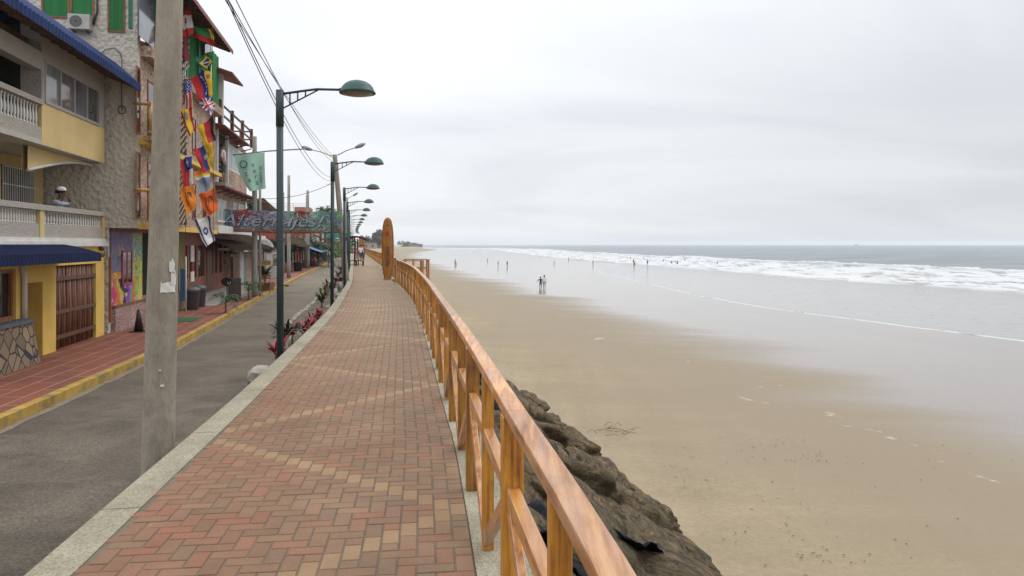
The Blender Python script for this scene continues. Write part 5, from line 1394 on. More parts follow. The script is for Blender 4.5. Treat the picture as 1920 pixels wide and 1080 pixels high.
m = MB(); 
for i in range(5): z = zm+.2+i*.2; m.box(S(407,TQ-.1),TQ-.08,z,S(424,TQ-.1),TQ-.04,z+.07)
B.part('balcony_railing', m, M['redwood'])
for px in (405.5, 425): B.part('column', BX(S(px,TQ-.1),TQ-.15,zm+.15,S(px,TQ-.1)+.22,TQ-.03,zt), M['white'])
for zz, nm in ((zt,'terrace_eave'),(zm,'first_floor_eave')):
    m = MB(); ee = S(470 if zz == zt else 500, TQ-.6)
    m.add([(q0-.2,TQ-.6,zz-.0),(ee,TQ-.6,zz-.0),(ee,TQ+.1,zz+.14),(q0-.2,TQ+.1,zz+.14),(q0-.2,TQ-.6,zz-.06),(ee,TQ-.6,zz-.06),(ee,TQ+.1,zz+.02),(q0-.2,TQ+.1,zz+.02)],[(0,1,2,3),(7,6,5,4),(0,4,5,1),(1,5,6,2),(2,6,7,3),(3,7,4,0)])
    B.part(nm, m, M['tile_red'])
    for i in range(6): x = q0+i*(q1-q0)/6; B.part('eave_brace', MB().bar((x,TQ-.5,zz-.07),(x,TQ,zz-.2),.04,.05), M['maroon'])
# terrace railing
zt2 = zt+.15; 
xs = [q0+.3+(q1-q0-.5)*i/3 for i in range(4)]
for i, x in enumerate(xs): B.part('terrace_post', BX(x-.08,TQ-.38,zt2,x+.08,TQ-.24,zt2+.98), M['darkwood'])
m = MB(); 
for h in (.42, .84): m.bar((xs[0],TQ-.31,zt2+h),(xs[-1],TQ-.31,zt2+h),.07,.07)
m.bar((xs[-1],TQ-.31,zt2+.84),(xs[-1],TQ+3,zt2+.84),.06,.07); m.bar((xs[-1],TQ-.31,zt2+.42),(xs[-1],TQ+3,zt2+.42),.06,.07)
B.part('terrace_rail', m, M['darkwood'])
# red mono-pitch roof over the terrace
ea = q0-.5; eb = S(456,-1.5); zz = Zs(eb,163,-1.5)
m = MB(); m.add([(ea,-1.5,zz),(eb,-1.5,zz),(eb,3.5,zz+1.6),(ea,3.5,zz+1.6),(ea,-1.5,zz+.08),(eb,-1.5,zz+.08),(eb,3.5,zz+1.68),(ea,3.5,zz+1.68)],[(0,3,2,1),(4,5,6,7),(0,1,5,4),(1,2,6,5),(2,3,7,6),(3,0,4,7)])
B.part('terrace_roof', m, M['tile_red'])
for px in (414, ): x = S(px,TQ-.3); B.part('roof_post', BX(x-.1,TQ-.4,zt2,x+.12,TQ-.2,zz+.3), M['white'])
x = S(452,2.2); B.part('roof_post', BX(x-.1,2.1,zt2,x+.1,2.3,zz+1.2), M['maroon'])

# ramp and steps in front of the shops
R_ = Bld('entrance_ramp', 'sloping concrete ramp with steps in front of the red shopfront', 'steps', S(372,-.2), -.05)
a, b_ = S(372,-.3), S(408,-.3)
m = MB(); m.add([(a,-.95,WALKZ),(b_,-.95,WALKZ),(b_,-.06,WALKZ),(a,-.06,WALKZ),(b_,-.95,fz),(b_,-.06,fz),(a+.3,-.06,WALKZ+.02),(a+.3,-.95,WALKZ+.02)],[(0,1,4,7),(7,4,5,6),(1,2,5,4),(3,6,5,2),(0,7,6,3)])
R_.part('ramp', m, M['conc_grey'])
c_, d_ = b_+.02, S(438,-.3)
m = MB()
for i in range(3): m.box(c_,-.95+.28*i-.25,WALKZ+.12*i,d_,-.06,WALKZ+.12*(i+1)-(.001 if i < 2 else 0))
R_.part('steps', m, M['conc_grey'])

# ================= thatched kiosk next to it
k0, k1 = S(441,-.4), S(500,-.4)
B = Bld('thatched_kiosk', 'small shed with a shaggy thatched roof and pale door frame beside the white-grey pole', 'shed', k0, -.4)
zr0, zr1 = Zs(k0, 446, .5), Zs(S(505,-.6), 512, -.6)
km = S(470,-.4)
B.part('wall', BX(k0,-.2,WALKZ,S(492,-.2),3,1.3), M['pebble'])
B.part('doorway', BX(S(437,-.3),-.3,WALKZ,S(447,-.3),-.205,1.15), M['darkwood'])
B.part('door_frame', BX(S(448.5,-.3),-.36,WALKZ,S(455,-.3),-.21,1.5), M['white'])
B.part('turquoise_door', BX(S(456,-.3),-.28,WALKZ,S(462,-.3),-.215,1.3), flat('turquoise_paint', (.10,.26,.25), .6))
B.part('porch_roof', BX(S(430,-.7),-.9,1.52,S(466,-.7),-.2,1.62), M['white'])
def thatch_mb(f, nu, nv, n, ln, seed):
    m = MB(); m.grid(f, nu, nv, 0); r = random.Random(seed)
    for i in range(n):
        u, v = r.random(), r.random(); p = Vector(f(u, v)); q = Vector(f(u, max(0, v-.15))); d = (q-p)
        if d.length < 1e-4: continue
        d = d.normalized()*ln*r.uniform(.5,1.3)+Vector((r.uniform(-.14,.14), r.uniform(-.05,.05), r.uniform(-.05,.14))); w = Vector((.024,0,0))
        m.add([p-w, p+w, p+d+w*.2+Vector((0,0,.02)), p+d-w*.2+Vector((0,0,.02))], [(0,1,2,3)])
    return m
ka, kb = S(428,-1.0), S(520,-1.0)
def thf(u, v):
    s = ka+(kb-ka)*u; return (s, -1.15+2.8*v, 1.62+1.15*v-.08*math.sin(u*3.1)-.5*max(0,u-.75)*(1-v)+.05*noise.noise(Vector((s*2,v*4,0))))
tm = thatch_mb(thf, 40, 8, 2600, .6, 3); r = random.Random(4)
for i in range(420):
    u = r.random(); p = Vector(thf(u, .0))+Vector((0, r.uniform(-.05,.25), r.uniform(-.02,.06))); w = Vector((.02,0,0)); d = Vector((r.uniform(-.1,.1), r.uniform(-.15,.02), -r.uniform(.15,.42)))
    tm.add([p-w, p+w, p+d+w*.2, p+d-w*.2], [(0,1,2,3)])
B.part('thatch_roof', tm, M['thatch'])
# satellite dish
B = Bld('satellite_dish', 'grey satellite dish above the thatched kiosk', 'satellite dish', S(497,-.6), -.6, 1.9)
c = (S(497,-.6), -.6, Zs(S(497,-.6), 463, -.6)); d = MB()
dn = Vector((-.55,-.65,.5)).normalized(); du = dn.cross(Vector((0,0,1))).normalized(); dv = du.cross(dn); cc = Vector(c)
vs = [cc]; fs = []
for i in range(1, 5):
    for j in range(20):
        a = 2*math.pi*j/20; rr = .55*i/4; vs.append(cc+(du*math.cos(a)+dv*math.sin(a))*rr+dn*(.16*(i/4)**2))
for j in range(20): fs.append((0, 1+j, 1+(j+1)%20))
for i in range(3):
    for j in range(20): fs.append((1+i*20+j, 1+(i+1)*20+j, 1+(i+1)*20+(j+1)%20, 1+i*20+(j+1)%20))
d.add(vs, fs, 0, True); B.part('dish', d, M['galv'], solid=.015)
m = MB(); m.tube([cc-dn*.02, cc-dn*.2, (c[0]+.1, -.5, c[2]-.8)], .03, 6); m.tube([cc-dv*.5+dn*.1, cc+dn*.55], .012, 5); B.part('mount', m, M['iron'])
tag(B.t, kind=None)

# ================= farther buildings
def boxhouse(name, label, s0, s1, t0, t1, z1, wallm, cat='building', roofm=None, wins=(), ov=.3, group=None, door=True):
    B = Bld(name, label, cat, s0, t0, group=group)
    B.part('wall', BX(s0,t0,WALKZ,s1,t1,z1), wallm)
    if roofm: B.part('roof', BX(s0-ov,t0-ov,z1+.002,s1+ov,t1+ov,z1+.16), roofm)
    for (a, b_, za, zb2) in wins:
        w = MB(); w.box(a-.06,t0-.03,za-.06,b_+.06,t0-.003,zb2+.06); wf = B.part('window', w, M['white']); B.part('pane', BX(a,t0-.045,za,b_,t0-.032,zb2), M['glassdark'], wf)
    return B
sW = q1+.3
boxhouse('white_building', 'plain white building showing behind the thatched kiosk', sW, S(498,1.2), 1.2, 9, Zs(sW+6, 438, 1.2), M['white'], roofm=None)
gx0, gx1 = S(506,-.2), S(536,-.2)
boxhouse('grey_wall_house', 'low grey walled house behind the folding chair and wooden sign', gx0, gx1, .0, 5, 1.45, M['conc_grey'], wins=[(gx0+3,gx0+5,.2,1.1)])
ht0 = S(574,2.2); ht1 = ht0+9
B = Bld('terrace_building', 'red fronted building with a pipe railed roof terrace behind the graffiti banner', 'building', ht0, 2.2)
zT = Zs(ht0, 400, 2.2)
B.part('wall', BX(ht0,2.2,WALKZ,ht1,11,zT), mat('red_ochre_wall', (.30,.055,.03),(.22,.04,.025), .6, .8, dirt=.4))
B.part('roof_slab', BX(ht0-.3,1.9,zT+.002,ht1+.3,11.2,zT+.3), M['conc_grey'])
m = MB(); zz = zT+.3
for i in range(5): m.box(ht0+.0,2.2+i*1.7,zz,ht0+.05,2.25+i*1.7,zz+1.05)
for h in (.28,.52,.78,1.05): m.box(ht0-.03,2.0,zz+h,ht0+.0,9.5,zz+h+.035)
B.part('terrace_railing', m, M['aluminium'])
B.part('roof_hut', BX(ht0+2,1.95,zT+.301,ht1-.5,4,zT+1.0), mat('orange_hut', (.38,.14,.07),(.28,.10,.05), 2, .8))
# thatched parasol on its terrace
us = S(492,1.2); 
U = Bld('thatch_umbrella', 'ragged thatched parasol on the roof left of the terrace railing', 'parasol', us, 1.2, zm+.1)
zq = Zs(us, 372, 1.2)
m = MB(); m.tube([(us,1.2,zm+.1),(us,1.2,zq)], .06, 6); U.part('pole', m, M['bark'])
def um(u, v):
    a = 2*math.pi*u; rr = .08+1.15*(1-v)*(1+.12*math.sin(a*5)); return (us+rr*math.cos(a), 1.2+rr*math.sin(a), zq-1.0*(1-v)+.06*math.sin(a*9))
U.part('thatch', thatch_mb(um, 24, 4, 500, .45, 8), M['thatch'])
# market stalls along the left side, getting farther away
stall_specs = [(545,572,'dark timber stall with a thatched roof beside the slim grey pole','thatch',1.9),(574,590,'market stall under a sloping blue and white awning','bluewhite',1.7),(592,603,'souvenir stall with hanging clothes past the blue awning','tile_brown',1.9),(604,612,'small brown roofed stall near the far end of the street','tile_red',1.8),(613,619,'farthest thatched stall at the end of the street','thatch',2.0)]
for i, (pa, pb, lb, rm, zh) in enumerate(stall_specs):
    a, b_ = S(pa,-.2), S(pb,-.2); B = Bld('market_stall', lb, 'stall', a, -.2, group='market stalls at the far end of the street')
    B.part('back_wall', BX(a,1.8,WALKZ,b_,2.0,zh), M['darkwood'])
    m = MB()
    for x in (a+.1,(a+b_)/2,b_-.1): m.tube([(x,-.1,WALKZ),(x,-.1,zh)], .09, 7)
    B.part('post', m, M['bark'])
    B.part('counter', BX(a+.4,.1,WALKZ,b_-.4,.8,.15), M['redwood'])
    if rm == 'thatch':
        B.part('thatch_roof', thatch_mb(lambda u, v, a=a, b_=b_, zh=zh: (a-.5+(b_-a+1)*u, -1.0+3.2*v, zh-.3+1.7*v), 16, 5, 500, .8, i+20), M['thatch'])
    elif rm == 'bluewhite':
        m = MB(); m.grid(lambda u, v: (a-.5+(b_-a+1)*u, -1.8+3.8*v, .95+1.75*v-.15*math.sin(v*3.1)), 8, 6, lambda u, v: 0 if v < .55 else 1); B.part('awning', m, [mat('blue_awning', (.05,.14,.36),(.035,.10,.27), 2, .7), M['white']])
    else:
        m = MB(); m.add([(a-.5,-1.2,zh-.2),(b_+.5,-1.2,zh-.2),(b_+.5,2.2,zh+.9),(a-.5,2.2,zh+.9)],[(0,1,2,3)]); B.part('roof', m, M[rm], solid=.08)
    for j in range(5):
        x = a+.5+(b_-a-1)*(j+.5)/5; c = rnd.choice([(.45,.05,.05),(.55,.25,.05),(.08,.2,.4),(.5,.5,.48),(.1,.3,.15),(.4,.1,.25)])
        q = MB(); q.grid(lambda u, v: (x-.3+.6*u, -.2+.05*math.sin(u*9), .2+.9*v), 6, 3); B.part('hanging_cloth', q, pal(c))
# far street end houses
for i, (pa, pb, t0, zz, c, lb) in enumerate([(606,621,2.5,4.2,(.42,.40,.36),'pale far house behind the market stalls'),(622,632,1.5,3.0,(.36,.30,.24),'low tan house closing the end of the street'),(596,610,6,5.4,(.30,.24,.20),'taller brownish house behind the palms at the end of the street')]):
    a, b_ = S(pa,t0), S(pb,t0); boxhouse('far_house', lb, a, b_, t0, t0+9, zz, mat('far_wall%d' % i, c, tuple(x*.8 for x in c), .4, .85, dirt=.4), cat='house', roofm=M['tile_brown'], wins=[(a+(b_-a)*.2,a+(b_-a)*.35,.8,1.9),(a+(b_-a)*.6,a+(b_-a)*.75,.8,1.9)])

# palms, trees and bushes on the street side
def G2(px, py_base, D, z=WALKZ): return Vector(((px-CX)*D/F0, D, z))
palm('small_palm', G2(423,0,26.6), .55, 9, .75, 'young drooping palm on the pavement in front of the steps', seed=3, tr=.03)
palm('small_palm', G2(466,0,33.2), .6, 9, .85, 'second young palm near the foot of the white-grey pole', seed=4, tr=.03)
palm('fan_palm', G2(592,0,86), 1.6, 40, 3.0, 'broad bushy palm rising behind the blue awning', seed=5, tr=.25, up=1.35)
palm('tall_palm', G2(610,0,110), 7.0, 22, 2.6, 'tall palm crown rising above the right end of the graffiti banner', seed=6, tr=.2, up=1.3)
palm('tall_palm', G2(601,0,118), 5.8, 18, 2.4, 'lower palm crown left of the tall one above the banner', seed=16, tr=.2, up=1.3)
crown_tree('shrub', G(S(512,2.2),2.2,WALKZ), 3.1, 1.7, 'olive green bush behind the grey walled house', seed=1, n=900, cat='bush', trunk=True, leaf=.3)
crown_tree('shrub', G(S(552,1.6),1.6,WALKZ), 3.4, 2.6, 'dark bush between the slim pole and the market stalls', seed=2, n=1100, cat='bush', leaf=.4)
crown_tree('shrub', G(S(530,1.6),1.6,WALKZ), 2.9, 1.7, 'brownish green bush just left of the slim grey pole', seed=5, n=900, cat='bush', leaf=.3, mats=[LG,LD,M['bark']])
crown_tree('shrub', G(S(470,1.0),1.0,3.4), 1.5, .6, 'bush of climbing leaves on the corner below the first floor eave', seed=8, n=300, cat='bush', leaf=.2, trunk=True)
crown_tree('shade_tree', G2(645,0,160), 3.6, 3.0, 'green tree at the far end of the street behind the leaning pole', seed=3, n=1200, leaf=.6)
crown_tree('shade_tree', G2(632,0,150), 4.5, 3.6, 'yellow green tree under the right end of the banner', seed=4, n=1200, leaf=.6, mats=[mat('lime_leaf', (.20,.28,.03),(.10,.18,.02), 3, .6), LG])
# ------------------------------------------------------------------ street furniture
def bin_(px, D, label, s=1.0):
    t = thing('rubbish_bin', label, 'bin', G2(px,0,D), 0, 'rubbish bins on the pavement')
    m = MB(); m.lathe([(.20,.0),(.235,.02),(.27,.66),(.285,.66),(.285,.70)], 20)
    for i in range(20): a = 2*math.pi*i/20; m.bar((.215*math.cos(a),.215*math.sin(a),.05),(.27*math.cos(a),.27*math.sin(a),.62),.018,.018)
    m.build('bin_body', M['grey_bin'], t)
    m = MB(); m.lathe([(.295,.70),(.30,.74),(.26,.80),(.12,.86),(.001,.87)], 20); m.build('lid', M['grey_bin'], t)
    m = MB(); m.box(-.09,-.275,.42,.09,-.255,.55); m.build('emblem_plate', M['iron'], t)
bin_(360, 28.0, 'grey ribbed rubbish bin, the nearer of the two beside the green column')
bin_(372.5, 29.3, 'grey ribbed rubbish bin, the farther one partly hidden behind the other')
t = thing('traffic_cone', 'black traffic cone standing on the pavement by the pink pebble wall', 'cone', G2(260,0,20.9), 0)
MB().box(-.18,-.18,0,.18,.18,.03).build('base', M['black'], t)
MB().lathe([(.13,.03),(.035,.62),(.001,.64)], 16).build('cone', M['black'], t)
t = thing('folding_chair', 'dark wooden folding chair on the pavement beside the shrub pot', 'chair', G2(497.5,0,38.5), .2)
for x in (-.22,.22):
    MB().bar((x,-.2,0),(x,.22,.85),.035,.035).build('leg', M['darkwood'], t); MB().bar((x*.92,.22,0),(x*.92,-.2,.46),.035,.035).build('leg', M['darkwood'], t)
m = MB(); [m.box(-.24,-.22+.09*i,.45,.24,-.15+.09*i,.47) for i in range(5)]; m.build('seat', M['redwood'], t)
m = MB(); m.box(-.22,.16,.66,.22,.19,.74); m.box(-.22,.19,.78,.22,.22,.86); m.box(-.22,-.13,.14,.22,-.11,.20); m.build('backrest', M['redwood'], t)
rosette('potted_shrub', G2(496,0,39.8,WALKZ+.25), [LG,LD,LG], 60, .75, .11, 'bushy green shrub in a planter behind the folding chair', seed=44, h=.4, arch=1.1)
o = BX(-.4,-.4,0,.4,.4,.42).build('planter_box', M['redwood']); o.location = G2(496,0,39.9); tag(o, 'brown planter box holding the bushy shrub', 'planter')
t = thing('wooden_sign', 'small blank wooden board sign on a stub above the planter', 'sign', G2(498,0,40.8), 0)
MB().tube([(0,0,0),(0,0,1.35)], .045, 7).build('post', M['log'], t); BX(-.30,-.05,1.32,.30,-.0,1.56).build('board', M['log'], t)
t = thing('round_sign', 'round black sign with a white curl on a short post by the steps', 'sign', G2(426,0,31.4), 0)
MB().tube([(0,0,0),(0,0,.75)], .03, 6).build('post', M['iron'], t)
m = MB(); n = 24; m.add([(.25*math.cos(2*math.pi*i/n), -.04, .88+.17*math.sin(2*math.pi*i/n)) for i in range(n)]+[(.25*math.cos(2*math.pi*i/n), .0, .88+.17*math.sin(2*math.pi*i/n)) for i in range(n)], [tuple(range(n)), tuple(range(2*n-1,n-1,-1))]+[(i, i+n, (i+1)%n+n, (i+1)%n) for i in range(n)]); m.build('board', M['black'], t)
m = MB(); m.tube([(.10+.06*math.cos(a), -.05, .85+.07*math.sin(a)) for a in [math.pi*(.9+.12*i) for i in range(12)]], .014, 5); m.build('white_curl', M['white'], t)
o = BX(-.26,-.04,0,.26,.04,1.0).build('menu_board', flat('slate_board', (.07,.055,.05), .7)); o.location = G2(440,0,32.0); o.rotation_euler = (0,0,.3); tag(o, 'dark standing menu board in front of the kiosk door frame', 'board')
t = thing('plastic_tub', 'dark blue plastic tub on the pavement near the market stalls', 'tub', G2(558.5,0,68), 0); MB().lathe([(.34,0),(.42,.75),(.45,.76),(.45,.82),(.38,.82)], 16).build('tub', mat('blue_tub', (.02,.03,.07), (.015,.02,.05), 3, .5), t)
o = MB(); o.tube([(0,0,0),(0,0,2.0)], .03, 6); o = o.build('slim_post', M['white']); o.location = G2(348.5,0,27.4); tag(o, 'slim white post standing by the green column', 'post')
t = thing('blue_banner', 'narrow blue vertical banner board at the foot of the green column', 'banner', G2(343.5,0,27.6), .3); BX(-.10,-.02,.35,.10,.02,1.55).build('cloth', pal((.05,.16,.32)), t)
m = MB(); m.grid(lambda u, v: (1.4*(u-.5), .8*(v-.5), 0), 4, 4); o = m.build('doormat', mat('green_mat', (.02,.12,.05), (.015,.09,.04), 8, .95)); o.location = G2(346,0,24.2,WALKZ+.012); o.rotation_euler = (0,0,ROT); tag(o, 'green mat lying on the red pavement', 'mat')
# market clutter near the stalls
for i, (px, D, c, lb) in enumerate([(585,84,(.55,.25,.05),'orange cloth draped rack under the blue awning'),(589,86,(.5,.08,.05),'red cloth draped rack under the blue awning'),(595,92,(.5,.48,.45),'white cloth draped rack past the blue awning')]):
    t = thing('clothes_rack', lb, 'rack', G2(px,0,D), 0)
    m = MB(); m.tube([(-.5,0,0),(-.5,0,1.6),(.5,0,1.6),(.5,0,0)], .03, 6); m.build('frame', M['iron'], t)
    MB().grid(lambda u, v: (-.45+.9*u, .06*math.sin(u*14), .45+1.15*v), 16, 3).build('cloth', pal(c), t)
o = MB(); o.box(-.9,-.05,0,.9,.05,.42,m=0); o.box(-.9,-.05,.421,.9,.05,.68,m=1); o.box(-.85,-.03,-2.4,-.78,.03,-.001,m=2); o.box(.78,-.03,-2.4,.85,.03,-.001,m=2)
o = o.build('shop_sign', [pal((.03,.24,.20)), pal((.35,.45,.03)), M['iron']]); o.location = atpx(634,446,62); tag(o, 'lime and teal sign board on two posts under the right end of the banner', 'sign')
# loose stone on the road
o = stone_mb(.16,.09,.07,77,2).build('loose_stone', M['rock']); o.location = atpx(537,533,46)+Vector((0,0,0)); o.location.z = ROADZ+.05; tag(o, 'small dark stone lying on the road next to the kerb', 'stone')
for i, (px, py) in enumerate(((636,565),(637,548),(638,532))):
    D = (EYE+.45)*F0/(py-HY); o = MB(); o.tube([(0,0,0),(0,0,.55)], .09, 8); o = o.build('bed_post', M['whitestone']); o.location = Vector(((px-CX)*D/F0, D, -.5)); 
    o.location.x = min(o.location.x, outer(D)-.3)
    tag(o, ['nearest','middle','farthest'][i]+' of the three stubby pale posts in the long planting bed', 'post', 'stubby posts in the planting bed')

# bench with canopy on the promenade
bp_ = atpx(668, 498.5, 62.5); 
M['bench'] = mat('dark_bench_wood', (.045,.018,.012), (.025,.010,.007), 4, .8, spec=.2)
t = thing('canopy_bench', 'dark wooden bench seat under a T shaped bowed canopy on the promenade', 'bench', (bp_.x, 62.5, .01), 0)
m = MB(); 
for x, y in ((-.15,-.1),(.15,.1)): m.tube([(x,y,0),(x*.5,y,2.25)], .05, 7)
m.build('post', M['bench'], t)
m = MB(); m.grid(lambda u, v: (-.95+1.9*u, -.9+1.8*v, 2.42-1.1*(u-.5)**2), 14, 4); m.build('canopy', M['bench'], t, solid=.13)
m = MB(); m.box(-.55,-.95,.40,.75,-.5,.46); m.build('seat', M['bench'], t)
for x in (-.5,.1,.68):
    for y in (-.9,-.55): m = MB(); m.box(x,y,0,x+.06,y+.06,.399); m.build('leg', M['bench'], t)
m = MB(); m.box(-.5,-.93,.12,.7,-.88,.17); m.build('stretcher', M['bench'], t)
o = MB().lathe([(.09,0),(.09,.008),(.001,.010)], 20).build('litter_paper', M['white']); o.location = atpx(729,541,30.4); o.location.z = .004; o.scale = (1.4,1,1); tag(o, 'small round white plate of paper lying on the bricks near the surfboard', 'litter')

# ------------------------------------------------------------------ flags
WH=(.72,.71,.70); RE=(.50,.015,.02); BL=(.012,.03,.22); YE=(.72,.47,.02); GR=(.02,.22,.06); BK=(.015,.015,.015); OR=(.75,.19,.01); MR=(.20,.008,.02); DG=(.008,.12,.05); LB=(.20,.26,.36); TN=(.5,.4,.25)
def star(u, v, cu, cv, r, pts=5, inner=.42, rot=0):
    dx, dy = u-cu, v-cv; d = math.hypot(dx, dy)
    if d > r: return False
    a = (math.atan2(dx, dy)+rot) % (2*math.pi/pts); k = abs(a-math.pi/pts)/(math.pi/pts)
    return d < r*(inner+(1-inner)*k**1.3)
def hexstar(u, v, cu, cv, r):
    x, y = (u-cu)/r, (v-cv)/r; d1 = max(y*-1, y*.5+abs(x)*.866); d2 = max(y, -y*.5+abs(x)*.866)
    return (abs(d1-.5) < .13 and d2 < 1.02) or (abs(d2-.5) < .13 and d1 < 1.02)
def f_canada(u, v): return RE if v > .72 or v < .26 else (RE if star(u, v, .4, .5, .17, 7, .45) else WH)
def f_maroon(u, v): return MR
def f_tri(u, v): return YE if u > .82 and v > .4 else (GR if v > .45 else RE)
def f_brazil(u, v):
    if math.hypot((u-.55), (v-.5)) < .22: return WH if abs(v-.5-.1*(u-.55)) < .03 else BL
    return YE if abs(u-.55)/.42+abs(v-.5)/.42 < 1 else DG
def f_venez(u, v):
    if u < .36: return RE
    if u < .70:
        for i in range(8):
            a = math.pi*(i/7)*.9-math.pi*.45
            if math.hypot(u-(.47+.14*math.cos(a)), v-(.5+.34*math.sin(a))) < .032: return WH
        return BL
    return YE if math.hypot(u-.85, v-.75) > .09 else (.25,.12,.04)
def f_usa(u, v):
    if v > .52: return WH if (int(u*9)+int(v*18)) % 2 == 0 and (u*9) % 1 < .55 and (v*18) % 1 < .6 else BL
    return RE if int(u*6+ .3) % 2 else WH
def f_aus(u, v):
    x, y = u-.5, v-.5
    if abs(x) < .06 or abs(y) < .06: return RE
    if abs(x) < .12 or abs(y) < .12: return WH
    if abs(abs(x)-abs(y)) < .04: return RE
    if abs(abs(x)-abs(y)) < .10: return WH
    return BL
def f_spain(u, v):
    k = u+v*.15
    if k < .30: return RE
    if math.hypot(u-.45, v-.72) < .16: return (.30,.22,.24)
    return YE if k < .82 else RE
def f_germany(u, v): return YE if u < .36 else (RE if u < .69 else BK)
def f_ecuador(u, v):
    d = math.hypot((u-.52)*.9, v-.55)
    if d < .085: return (.25,.45,.35)
    if d < .15: return (.30,.16,.03)
    return RE if u < .27 else (BL if u < .53 else YE)
def f_chile(u, v):
    if v > .55 and u > .25: return WH if star(u, v, .62, .78, .15) else BL
    return WH if u > .55 else RE
def f_pale(u, v): return OR if v > .82 else (YE if v > .72 else (LB if v < .62 else WH))
def f_orange(c):
    def f(u, v):
        if abs(u-.32-(v-.5)*.25) < .045 and .25 < v < .78: return (.05,.03,.01)
        if abs(math.hypot(u-.62, v-.62)-.12) < .035 and v > .52: return (.05,.03,.01)
        if abs(v-.5-.15*math.sin(u*12)) < .03 and .4 < u < .8: return (.05,.03,.01)
        return c
    return f
def f_israel(u, v):
    if .10 < u < .24 or .76 < u < .90: return BL
    return BL if hexstar(u, v, .5, .5, .16) else WH
flags = [
 ('red white and red flag with a leaf at the very top of the string', [(343,12),(358,14),(362,64),(342,70)], f_canada),
 ('plain dark maroon flag hanging below the red and white leaf flag', [(343,68),(353,66),(354,114),(341,118)], f_maroon),
 ('green over red flag with a yellow corner, blown out sideways', [(360,48),(396,56),(409,90),(361,69)], f_tri),
 ('green flag with a yellow diamond and a blue disc', [(365,108),(401,96),(396,134),(378,131)], f_brazil),
 ('red, blue and yellow flag with an arc of white stars', [(357,146),(395,128),(401,180),(375,189)], f_venez),
 ('flag with a starred blue field above red and white stripes', [(339,150),(357,147),(361,200),(338,210)], f_usa),
 ('blue flag with a white and red crossed emblem', [(369,191),(396,178),(403,206),(396,217)], f_aus),
 ('red, yellow and red flag with a grey crest', [(336,208),(359,200),(364,246),(353,257)], f_spain),
 ('gold, red and black striped flag', [(369,238),(400,218),(404,262),(384,274)], f_germany),
 ('red, blue and yellow flag with an oval crest', [(362,281),(399,266),(402,312),(382,324)], f_ecuador),
 ('red and white flag with a white star on a blue square', [(338,300),(359,292),(364,344),(346,357)], f_chile),
 ('faded grey blue flag with white, orange and yellow bands', [(363,321),(393,316),(394,354),(380,365)], f_pale),
 ('left bright orange flag with black scribbled lettering', [(335,354),(362,346),(369,389),(350,403)], f_orange((.80,.24,.015))),
 ('right deep orange flag with black scribbled lettering', [(371,366),(402,352),(408,395),(388,406)], f_orange((.72,.12,.005))),
 ('white flag with two blue bands and a blue six pointed star', [(362,414),(395,402),(402,451),(385,464)], f_israel),
]
for i, (lb, q, fn) in enumerate(flags):
    D0 = 23.6+.35*(i % 3); nu, nv = 30, 32
    TL, TR, BR, BL_ = [atpx(x, y, D0+dd) for (x, y), dd in zip(q, (0,.25,.4,.1))]
    o = sum((TL, TR, BR, BL_), Vector())/4; cols = []; idx = {}
    def mi(u, v, fn=fn):
        c = fn(u, v)
        if c not in idx: idx[c] = len(cols); cols.append(c)
        return idx[c]
    def P(u, v):
        a = BL_.lerp(BR, u); b = TL.lerp(TR, u); p = a.lerp(b, v)-o
        w = .045*math.sin(u*7.5+v*2+i)+.022*math.sin(v*9+u*4+i*2)
        return p+Vector((.012*math.sin(v*8+i), w, .012*math.sin(u*8+i)))
    t = thing('hanging_flag', lb, 'flag', o, 0, 'flags strung in front of the stucco building')
    m = MB(); m.grid(P, nu, nv, mi); m.build('flag_cloth', [pal(c) for c in cols], t)
for i, (a, b_, lb) in enumerate([((345,-30),(348,440),'thin cord carrying the left row of flags, half hidden by the near pole'),((398,50),(401,470),'thin cord carrying the right row of flags')]):
    cable('flag_cord', atpx(a[0],a[1],23.9), atpx(b_[0],b_[1],24.1), .0, .008, M['black'], lb, 'cord')

# painted banner over the street
bd0, bd1 = 33.6, 36.3
bA, bB, bC, bD = atpx(407,391,bd0), atpx(640,396,bd1), atpx(639,437,bd1), atpx(407,433,bd0)
t = thing('street_banner', 'wide painted graffiti style banner stretched across the street', 'banner', (bA+bD)/2, 0); o = (bA+bD)/2
bc = [(.30,.28,.36),(.20,.26,.38),(.42,.40,.46),(.30,.03,.03),(.22,.06,.05),(.18,.36,.30),(.40,.46,.36),(.30,.17,.07),(.05,.06,.12),(.16,.15,.30),(.12,.34,.06),(.10,.28,.40),(.40,.26,.34)]
def bfn(u, v):
    a = noise.fractal(Vector((u*11, v*2.4, 3)), 1, 2, 3); b_ = noise.noise(Vector((u*34, v*7, 9))); c = noise.fractal(Vector((u*24+v*6, v*5-u*3, 5)), 1, 2, 2)
    if v < .16: return 4 if v < .06 else 7
    if b_ > .5: return 8
    if .12+.05*a < u < .24+.04*b_ and v > .45+.25*a: return 3 if c < .2 else 4
    if .62+.04*b_ < u < .72+.05*a and v > .4+.3*a: return 3
    if u > .93: return 10 if v > .55 and c > -.1 else (9 if v > .3 else 7)
    if u > .80: return [5,6,10,11,9][int(abs(c*7+v*4)) % 5]
    if u > .52: return [5,6,5,2,11][int(abs(c*6+a*3)) % 5]
    if u < .12: return [1,11,12,9,2][int(abs(c*8)) % 5]
    return [0,1,2,9,12][int(abs(c*6+a*3)) % 5]
bms = [mat('banner_%d' % i, c, tuple(x*.7 for x in c), 6, .8) for i, c in enumerate(bc)]
def bP(u, v):
    p = bD.lerp(bC, u).lerp(bA.lerp(bB, u), v)-o
    return p+Vector((0, .05*math.sin(u*23+v*2), -.12*4*u*(1-u)*(.5)+.02*math.sin(u*41)*v))
m = MB(); m.grid(bP, 190, 30, bfn, smooth=True); m.build('painted_cloth', bms, t)
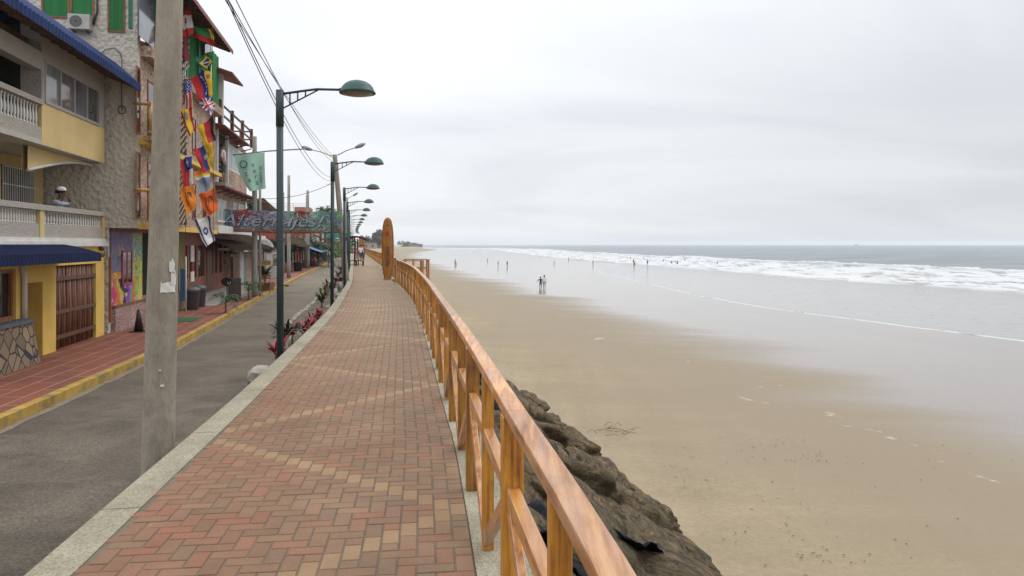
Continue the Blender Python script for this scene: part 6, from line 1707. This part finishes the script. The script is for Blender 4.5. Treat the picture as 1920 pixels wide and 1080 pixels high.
ang = math.atan2(bB.y-bA.y, bB.x-bA.x); ctr = (bA+bB+bC+bD)/4-o
outl = mat('letter_outline', (.03,.03,.06), (.02,.02,.04), 4, .8)
rb = random.Random(77); strokes = MB(); nrm = Vector((math.sin(ang), -math.cos(ang), 0))
for i in range(330):
    u, v = rb.random(), rb.uniform(.08,.94); L_ = rb.uniform(.012,.05); a0 = rb.uniform(-1.2,1.6); cv = rb.uniform(-2.5,2.5); wd_ = rb.uniform(.008,.028); lay = rb.uniform(.012,.035) if i < 150 else .165
    if i >= 150: wd_ *= .8
    if u < .25: ci = rb.choice([1,2,8,9,11,3,13])
    elif u < .5: ci = rb.choice([0,2,8,9,13,4,12])
    elif u < .75: ci = rb.choice([5,6,3,13,2,8,11])
    else: ci = rb.choice([6,10,11,13,9,8,5])
    vs = []; nn = 7; uu, vv = u, v
    for k in range(nn+1):
        a1 = a0+cv*k/nn; w = wd_*math.sin(math.pi*(k/nn*.9+.05)); p = bP(min(1,max(0,uu)), min(.97,max(.03,vv)))+nrm*lay
        q = Vector((0,0,1))*math.cos(a1)*w-Vector((math.cos(ang),math.sin(ang),0))*math.sin(a1)*w
        vs += [p-q, p+q]; uu += L_/nn*math.cos(a1)*1.6; vv += L_/nn*math.sin(a1)*6
    strokes.add(vs, [(2*j,2*j+1,2*j+3,2*j+2) for j in range(nn)], ci, True)
strokes.build('painted_strokes', bms+[mat('stroke_pale', (.62,.62,.62), (.48,.52,.5), 3, .8)], t)
for dx, dz, dy, mt_, nm in ((.03,-.03,-.10,outl,'lettering_shadow'),(0,0,-.125,mat('letter_paint', (.46,.44,.52), (.20,.32,.30), 4, .7),'banner_lettering')):
    mx = Matrix.Translation(ctr+Vector((dx-.35,dy-.35*math.tan(ang)-.02,dz-.02))) @ Matrix.Rotation(ang, 4, 'Z') @ RX @ Matrix.Diagonal((1.35,1,1,1))
    text_mesh(nm, 'Alternajes!', .78, .003, mt_, t, mx, shear=.35)
for a, b_, nm in ((bA, atpx(404,388,33.4), 0),(bB, atpx(646,392,36.9), 1),(bC, atpx(648,439,36.9), 2)):
    m = MB(); m.tube([a-o, b_-o], .012, 4); m.build('tie_rope', M['black'], t)
# green banner on the boom
gt = [atpx(441,291,D1-.30), atpx(496,286,D1-.30), atpx(499,356,D1-.30), atpx(469,359,D1-.30)]
t = thing('green_banner', 'pale green cloth banner with turquoise letters hanging from the boom of the white-grey pole', 'banner', gt[0], 0); o = gt[0]
def gP(u, v):
    x0 = gt[0].lerp(gt[1], u); tl = gt[0].lerp(gt[3], 1-v); 
    top = gt[0].lerp(gt[1], u); bot = atpx(441+(470-441)*1.0, 359, D1-.30).lerp(gt[2], u) if False else gt[3].lerp(gt[2], u)
    # left edge hangs straight then is swept to the right
    q = (1-v); lx = gt[0].x+(gt[3].x-gt[0].x)*(q**1.9); rx = gt[1].x+(gt[2].x-gt[1].x)*q
    z = gt[0].z+(gt[1].z-gt[0].z)*u+(gt[3].z-gt[0].z)*q
    return Vector((lx+(rx-lx)*u, gt[0].y+.05*math.sin(u*9+q*3)-.02, z))-o
m = MB(); m.grid(gP, 24, 24, 0); m.build('banner_cloth', mat('mint_cloth', (.60,.92,.76), (.50,.84,.67), 1.5, .8), t)
tq = mat('turquoise_letters', (.01,.22,.26), (.01,.17,.20), 3, .7)
for s, px, py, sz, rot in (('O',456.5,309,.52,0),('t',462,326,.40,.25),('a',467.5,337,.34,.3),('v',474,309,.34,.12),('e',477,320.5,.36,.12),('r',479.5,331,.34,.12),('a',482,342,.36,.12)):
    mx = Matrix.Translation(atpx(px,py,D1-.42)-o) @ RX @ Matrix.Rotation(rot, 4, 'Z'); text_mesh('letter', s, sz, .002, tq, t, mx)
mx = Matrix.Translation(atpx(489.5,327,D1-.42)-o) @ RX @ Matrix.Rotation(-math.pi/2+.05, 4, 'Z'); text_mesh('small_lettering', 'de todos', .22, .002, tq, t, mx)

# ------------------------------------------------------------------ people
def skin_figure(J, E, reg):
    """J: name->(pos, radius); E: list of (a,b,region)"""
    names = list(J); me = bpy.data.meshes.new('skel'); me.from_pydata([J[k][0] for k in names], [(names.index(a), names.index(b)) for a, b, _ in E], [])
    o = bpy.data.objects.new('skel', me); COL.objects.link(o); o.modifiers.new('S', 'SKIN'); 
    sv = me.skin_vertices[0].data
    for i, k in enumerate(names):
        r = J[k][1]; sv[i].radius = (r, r) if not isinstance(r, tuple) else r; sv[i].use_root = (k == 'pelvis')
    sb_ = o.modifiers.new('U', 'SUBSURF'); sb_.levels = 1; sb_.render_levels = 1
    bpy.context.view_layer.update(); dg = bpy.context.evaluated_depsgraph_get()
    res = bpy.data.meshes.new_from_object(o.evaluated_get(dg)); bpy.data.objects.remove(o); bpy.data.meshes.remove(me)
    for p in res.polygons:
        c = p.center; best = None
        for a, b, rg in E:
            A0, B0 = Vector(J[a][0]), Vector(J[b][0]); d = B0-A0; tt = max(0, min(1, (c-A0).dot(d)/max(1e-6, d.length_squared))); ds = (c-(A0+d*tt)).length
            if best is None or ds < best[0]: best = (ds, rg, tt)
        p.material_index = best[1]; p.use_smooth = True
    return res
# regions: 0 skin 1 top 2 bottom
def pose(kind):
    J = {}; E = []
    def j(n, x, y, z, r): J[n] = ((x,y,z), r)
    if kind in ('stand','walk','armout','crouch'):
        j('pelvis',0,0,.95,.14); j('waist',0,0,1.08,.125); j('chest',0,.0,1.30,.155); j('neckb',0,0,1.44,.075); j('neck',0,0,1.50,.055); j('head',0,.0,1.60,.088); j('crown',0,0,1.70,.075)
        st = .22 if kind == 'walk' else .02
        for s, n in ((-1,'l'),(1,'r')):
            f = st*s
            j('hip'+n,.09*s,0,.90,.095); j('knee'+n,.10*s,-.02-f*.6,.49,.062); j('ankle'+n,.10*s,.02-f*(1.2 if s > 0 else 1.3),.09,.042); j('toe'+n,.11*s,-.14-f*1.2,.035,.035)
            j('sh'+n,.18*s,0,1.40,.062); 
            if kind == 'armout' and s < 0: j('el'+n,.36*s-.04,-.02,1.20,.045); j('wr'+n,-.56,-.06,1.02,.034); j('hand'+n,-.62,-.08,.96,.036)
            else: j('el'+n,.24*s,.03+f*.4,1.13,.045); j('wr'+n,.25*s,-.06+f*.9,.88,.034); j('hand'+n,.25*s,-.09+f*1.0,.80,.036)
    if kind == 'sit':
        j('pelvis',0,0,.50,.14); j('waist',0,-.03,.63,.13); j('chest',0,-.08,.86,.155); j('neckb',0,-.12,1.0,.075); j('neck',0,-.14,1.05,.055); j('head',0,-.16,1.15,.09); j('crown',0,-.16,1.24,.075)
        for s, n in ((-1,'l'),(1,'r')):
            j('hip'+n,.09*s,-.04,.48,.095); j('knee'+n,.13*s,-.45,.50,.065); j('ankle'+n,.13*s,-.42,.09,.042); j('toe'+n,.13*s,-.58,.035,.035)
            j('sh'+n,.18*s,-.09,.96,.062); j('el'+n,.24*s,-.30,.76,.045); j('wr'+n,.14*s,-.50,.72,.034); j('hand'+n,.09*s,-.57,.72,.036)
    if kind == 'lean':
        # seated on a stool leaning forward, forearms on the handrail, one hand at the mouth
        j('pelvis',0,.30,.38,.15); j('waist',0,.24,.52,.14); j('chest',0,.12,.74,.165); j('neckb',0,.06,.88,.08); j('neck',0,.03,.93,.058); j('head',0,.0,1.03,.095); j('crown',0,.02,1.13,.08)
        for s, n in ((-1,'l'),(1,'r')):
            j('hip'+n,.10*s,.26,.36,.10); j('knee'+n,.14*s,-.08,.40,.065); j('ankle'+n,.14*s,.02,.09,.045); j('toe'+n,.14*s,-.12,.035,.035)
            j('sh'+n,.21*s,.10,.84,.068); j('el'+n,.25*s,-.05,.785,.05)
        j('wrl',-.10,-.16,.80,.036); j('handl',-.03,-.17,.82,.04); j('wrr',.12,-.12,.88,.036); j('handr',.05,-.12,.94,.04)
    E = [('pelvis','waist',1),('waist','chest',1),('chest','neckb',1),('neckb','neck',0),('neck','head',0),('head','crown',0)]
    for n in 'lr':
        E += [('pelvis','hip'+n,2),('hip'+n,'knee'+n,2),('knee'+n,'ankle'+n,3),('ankle'+n,'toe'+n,4),('chest','sh'+n,1),('sh'+n,'el'+n,1),('el'+n,'wr'+n,5),('wr'+n,'hand'+n,0)]
    return J, E
PM = {}
SK = mat('skin', (.30,.16,.10), (.24,.12,.075), 8, .6); SK2 = mat('skin_dark', (.16,.08,.05), (.12,.06,.04), 8, .6)
def person(kind, loc, rot, label, top, bottom, shin='skin', shoes=(.05,.04,.04), sleeve='skin', hair=(.012,.01,.009), hat=None, skin=None, scale=1, group=None):
    if kind not in PM:
        J, E = pose(kind); PM[kind] = (skin_figure(J, E, None), J)
    me = PM[kind][0].copy(); J = PM[kind][1]; skin = skin or SK
    mi_ = [p.material_index for p in me.polygons]; me.materials.clear()
    tp, bt = pal(top, .85) if top else skin, pal(bottom, .85)
    for m_ in (skin, tp, bt, skin if shin == 'skin' else bt, skin if shoes is None else pal(shoes), tp if sleeve == 'top' else skin): me.materials.append(m_)
    me.polygons.foreach_set('material_index', mi_)
    o = bpy.data.objects.new('person', me); COL.objects.link(o); o.location = loc; o.rotation_euler = (0,0,rot); o.scale = (scale,)*3
    tag(o, label, 'person', group)
    hp, cp = Vector(J['head'][0]), Vector(J['crown'][0])
    m = MB()
    for (dx, dz) in ((-.032,.012),(.032,.012)): m.lathe([(.001,-.008),(.010,0),(.001,.008)], 6, (hp.x+dx, hp.y-.094, hp.z+dz+.01), m=1)
    m.add([(hp.x-.014,hp.y-.09,hp.z-.025),(hp.x+.014,hp.y-.09,hp.z-.025),(hp.x,hp.y-.118,hp.z-.022),(hp.x,hp.y-.09,hp.z+.02)],[(0,1,2),(1,3,2),(0,2,3)], 0)
    m.box(hp.x-.022,hp.y-.096,hp.z-.052,hp.x+.022,hp.y-.088,hp.z-.044,m=1)
    for s in (-1,1): m.lathe([(.001,-.03),(.016,0),(.001,.03)], 6, (hp.x+s*.088, hp.y+.005, hp.z), m=0)
    m.build('face', [skin, pal((.03,.015,.012))], o)
    m = MB(); m.lathe([(.098,-.02),(.108,.03),(.098,.075),(.06,.115),(.001,.128)], 14, (cp.x, cp.y+.022, cp.z-.065))
    m.build('hair', pal(hair, .8), o)
    if hat:
        m = MB(); m.lathe([(.106,0),(.106,.04),(.08,.085),(.001,.10)], 16, (cp.x, cp.y+.01, cp.z-.02)); m.add([(cp.x-.08,cp.y-.09,cp.z-.015),(cp.x+.08,cp.y-.09,cp.z-.015),(cp.x+.055,cp.y-.19,cp.z-.03),(cp.x-.055,cp.y-.19,cp.z-.03)],[(0,1,2,3)]); m.build('cap', pal(hat), o)
    return o
# man on the lower balcony
sp_ = S(117,.36); o = person('lean', G(sp_, .36, 1.94), ROT, 'man in a white cap and pale checked shirt leaning on the lower balcony rail', (.36,.40,.47), (.06,.06,.09), sleeve='top', hat=(.75,.74,.72), skin=SK2, scale=1.06)
t = thing('stool', 'dark stool on the lower balcony under the man in the white cap', 'stool', G(sp_, .70, 1.94), ROT)
MB().lathe([(.16,.30),(.17,.33),(.001,.335)], 14).build('seat', M['darkwood'], t)
for a in range(4): MB().tube([(.12*math.cos(a*1.57+.7),.12*math.sin(a*1.57+.7),0),(.10*math.cos(a*1.57+.7),.10*math.sin(a*1.57+.7),.30)], .015, 5).build('leg', M['darkwood'], t)
sp_ = S(411,TQ-.12); person('stand', G(sp_, TQ-.28, zm+.16), ROT, 'person in a pale pink top standing behind the guest house balcony rail', (.62,.45,.50), (.05,.05,.06))
MBt = BX(S(407,TQ-.3),TQ-.62,zm+.0,S(424,TQ-.3),TQ-.02,zm+.145); 
# couple on the wet sand
cD = 94; gz = -3.885; cp_ = atpx(1018, 543, cD)
person('stand', (atpx(1020.5,0,cD).x, cD, gz), 3.1, 'taller person in pale lilac shirt and grey trousers, walking arm in arm on wet sand', (.72,.66,.74), (.30,.28,.25), shin='cloth', sleeve='top', scale=1.03)
person('armout', (atpx(1013.5,0,cD).x, cD-.1, gz), 3.3-math.pi, 'shorter person in a black dress with one arm swung out on the wet sand', (.02,.02,.03), (.02,.02,.03), scale=.92)
# bathers
bath = [(855,498,8.5,'stand','bather crouching low at the left edge of the wet sand',(.03,.03,.04),.72),(853,497,0,'',None,None,0),
 (914,490,0,'stand','distant bather in the shallows left of the standing pair',(.04,.05,.09),.8),
 (934,499,0,'stand','left one of the standing pair of bathers in the shallows',(.04,.04,.05),1),(951,499,0,'stand','right one of the standing pair of bathers in the shallows',(.04,.05,.04),1),
 (1039,495,0,'stand','low bather just right of the standing pair',(.03,.03,.03),.6),
 (1066,487,0,'stand','bather at the left part of the surf line',(.05,.05,.06),.7),(1112,496,0,'stand','lone upright bather before the foam',(.04,.05,.08),1),
 (1176,486,0,'stand','far bather in the foam, left of two',(.05,.04,.04),.8),(1182,487,0,'stand','far bather in the foam, right of two',(.04,.04,.05),.8),
 (1188,494,0,'stand','bather in dark trunks left of a short companion',(.03,.03,.04),1),(1189.5,497,0,'stand','short companion right beside the bather in dark trunks',(.10,.04,.03),.7),
 (1207,487,0,'stand','small bather in the foam above the lone right one',(.05,.05,.05),.8),(1214,497,0,'stand','lone right bather standing in front of the foam',(.03,.03,.03),1),
 (1244,491,0,'stand','pale bather low in the foam',(.15,.12,.11),.7),(1259,495,0,'stand','left of two low bathers in front of the foam',(.05,.04,.04),.6),(1270,496,0,'stand','right of two low bathers in front of the foam',(.06,.06,.09),.6),
 (1284,492,0,'stand','bather deep in the foam',(.08,.06,.06),.7),(1345,496,0,'stand','rightmost bather, dark against the foam',(.03,.03,.05),.8)]
for px, py, _, kd, lb, c, sc in bath:
    if not kd: continue
    D = 5.68*F0/(py-HY); p = Vector(((px-CX)*D/F0, D, -3.9-(.55 if sc < .9 else .12)))
    person('stand', p, rnd.uniform(0,6), lb, None if rnd.random() < .6 else c, c, shoes=None, scale=.86, group='bathers in the shallow sea', skin=SK2)
p = atpx(883,498,1); D = 5.68*F0/(498-HY)
person('walk', (atpx(853.5,0,D).x, D, -3.9), 1.5, 'bather in dark clothes walking at the left edge of the water', (.03,.04,.05), (.03,.03,.05), shoes=None)
t = None
# people on the promenade and street
person('walk', (atpx(666.5,0,74).x, 74, .01), 3.1, 'person in a patterned red top walking on the promenade left of the canopy post', (.30,.08,.12), (.12,.10,.14), shin='cloth', sleeve='top')
person('walk', (atpx(676.5,0,76).x, 76, .01), 3.2, 'person in a white shirt and dark shorts walking away on the promenade', (.66,.67,.70), (.03,.03,.04), sleeve='top', hair=(.02,.015,.012))
person('stand', (atpx(681.5,0,84).x, 84, .01), 2.6, 'person in a dark red top by the far fence', (.25,.04,.03), (.04,.04,.05), shin='cloth')
for i, (px, D, kd, c, lb) in enumerate([(588.5,80,'sit',(.5,.04,.06),'seated person in red near the blue awning'),(592.5,82,'sit',(.6,.58,.56),'seated person in white near the blue awning'),(596,90,'walk',(.5,.2,.05),'person in orange walking past the market stalls'),(600,98,'stand',(.1,.2,.4),'person in blue standing at the far stalls'),(606,104,'walk',(.5,.48,.46),'person in pale clothes at the far end of the street')]):
    q = G2(px,0,D)
    person(kd, q, rnd.uniform(0,6), lb, c, (.05,.05,.07), shin='cloth', sleeve='top')
    if kd == 'sit':
        tt = thing('stool', 'low stool under the %s' % lb, 'stool', q, 0); BX(-.2,-.15,.30,.2,.2,.36).build('seat', M['darkwood'], tt); 
        for x in (-.17,.13):
            for y in (-.12,.14): BX(x,y,0,x+.04,y+.04,.299).build('leg', M['darkwood'], tt)
# guest house balcony slab under the person
tag(MBt.build('balcony_slab', M['conc_grey'], None), 'thin concrete slab of the guest house balcony', 'balcony')
ob = bpy.data.objects['balcony_slab']; ob.location = (0,0,0); 
for v in ob.data.vertices:
    g_ = G(v.co.x, v.co.y, v.co.z); v.co = g_
# ------------------------------------------------------------------ far headland: town and trees
hz = [(694,452,760,9),(702,453,760,7),(710,452,700,8),(736,0,0,0)]
conif = mat('far_foliage', (.045,.065,.05), (.03,.042,.034), .2, .8)
for i, (px, D, H, R_) in enumerate([(703,520,13,6),(708,510,15,5),(712,515,13,5),(716,505,16,5),(720,512,14,6),(686,560,11,8),(692,600,10,9),(697,580,9,8),(770,880,7,7),(777,900,6,6),(763,870,8,8),(756,850,8,9),(678,640,12,10)]):
    z = -1.0 if D < 450 else 1.0
    crown_tree('headland_tree', Vector(((px-CX)*D/F0, D, -1)), H*.8, R_*.75, 'dark tree on the far headland behind the beach', group='trees on the far headland', seed=60+i, n=500, leaf=1.9, mats=[conif], zs=.95)
for i, (px, D, w, h, c) in enumerate([(687,470,12,4.2,(.28,.27,.26)),(694,500,9,3.6,(.34,.32,.30)),(701,520,8,2.6,(.30,.27,.24)),(711,510,8,2.4,(.36,.33,.29)),(719,505,9,2.2,(.25,.22,.19)),(772,860,9,4.5,(.22,.23,.25)),(779,870,8,3.5,(.25,.25,.26)),(786,880,7,3,(.20,.21,.22))]):
    t = thing('seaside_building', 'pale low building on the far headland above the beach', 'building', ((px-CX)*D/F0, D, -1.6), .2, 'buildings on the far headland')
    BX(-w/2,-5,0,w/2,5,h).build('wall', pal(c), t); BX(-w/2-.4,-5.4,h+.01,w/2+.4,5.4,h+.6).build('roof', M['tile_brown'], t)
    m = MB()
    for k in range(3): m.box(-w/2+w*(k+.3)/3,-5.05,h*.35,-w/2+w*(k+.6)/3,-5.01,h*.75)
    m.build('window', M['glassdark'], t)
# fishing boat on the horizon
D = 3000; t = thing('fishing_boat', 'tiny fishing boat on the horizon', 'boat', ((1605-CX)*D/F0, D, -3.9), 0)
m = MB(); m.add([(-9,-2,3),(9,-2,3.6),(9,2,3.6),(-9,2,3),(-7,-1.5,0),(7,-1.5,0),(7,1.5,0),(-7,1.5,0)],[(0,1,2,3),(4,7,6,5),(0,4,5,1),(1,5,6,2),(2,6,7,3),(3,7,4,0)]); m.build('hull', pal((.12,.13,.16)), t)
BX(-3,-1.4,3.3,2,1.4,6).build('cabin', pal((.3,.3,.32)), t); MB().tube([(4,0,3.4),(4,0,10)], .2, 5).build('mast', pal((.12,.12,.13)), t)

# ------------------------------------------------------------------ haze
HZ = 0.00022
hm = bpy.data.materials.new('haze'); hm.use_nodes = True; nt = hm.node_tree; nt.nodes.clear()
out = nt.nodes.new('ShaderNodeOutputMaterial'); pv = nt.nodes.new('ShaderNodeVolumePrincipled'); pv.inputs['Color'].default_value = (.9,.93,.97,1); pv.inputs['Density'].default_value = HZ; pv.inputs['Anisotropy'].default_value = .2
nt.links.new(pv.outputs[0], out.inputs['Volume'])
USE_HAZE = True
if USE_HAZE:
    o = BX(-4000,-80,-10,12000,9800,30).build('haze', hm); o['kind'] = 'stuff'

# ------------------------------------------------------------------ sky, sun, camera
SUN_EL, SUN_AZ = math.radians(52), math.radians(60)
wd = bpy.data.worlds.new('World'); scene.world = wd; wd.use_nodes = True; nt = wd.node_tree
bg = nt.nodes['Background']; sky = nt.nodes.new('ShaderNodeTexSky'); sky.sky_type = 'NISHITA'; sky.sun_disc = False; sky.sun_elevation = SUN_EL; sky.sun_rotation = SUN_AZ
tc = nt.nodes.new('ShaderNodeTexCoord'); sx_ = nt.nodes.new('ShaderNodeSeparateXYZ'); L(nt, tc.outputs['Generated'], sx_.inputs[0])
# overcast luminance: brighter towards the zenith
vm = N(nt, 'ShaderNodeMath', operation='MAXIMUM'); vm.inputs[1].default_value = 0; L(nt, sx_.outputs['Z'], vm.inputs[0])
pw_ = N(nt, 'ShaderNodeMath', operation='POWER'); pw_.inputs[1].default_value = 1.7; L(nt, vm.outputs[0], pw_.inputs[0])
gr = N(nt, 'ShaderNodeMapRange'); gr.inputs['From Min'].default_value = .0; gr.inputs['From Max'].default_value = 1; gr.inputs['To Min'].default_value = 1.0; gr.inputs['To Max'].default_value = 2.6; L(nt, pw_.outputs[0], gr.inputs[0])
# cloud layers: streaks flattened towards the horizon
dz = N(nt, 'ShaderNodeMath', operation='ADD'); dz.inputs[1].default_value = .22; L(nt, vm.outputs[0], dz.inputs[0])
dx = N(nt, 'ShaderNodeMath', operation='DIVIDE'); L(nt, sx_.outputs['X'], dx.inputs[0]); L(nt, dz.outputs[0], dx.inputs[1])
dy = N(nt, 'ShaderNodeMath', operation='DIVIDE'); L(nt, sx_.outputs['Y'], dy.inputs[0]); L(nt, dz.outputs[0], dy.inputs[1])
cm = N(nt, 'ShaderNodeCombineXYZ'); L(nt, dx.outputs[0], cm.inputs[0]); L(nt, dy.outputs[0], cm.inputs[1])
mp = N(nt, 'ShaderNodeMapping'); mp.inputs['Scale'].default_value = (.38,.62,1); mp.inputs['Rotation'].default_value = (0,0,.12); L(nt, cm.outputs[0], mp.inputs[0])
cn = N(nt, 'ShaderNodeTexNoise', Scale=1.5, Detail=7, Roughness=.52, Distortion=.5); L(nt, mp.outputs[0], cn.inputs['Vector'])
cr = N(nt, 'ShaderNodeValToRGB'); e = cr.color_ramp.elements; e[0].position = .40; e[0].color = (.765,.788,.83,1); e[1].position = .57; e[1].color = (.875,.895,.92,1); L(nt, cn.outputs['Fac'], cr.inputs[0])
# slightly darker, greyer towards the open sea on the right
az = N(nt, 'ShaderNodeMapRange'); az.inputs['From Min'].default_value = -.15; az.inputs['From Max'].default_value = .62; az.inputs['To Min'].default_value = 1.09; az.inputs['To Max'].default_value = .85; L(nt, sx_.outputs['X'], az.inputs[0])
lum = N(nt, 'ShaderNodeMath', operation='MULTIPLY'); L(nt, gr.outputs[0], lum.inputs[0]); L(nt, az.outputs[0], lum.inputs[1])
ml = N(nt, 'ShaderNodeMixRGB', blend_type='MULTIPLY'); ml.inputs[0].default_value = 1; L(nt, cr.outputs[0], ml.inputs[1]); L(nt, lum.outputs[0], ml.inputs[2])
sk = N(nt, 'ShaderNodeMixRGB', blend_type='MULTIPLY'); sk.inputs[0].default_value = 1; sk.inputs[2].default_value = (.1,.1,.1,1); L(nt, sky.outputs[0], sk.inputs[1])
mix = N(nt, 'ShaderNodeMixRGB'); mix.inputs[0].default_value = .94; L(nt, sk.outputs[0], mix.inputs[1]); L(nt, ml.outputs[0], mix.inputs[2]); L(nt, mix.outputs[0], bg.inputs['Color'])
bg.inputs['Strength'].default_value = 1.0
sd = bpy.data.lights.new('sun', 'SUN'); sd.energy = .9; sd.angle = math.radians(25); sd.color = (1,.96,.90)
so = bpy.data.objects.new('sun', sd); COL.objects.link(so); so.rotation_euler = (math.pi/2-SUN_EL, 0, math.pi-SUN_AZ)

cam = bpy.data.cameras.new('camera'); co = bpy.data.objects.new('camera', cam); COL.objects.link(co)
cam.sensor_width = 36; cam.lens = F0/1920*36; cam.shift_y = -(540-HY)/1920; cam.clip_end = 30000; cam.clip_start = .05
co.location = (0,0,EYE); co.rotation_euler = (math.pi/2,0,0); scene.camera = co
vs_ = scene.view_settings; vs_.view_transform = 'Standard'; vs_.look = 'None'; vs_.gamma = 1; vs_.exposure = 0
scene.render.engine = 'CYCLES'; scene.cycles.volume_bounces = 1; scene.cycles.volume_step_rate = 5
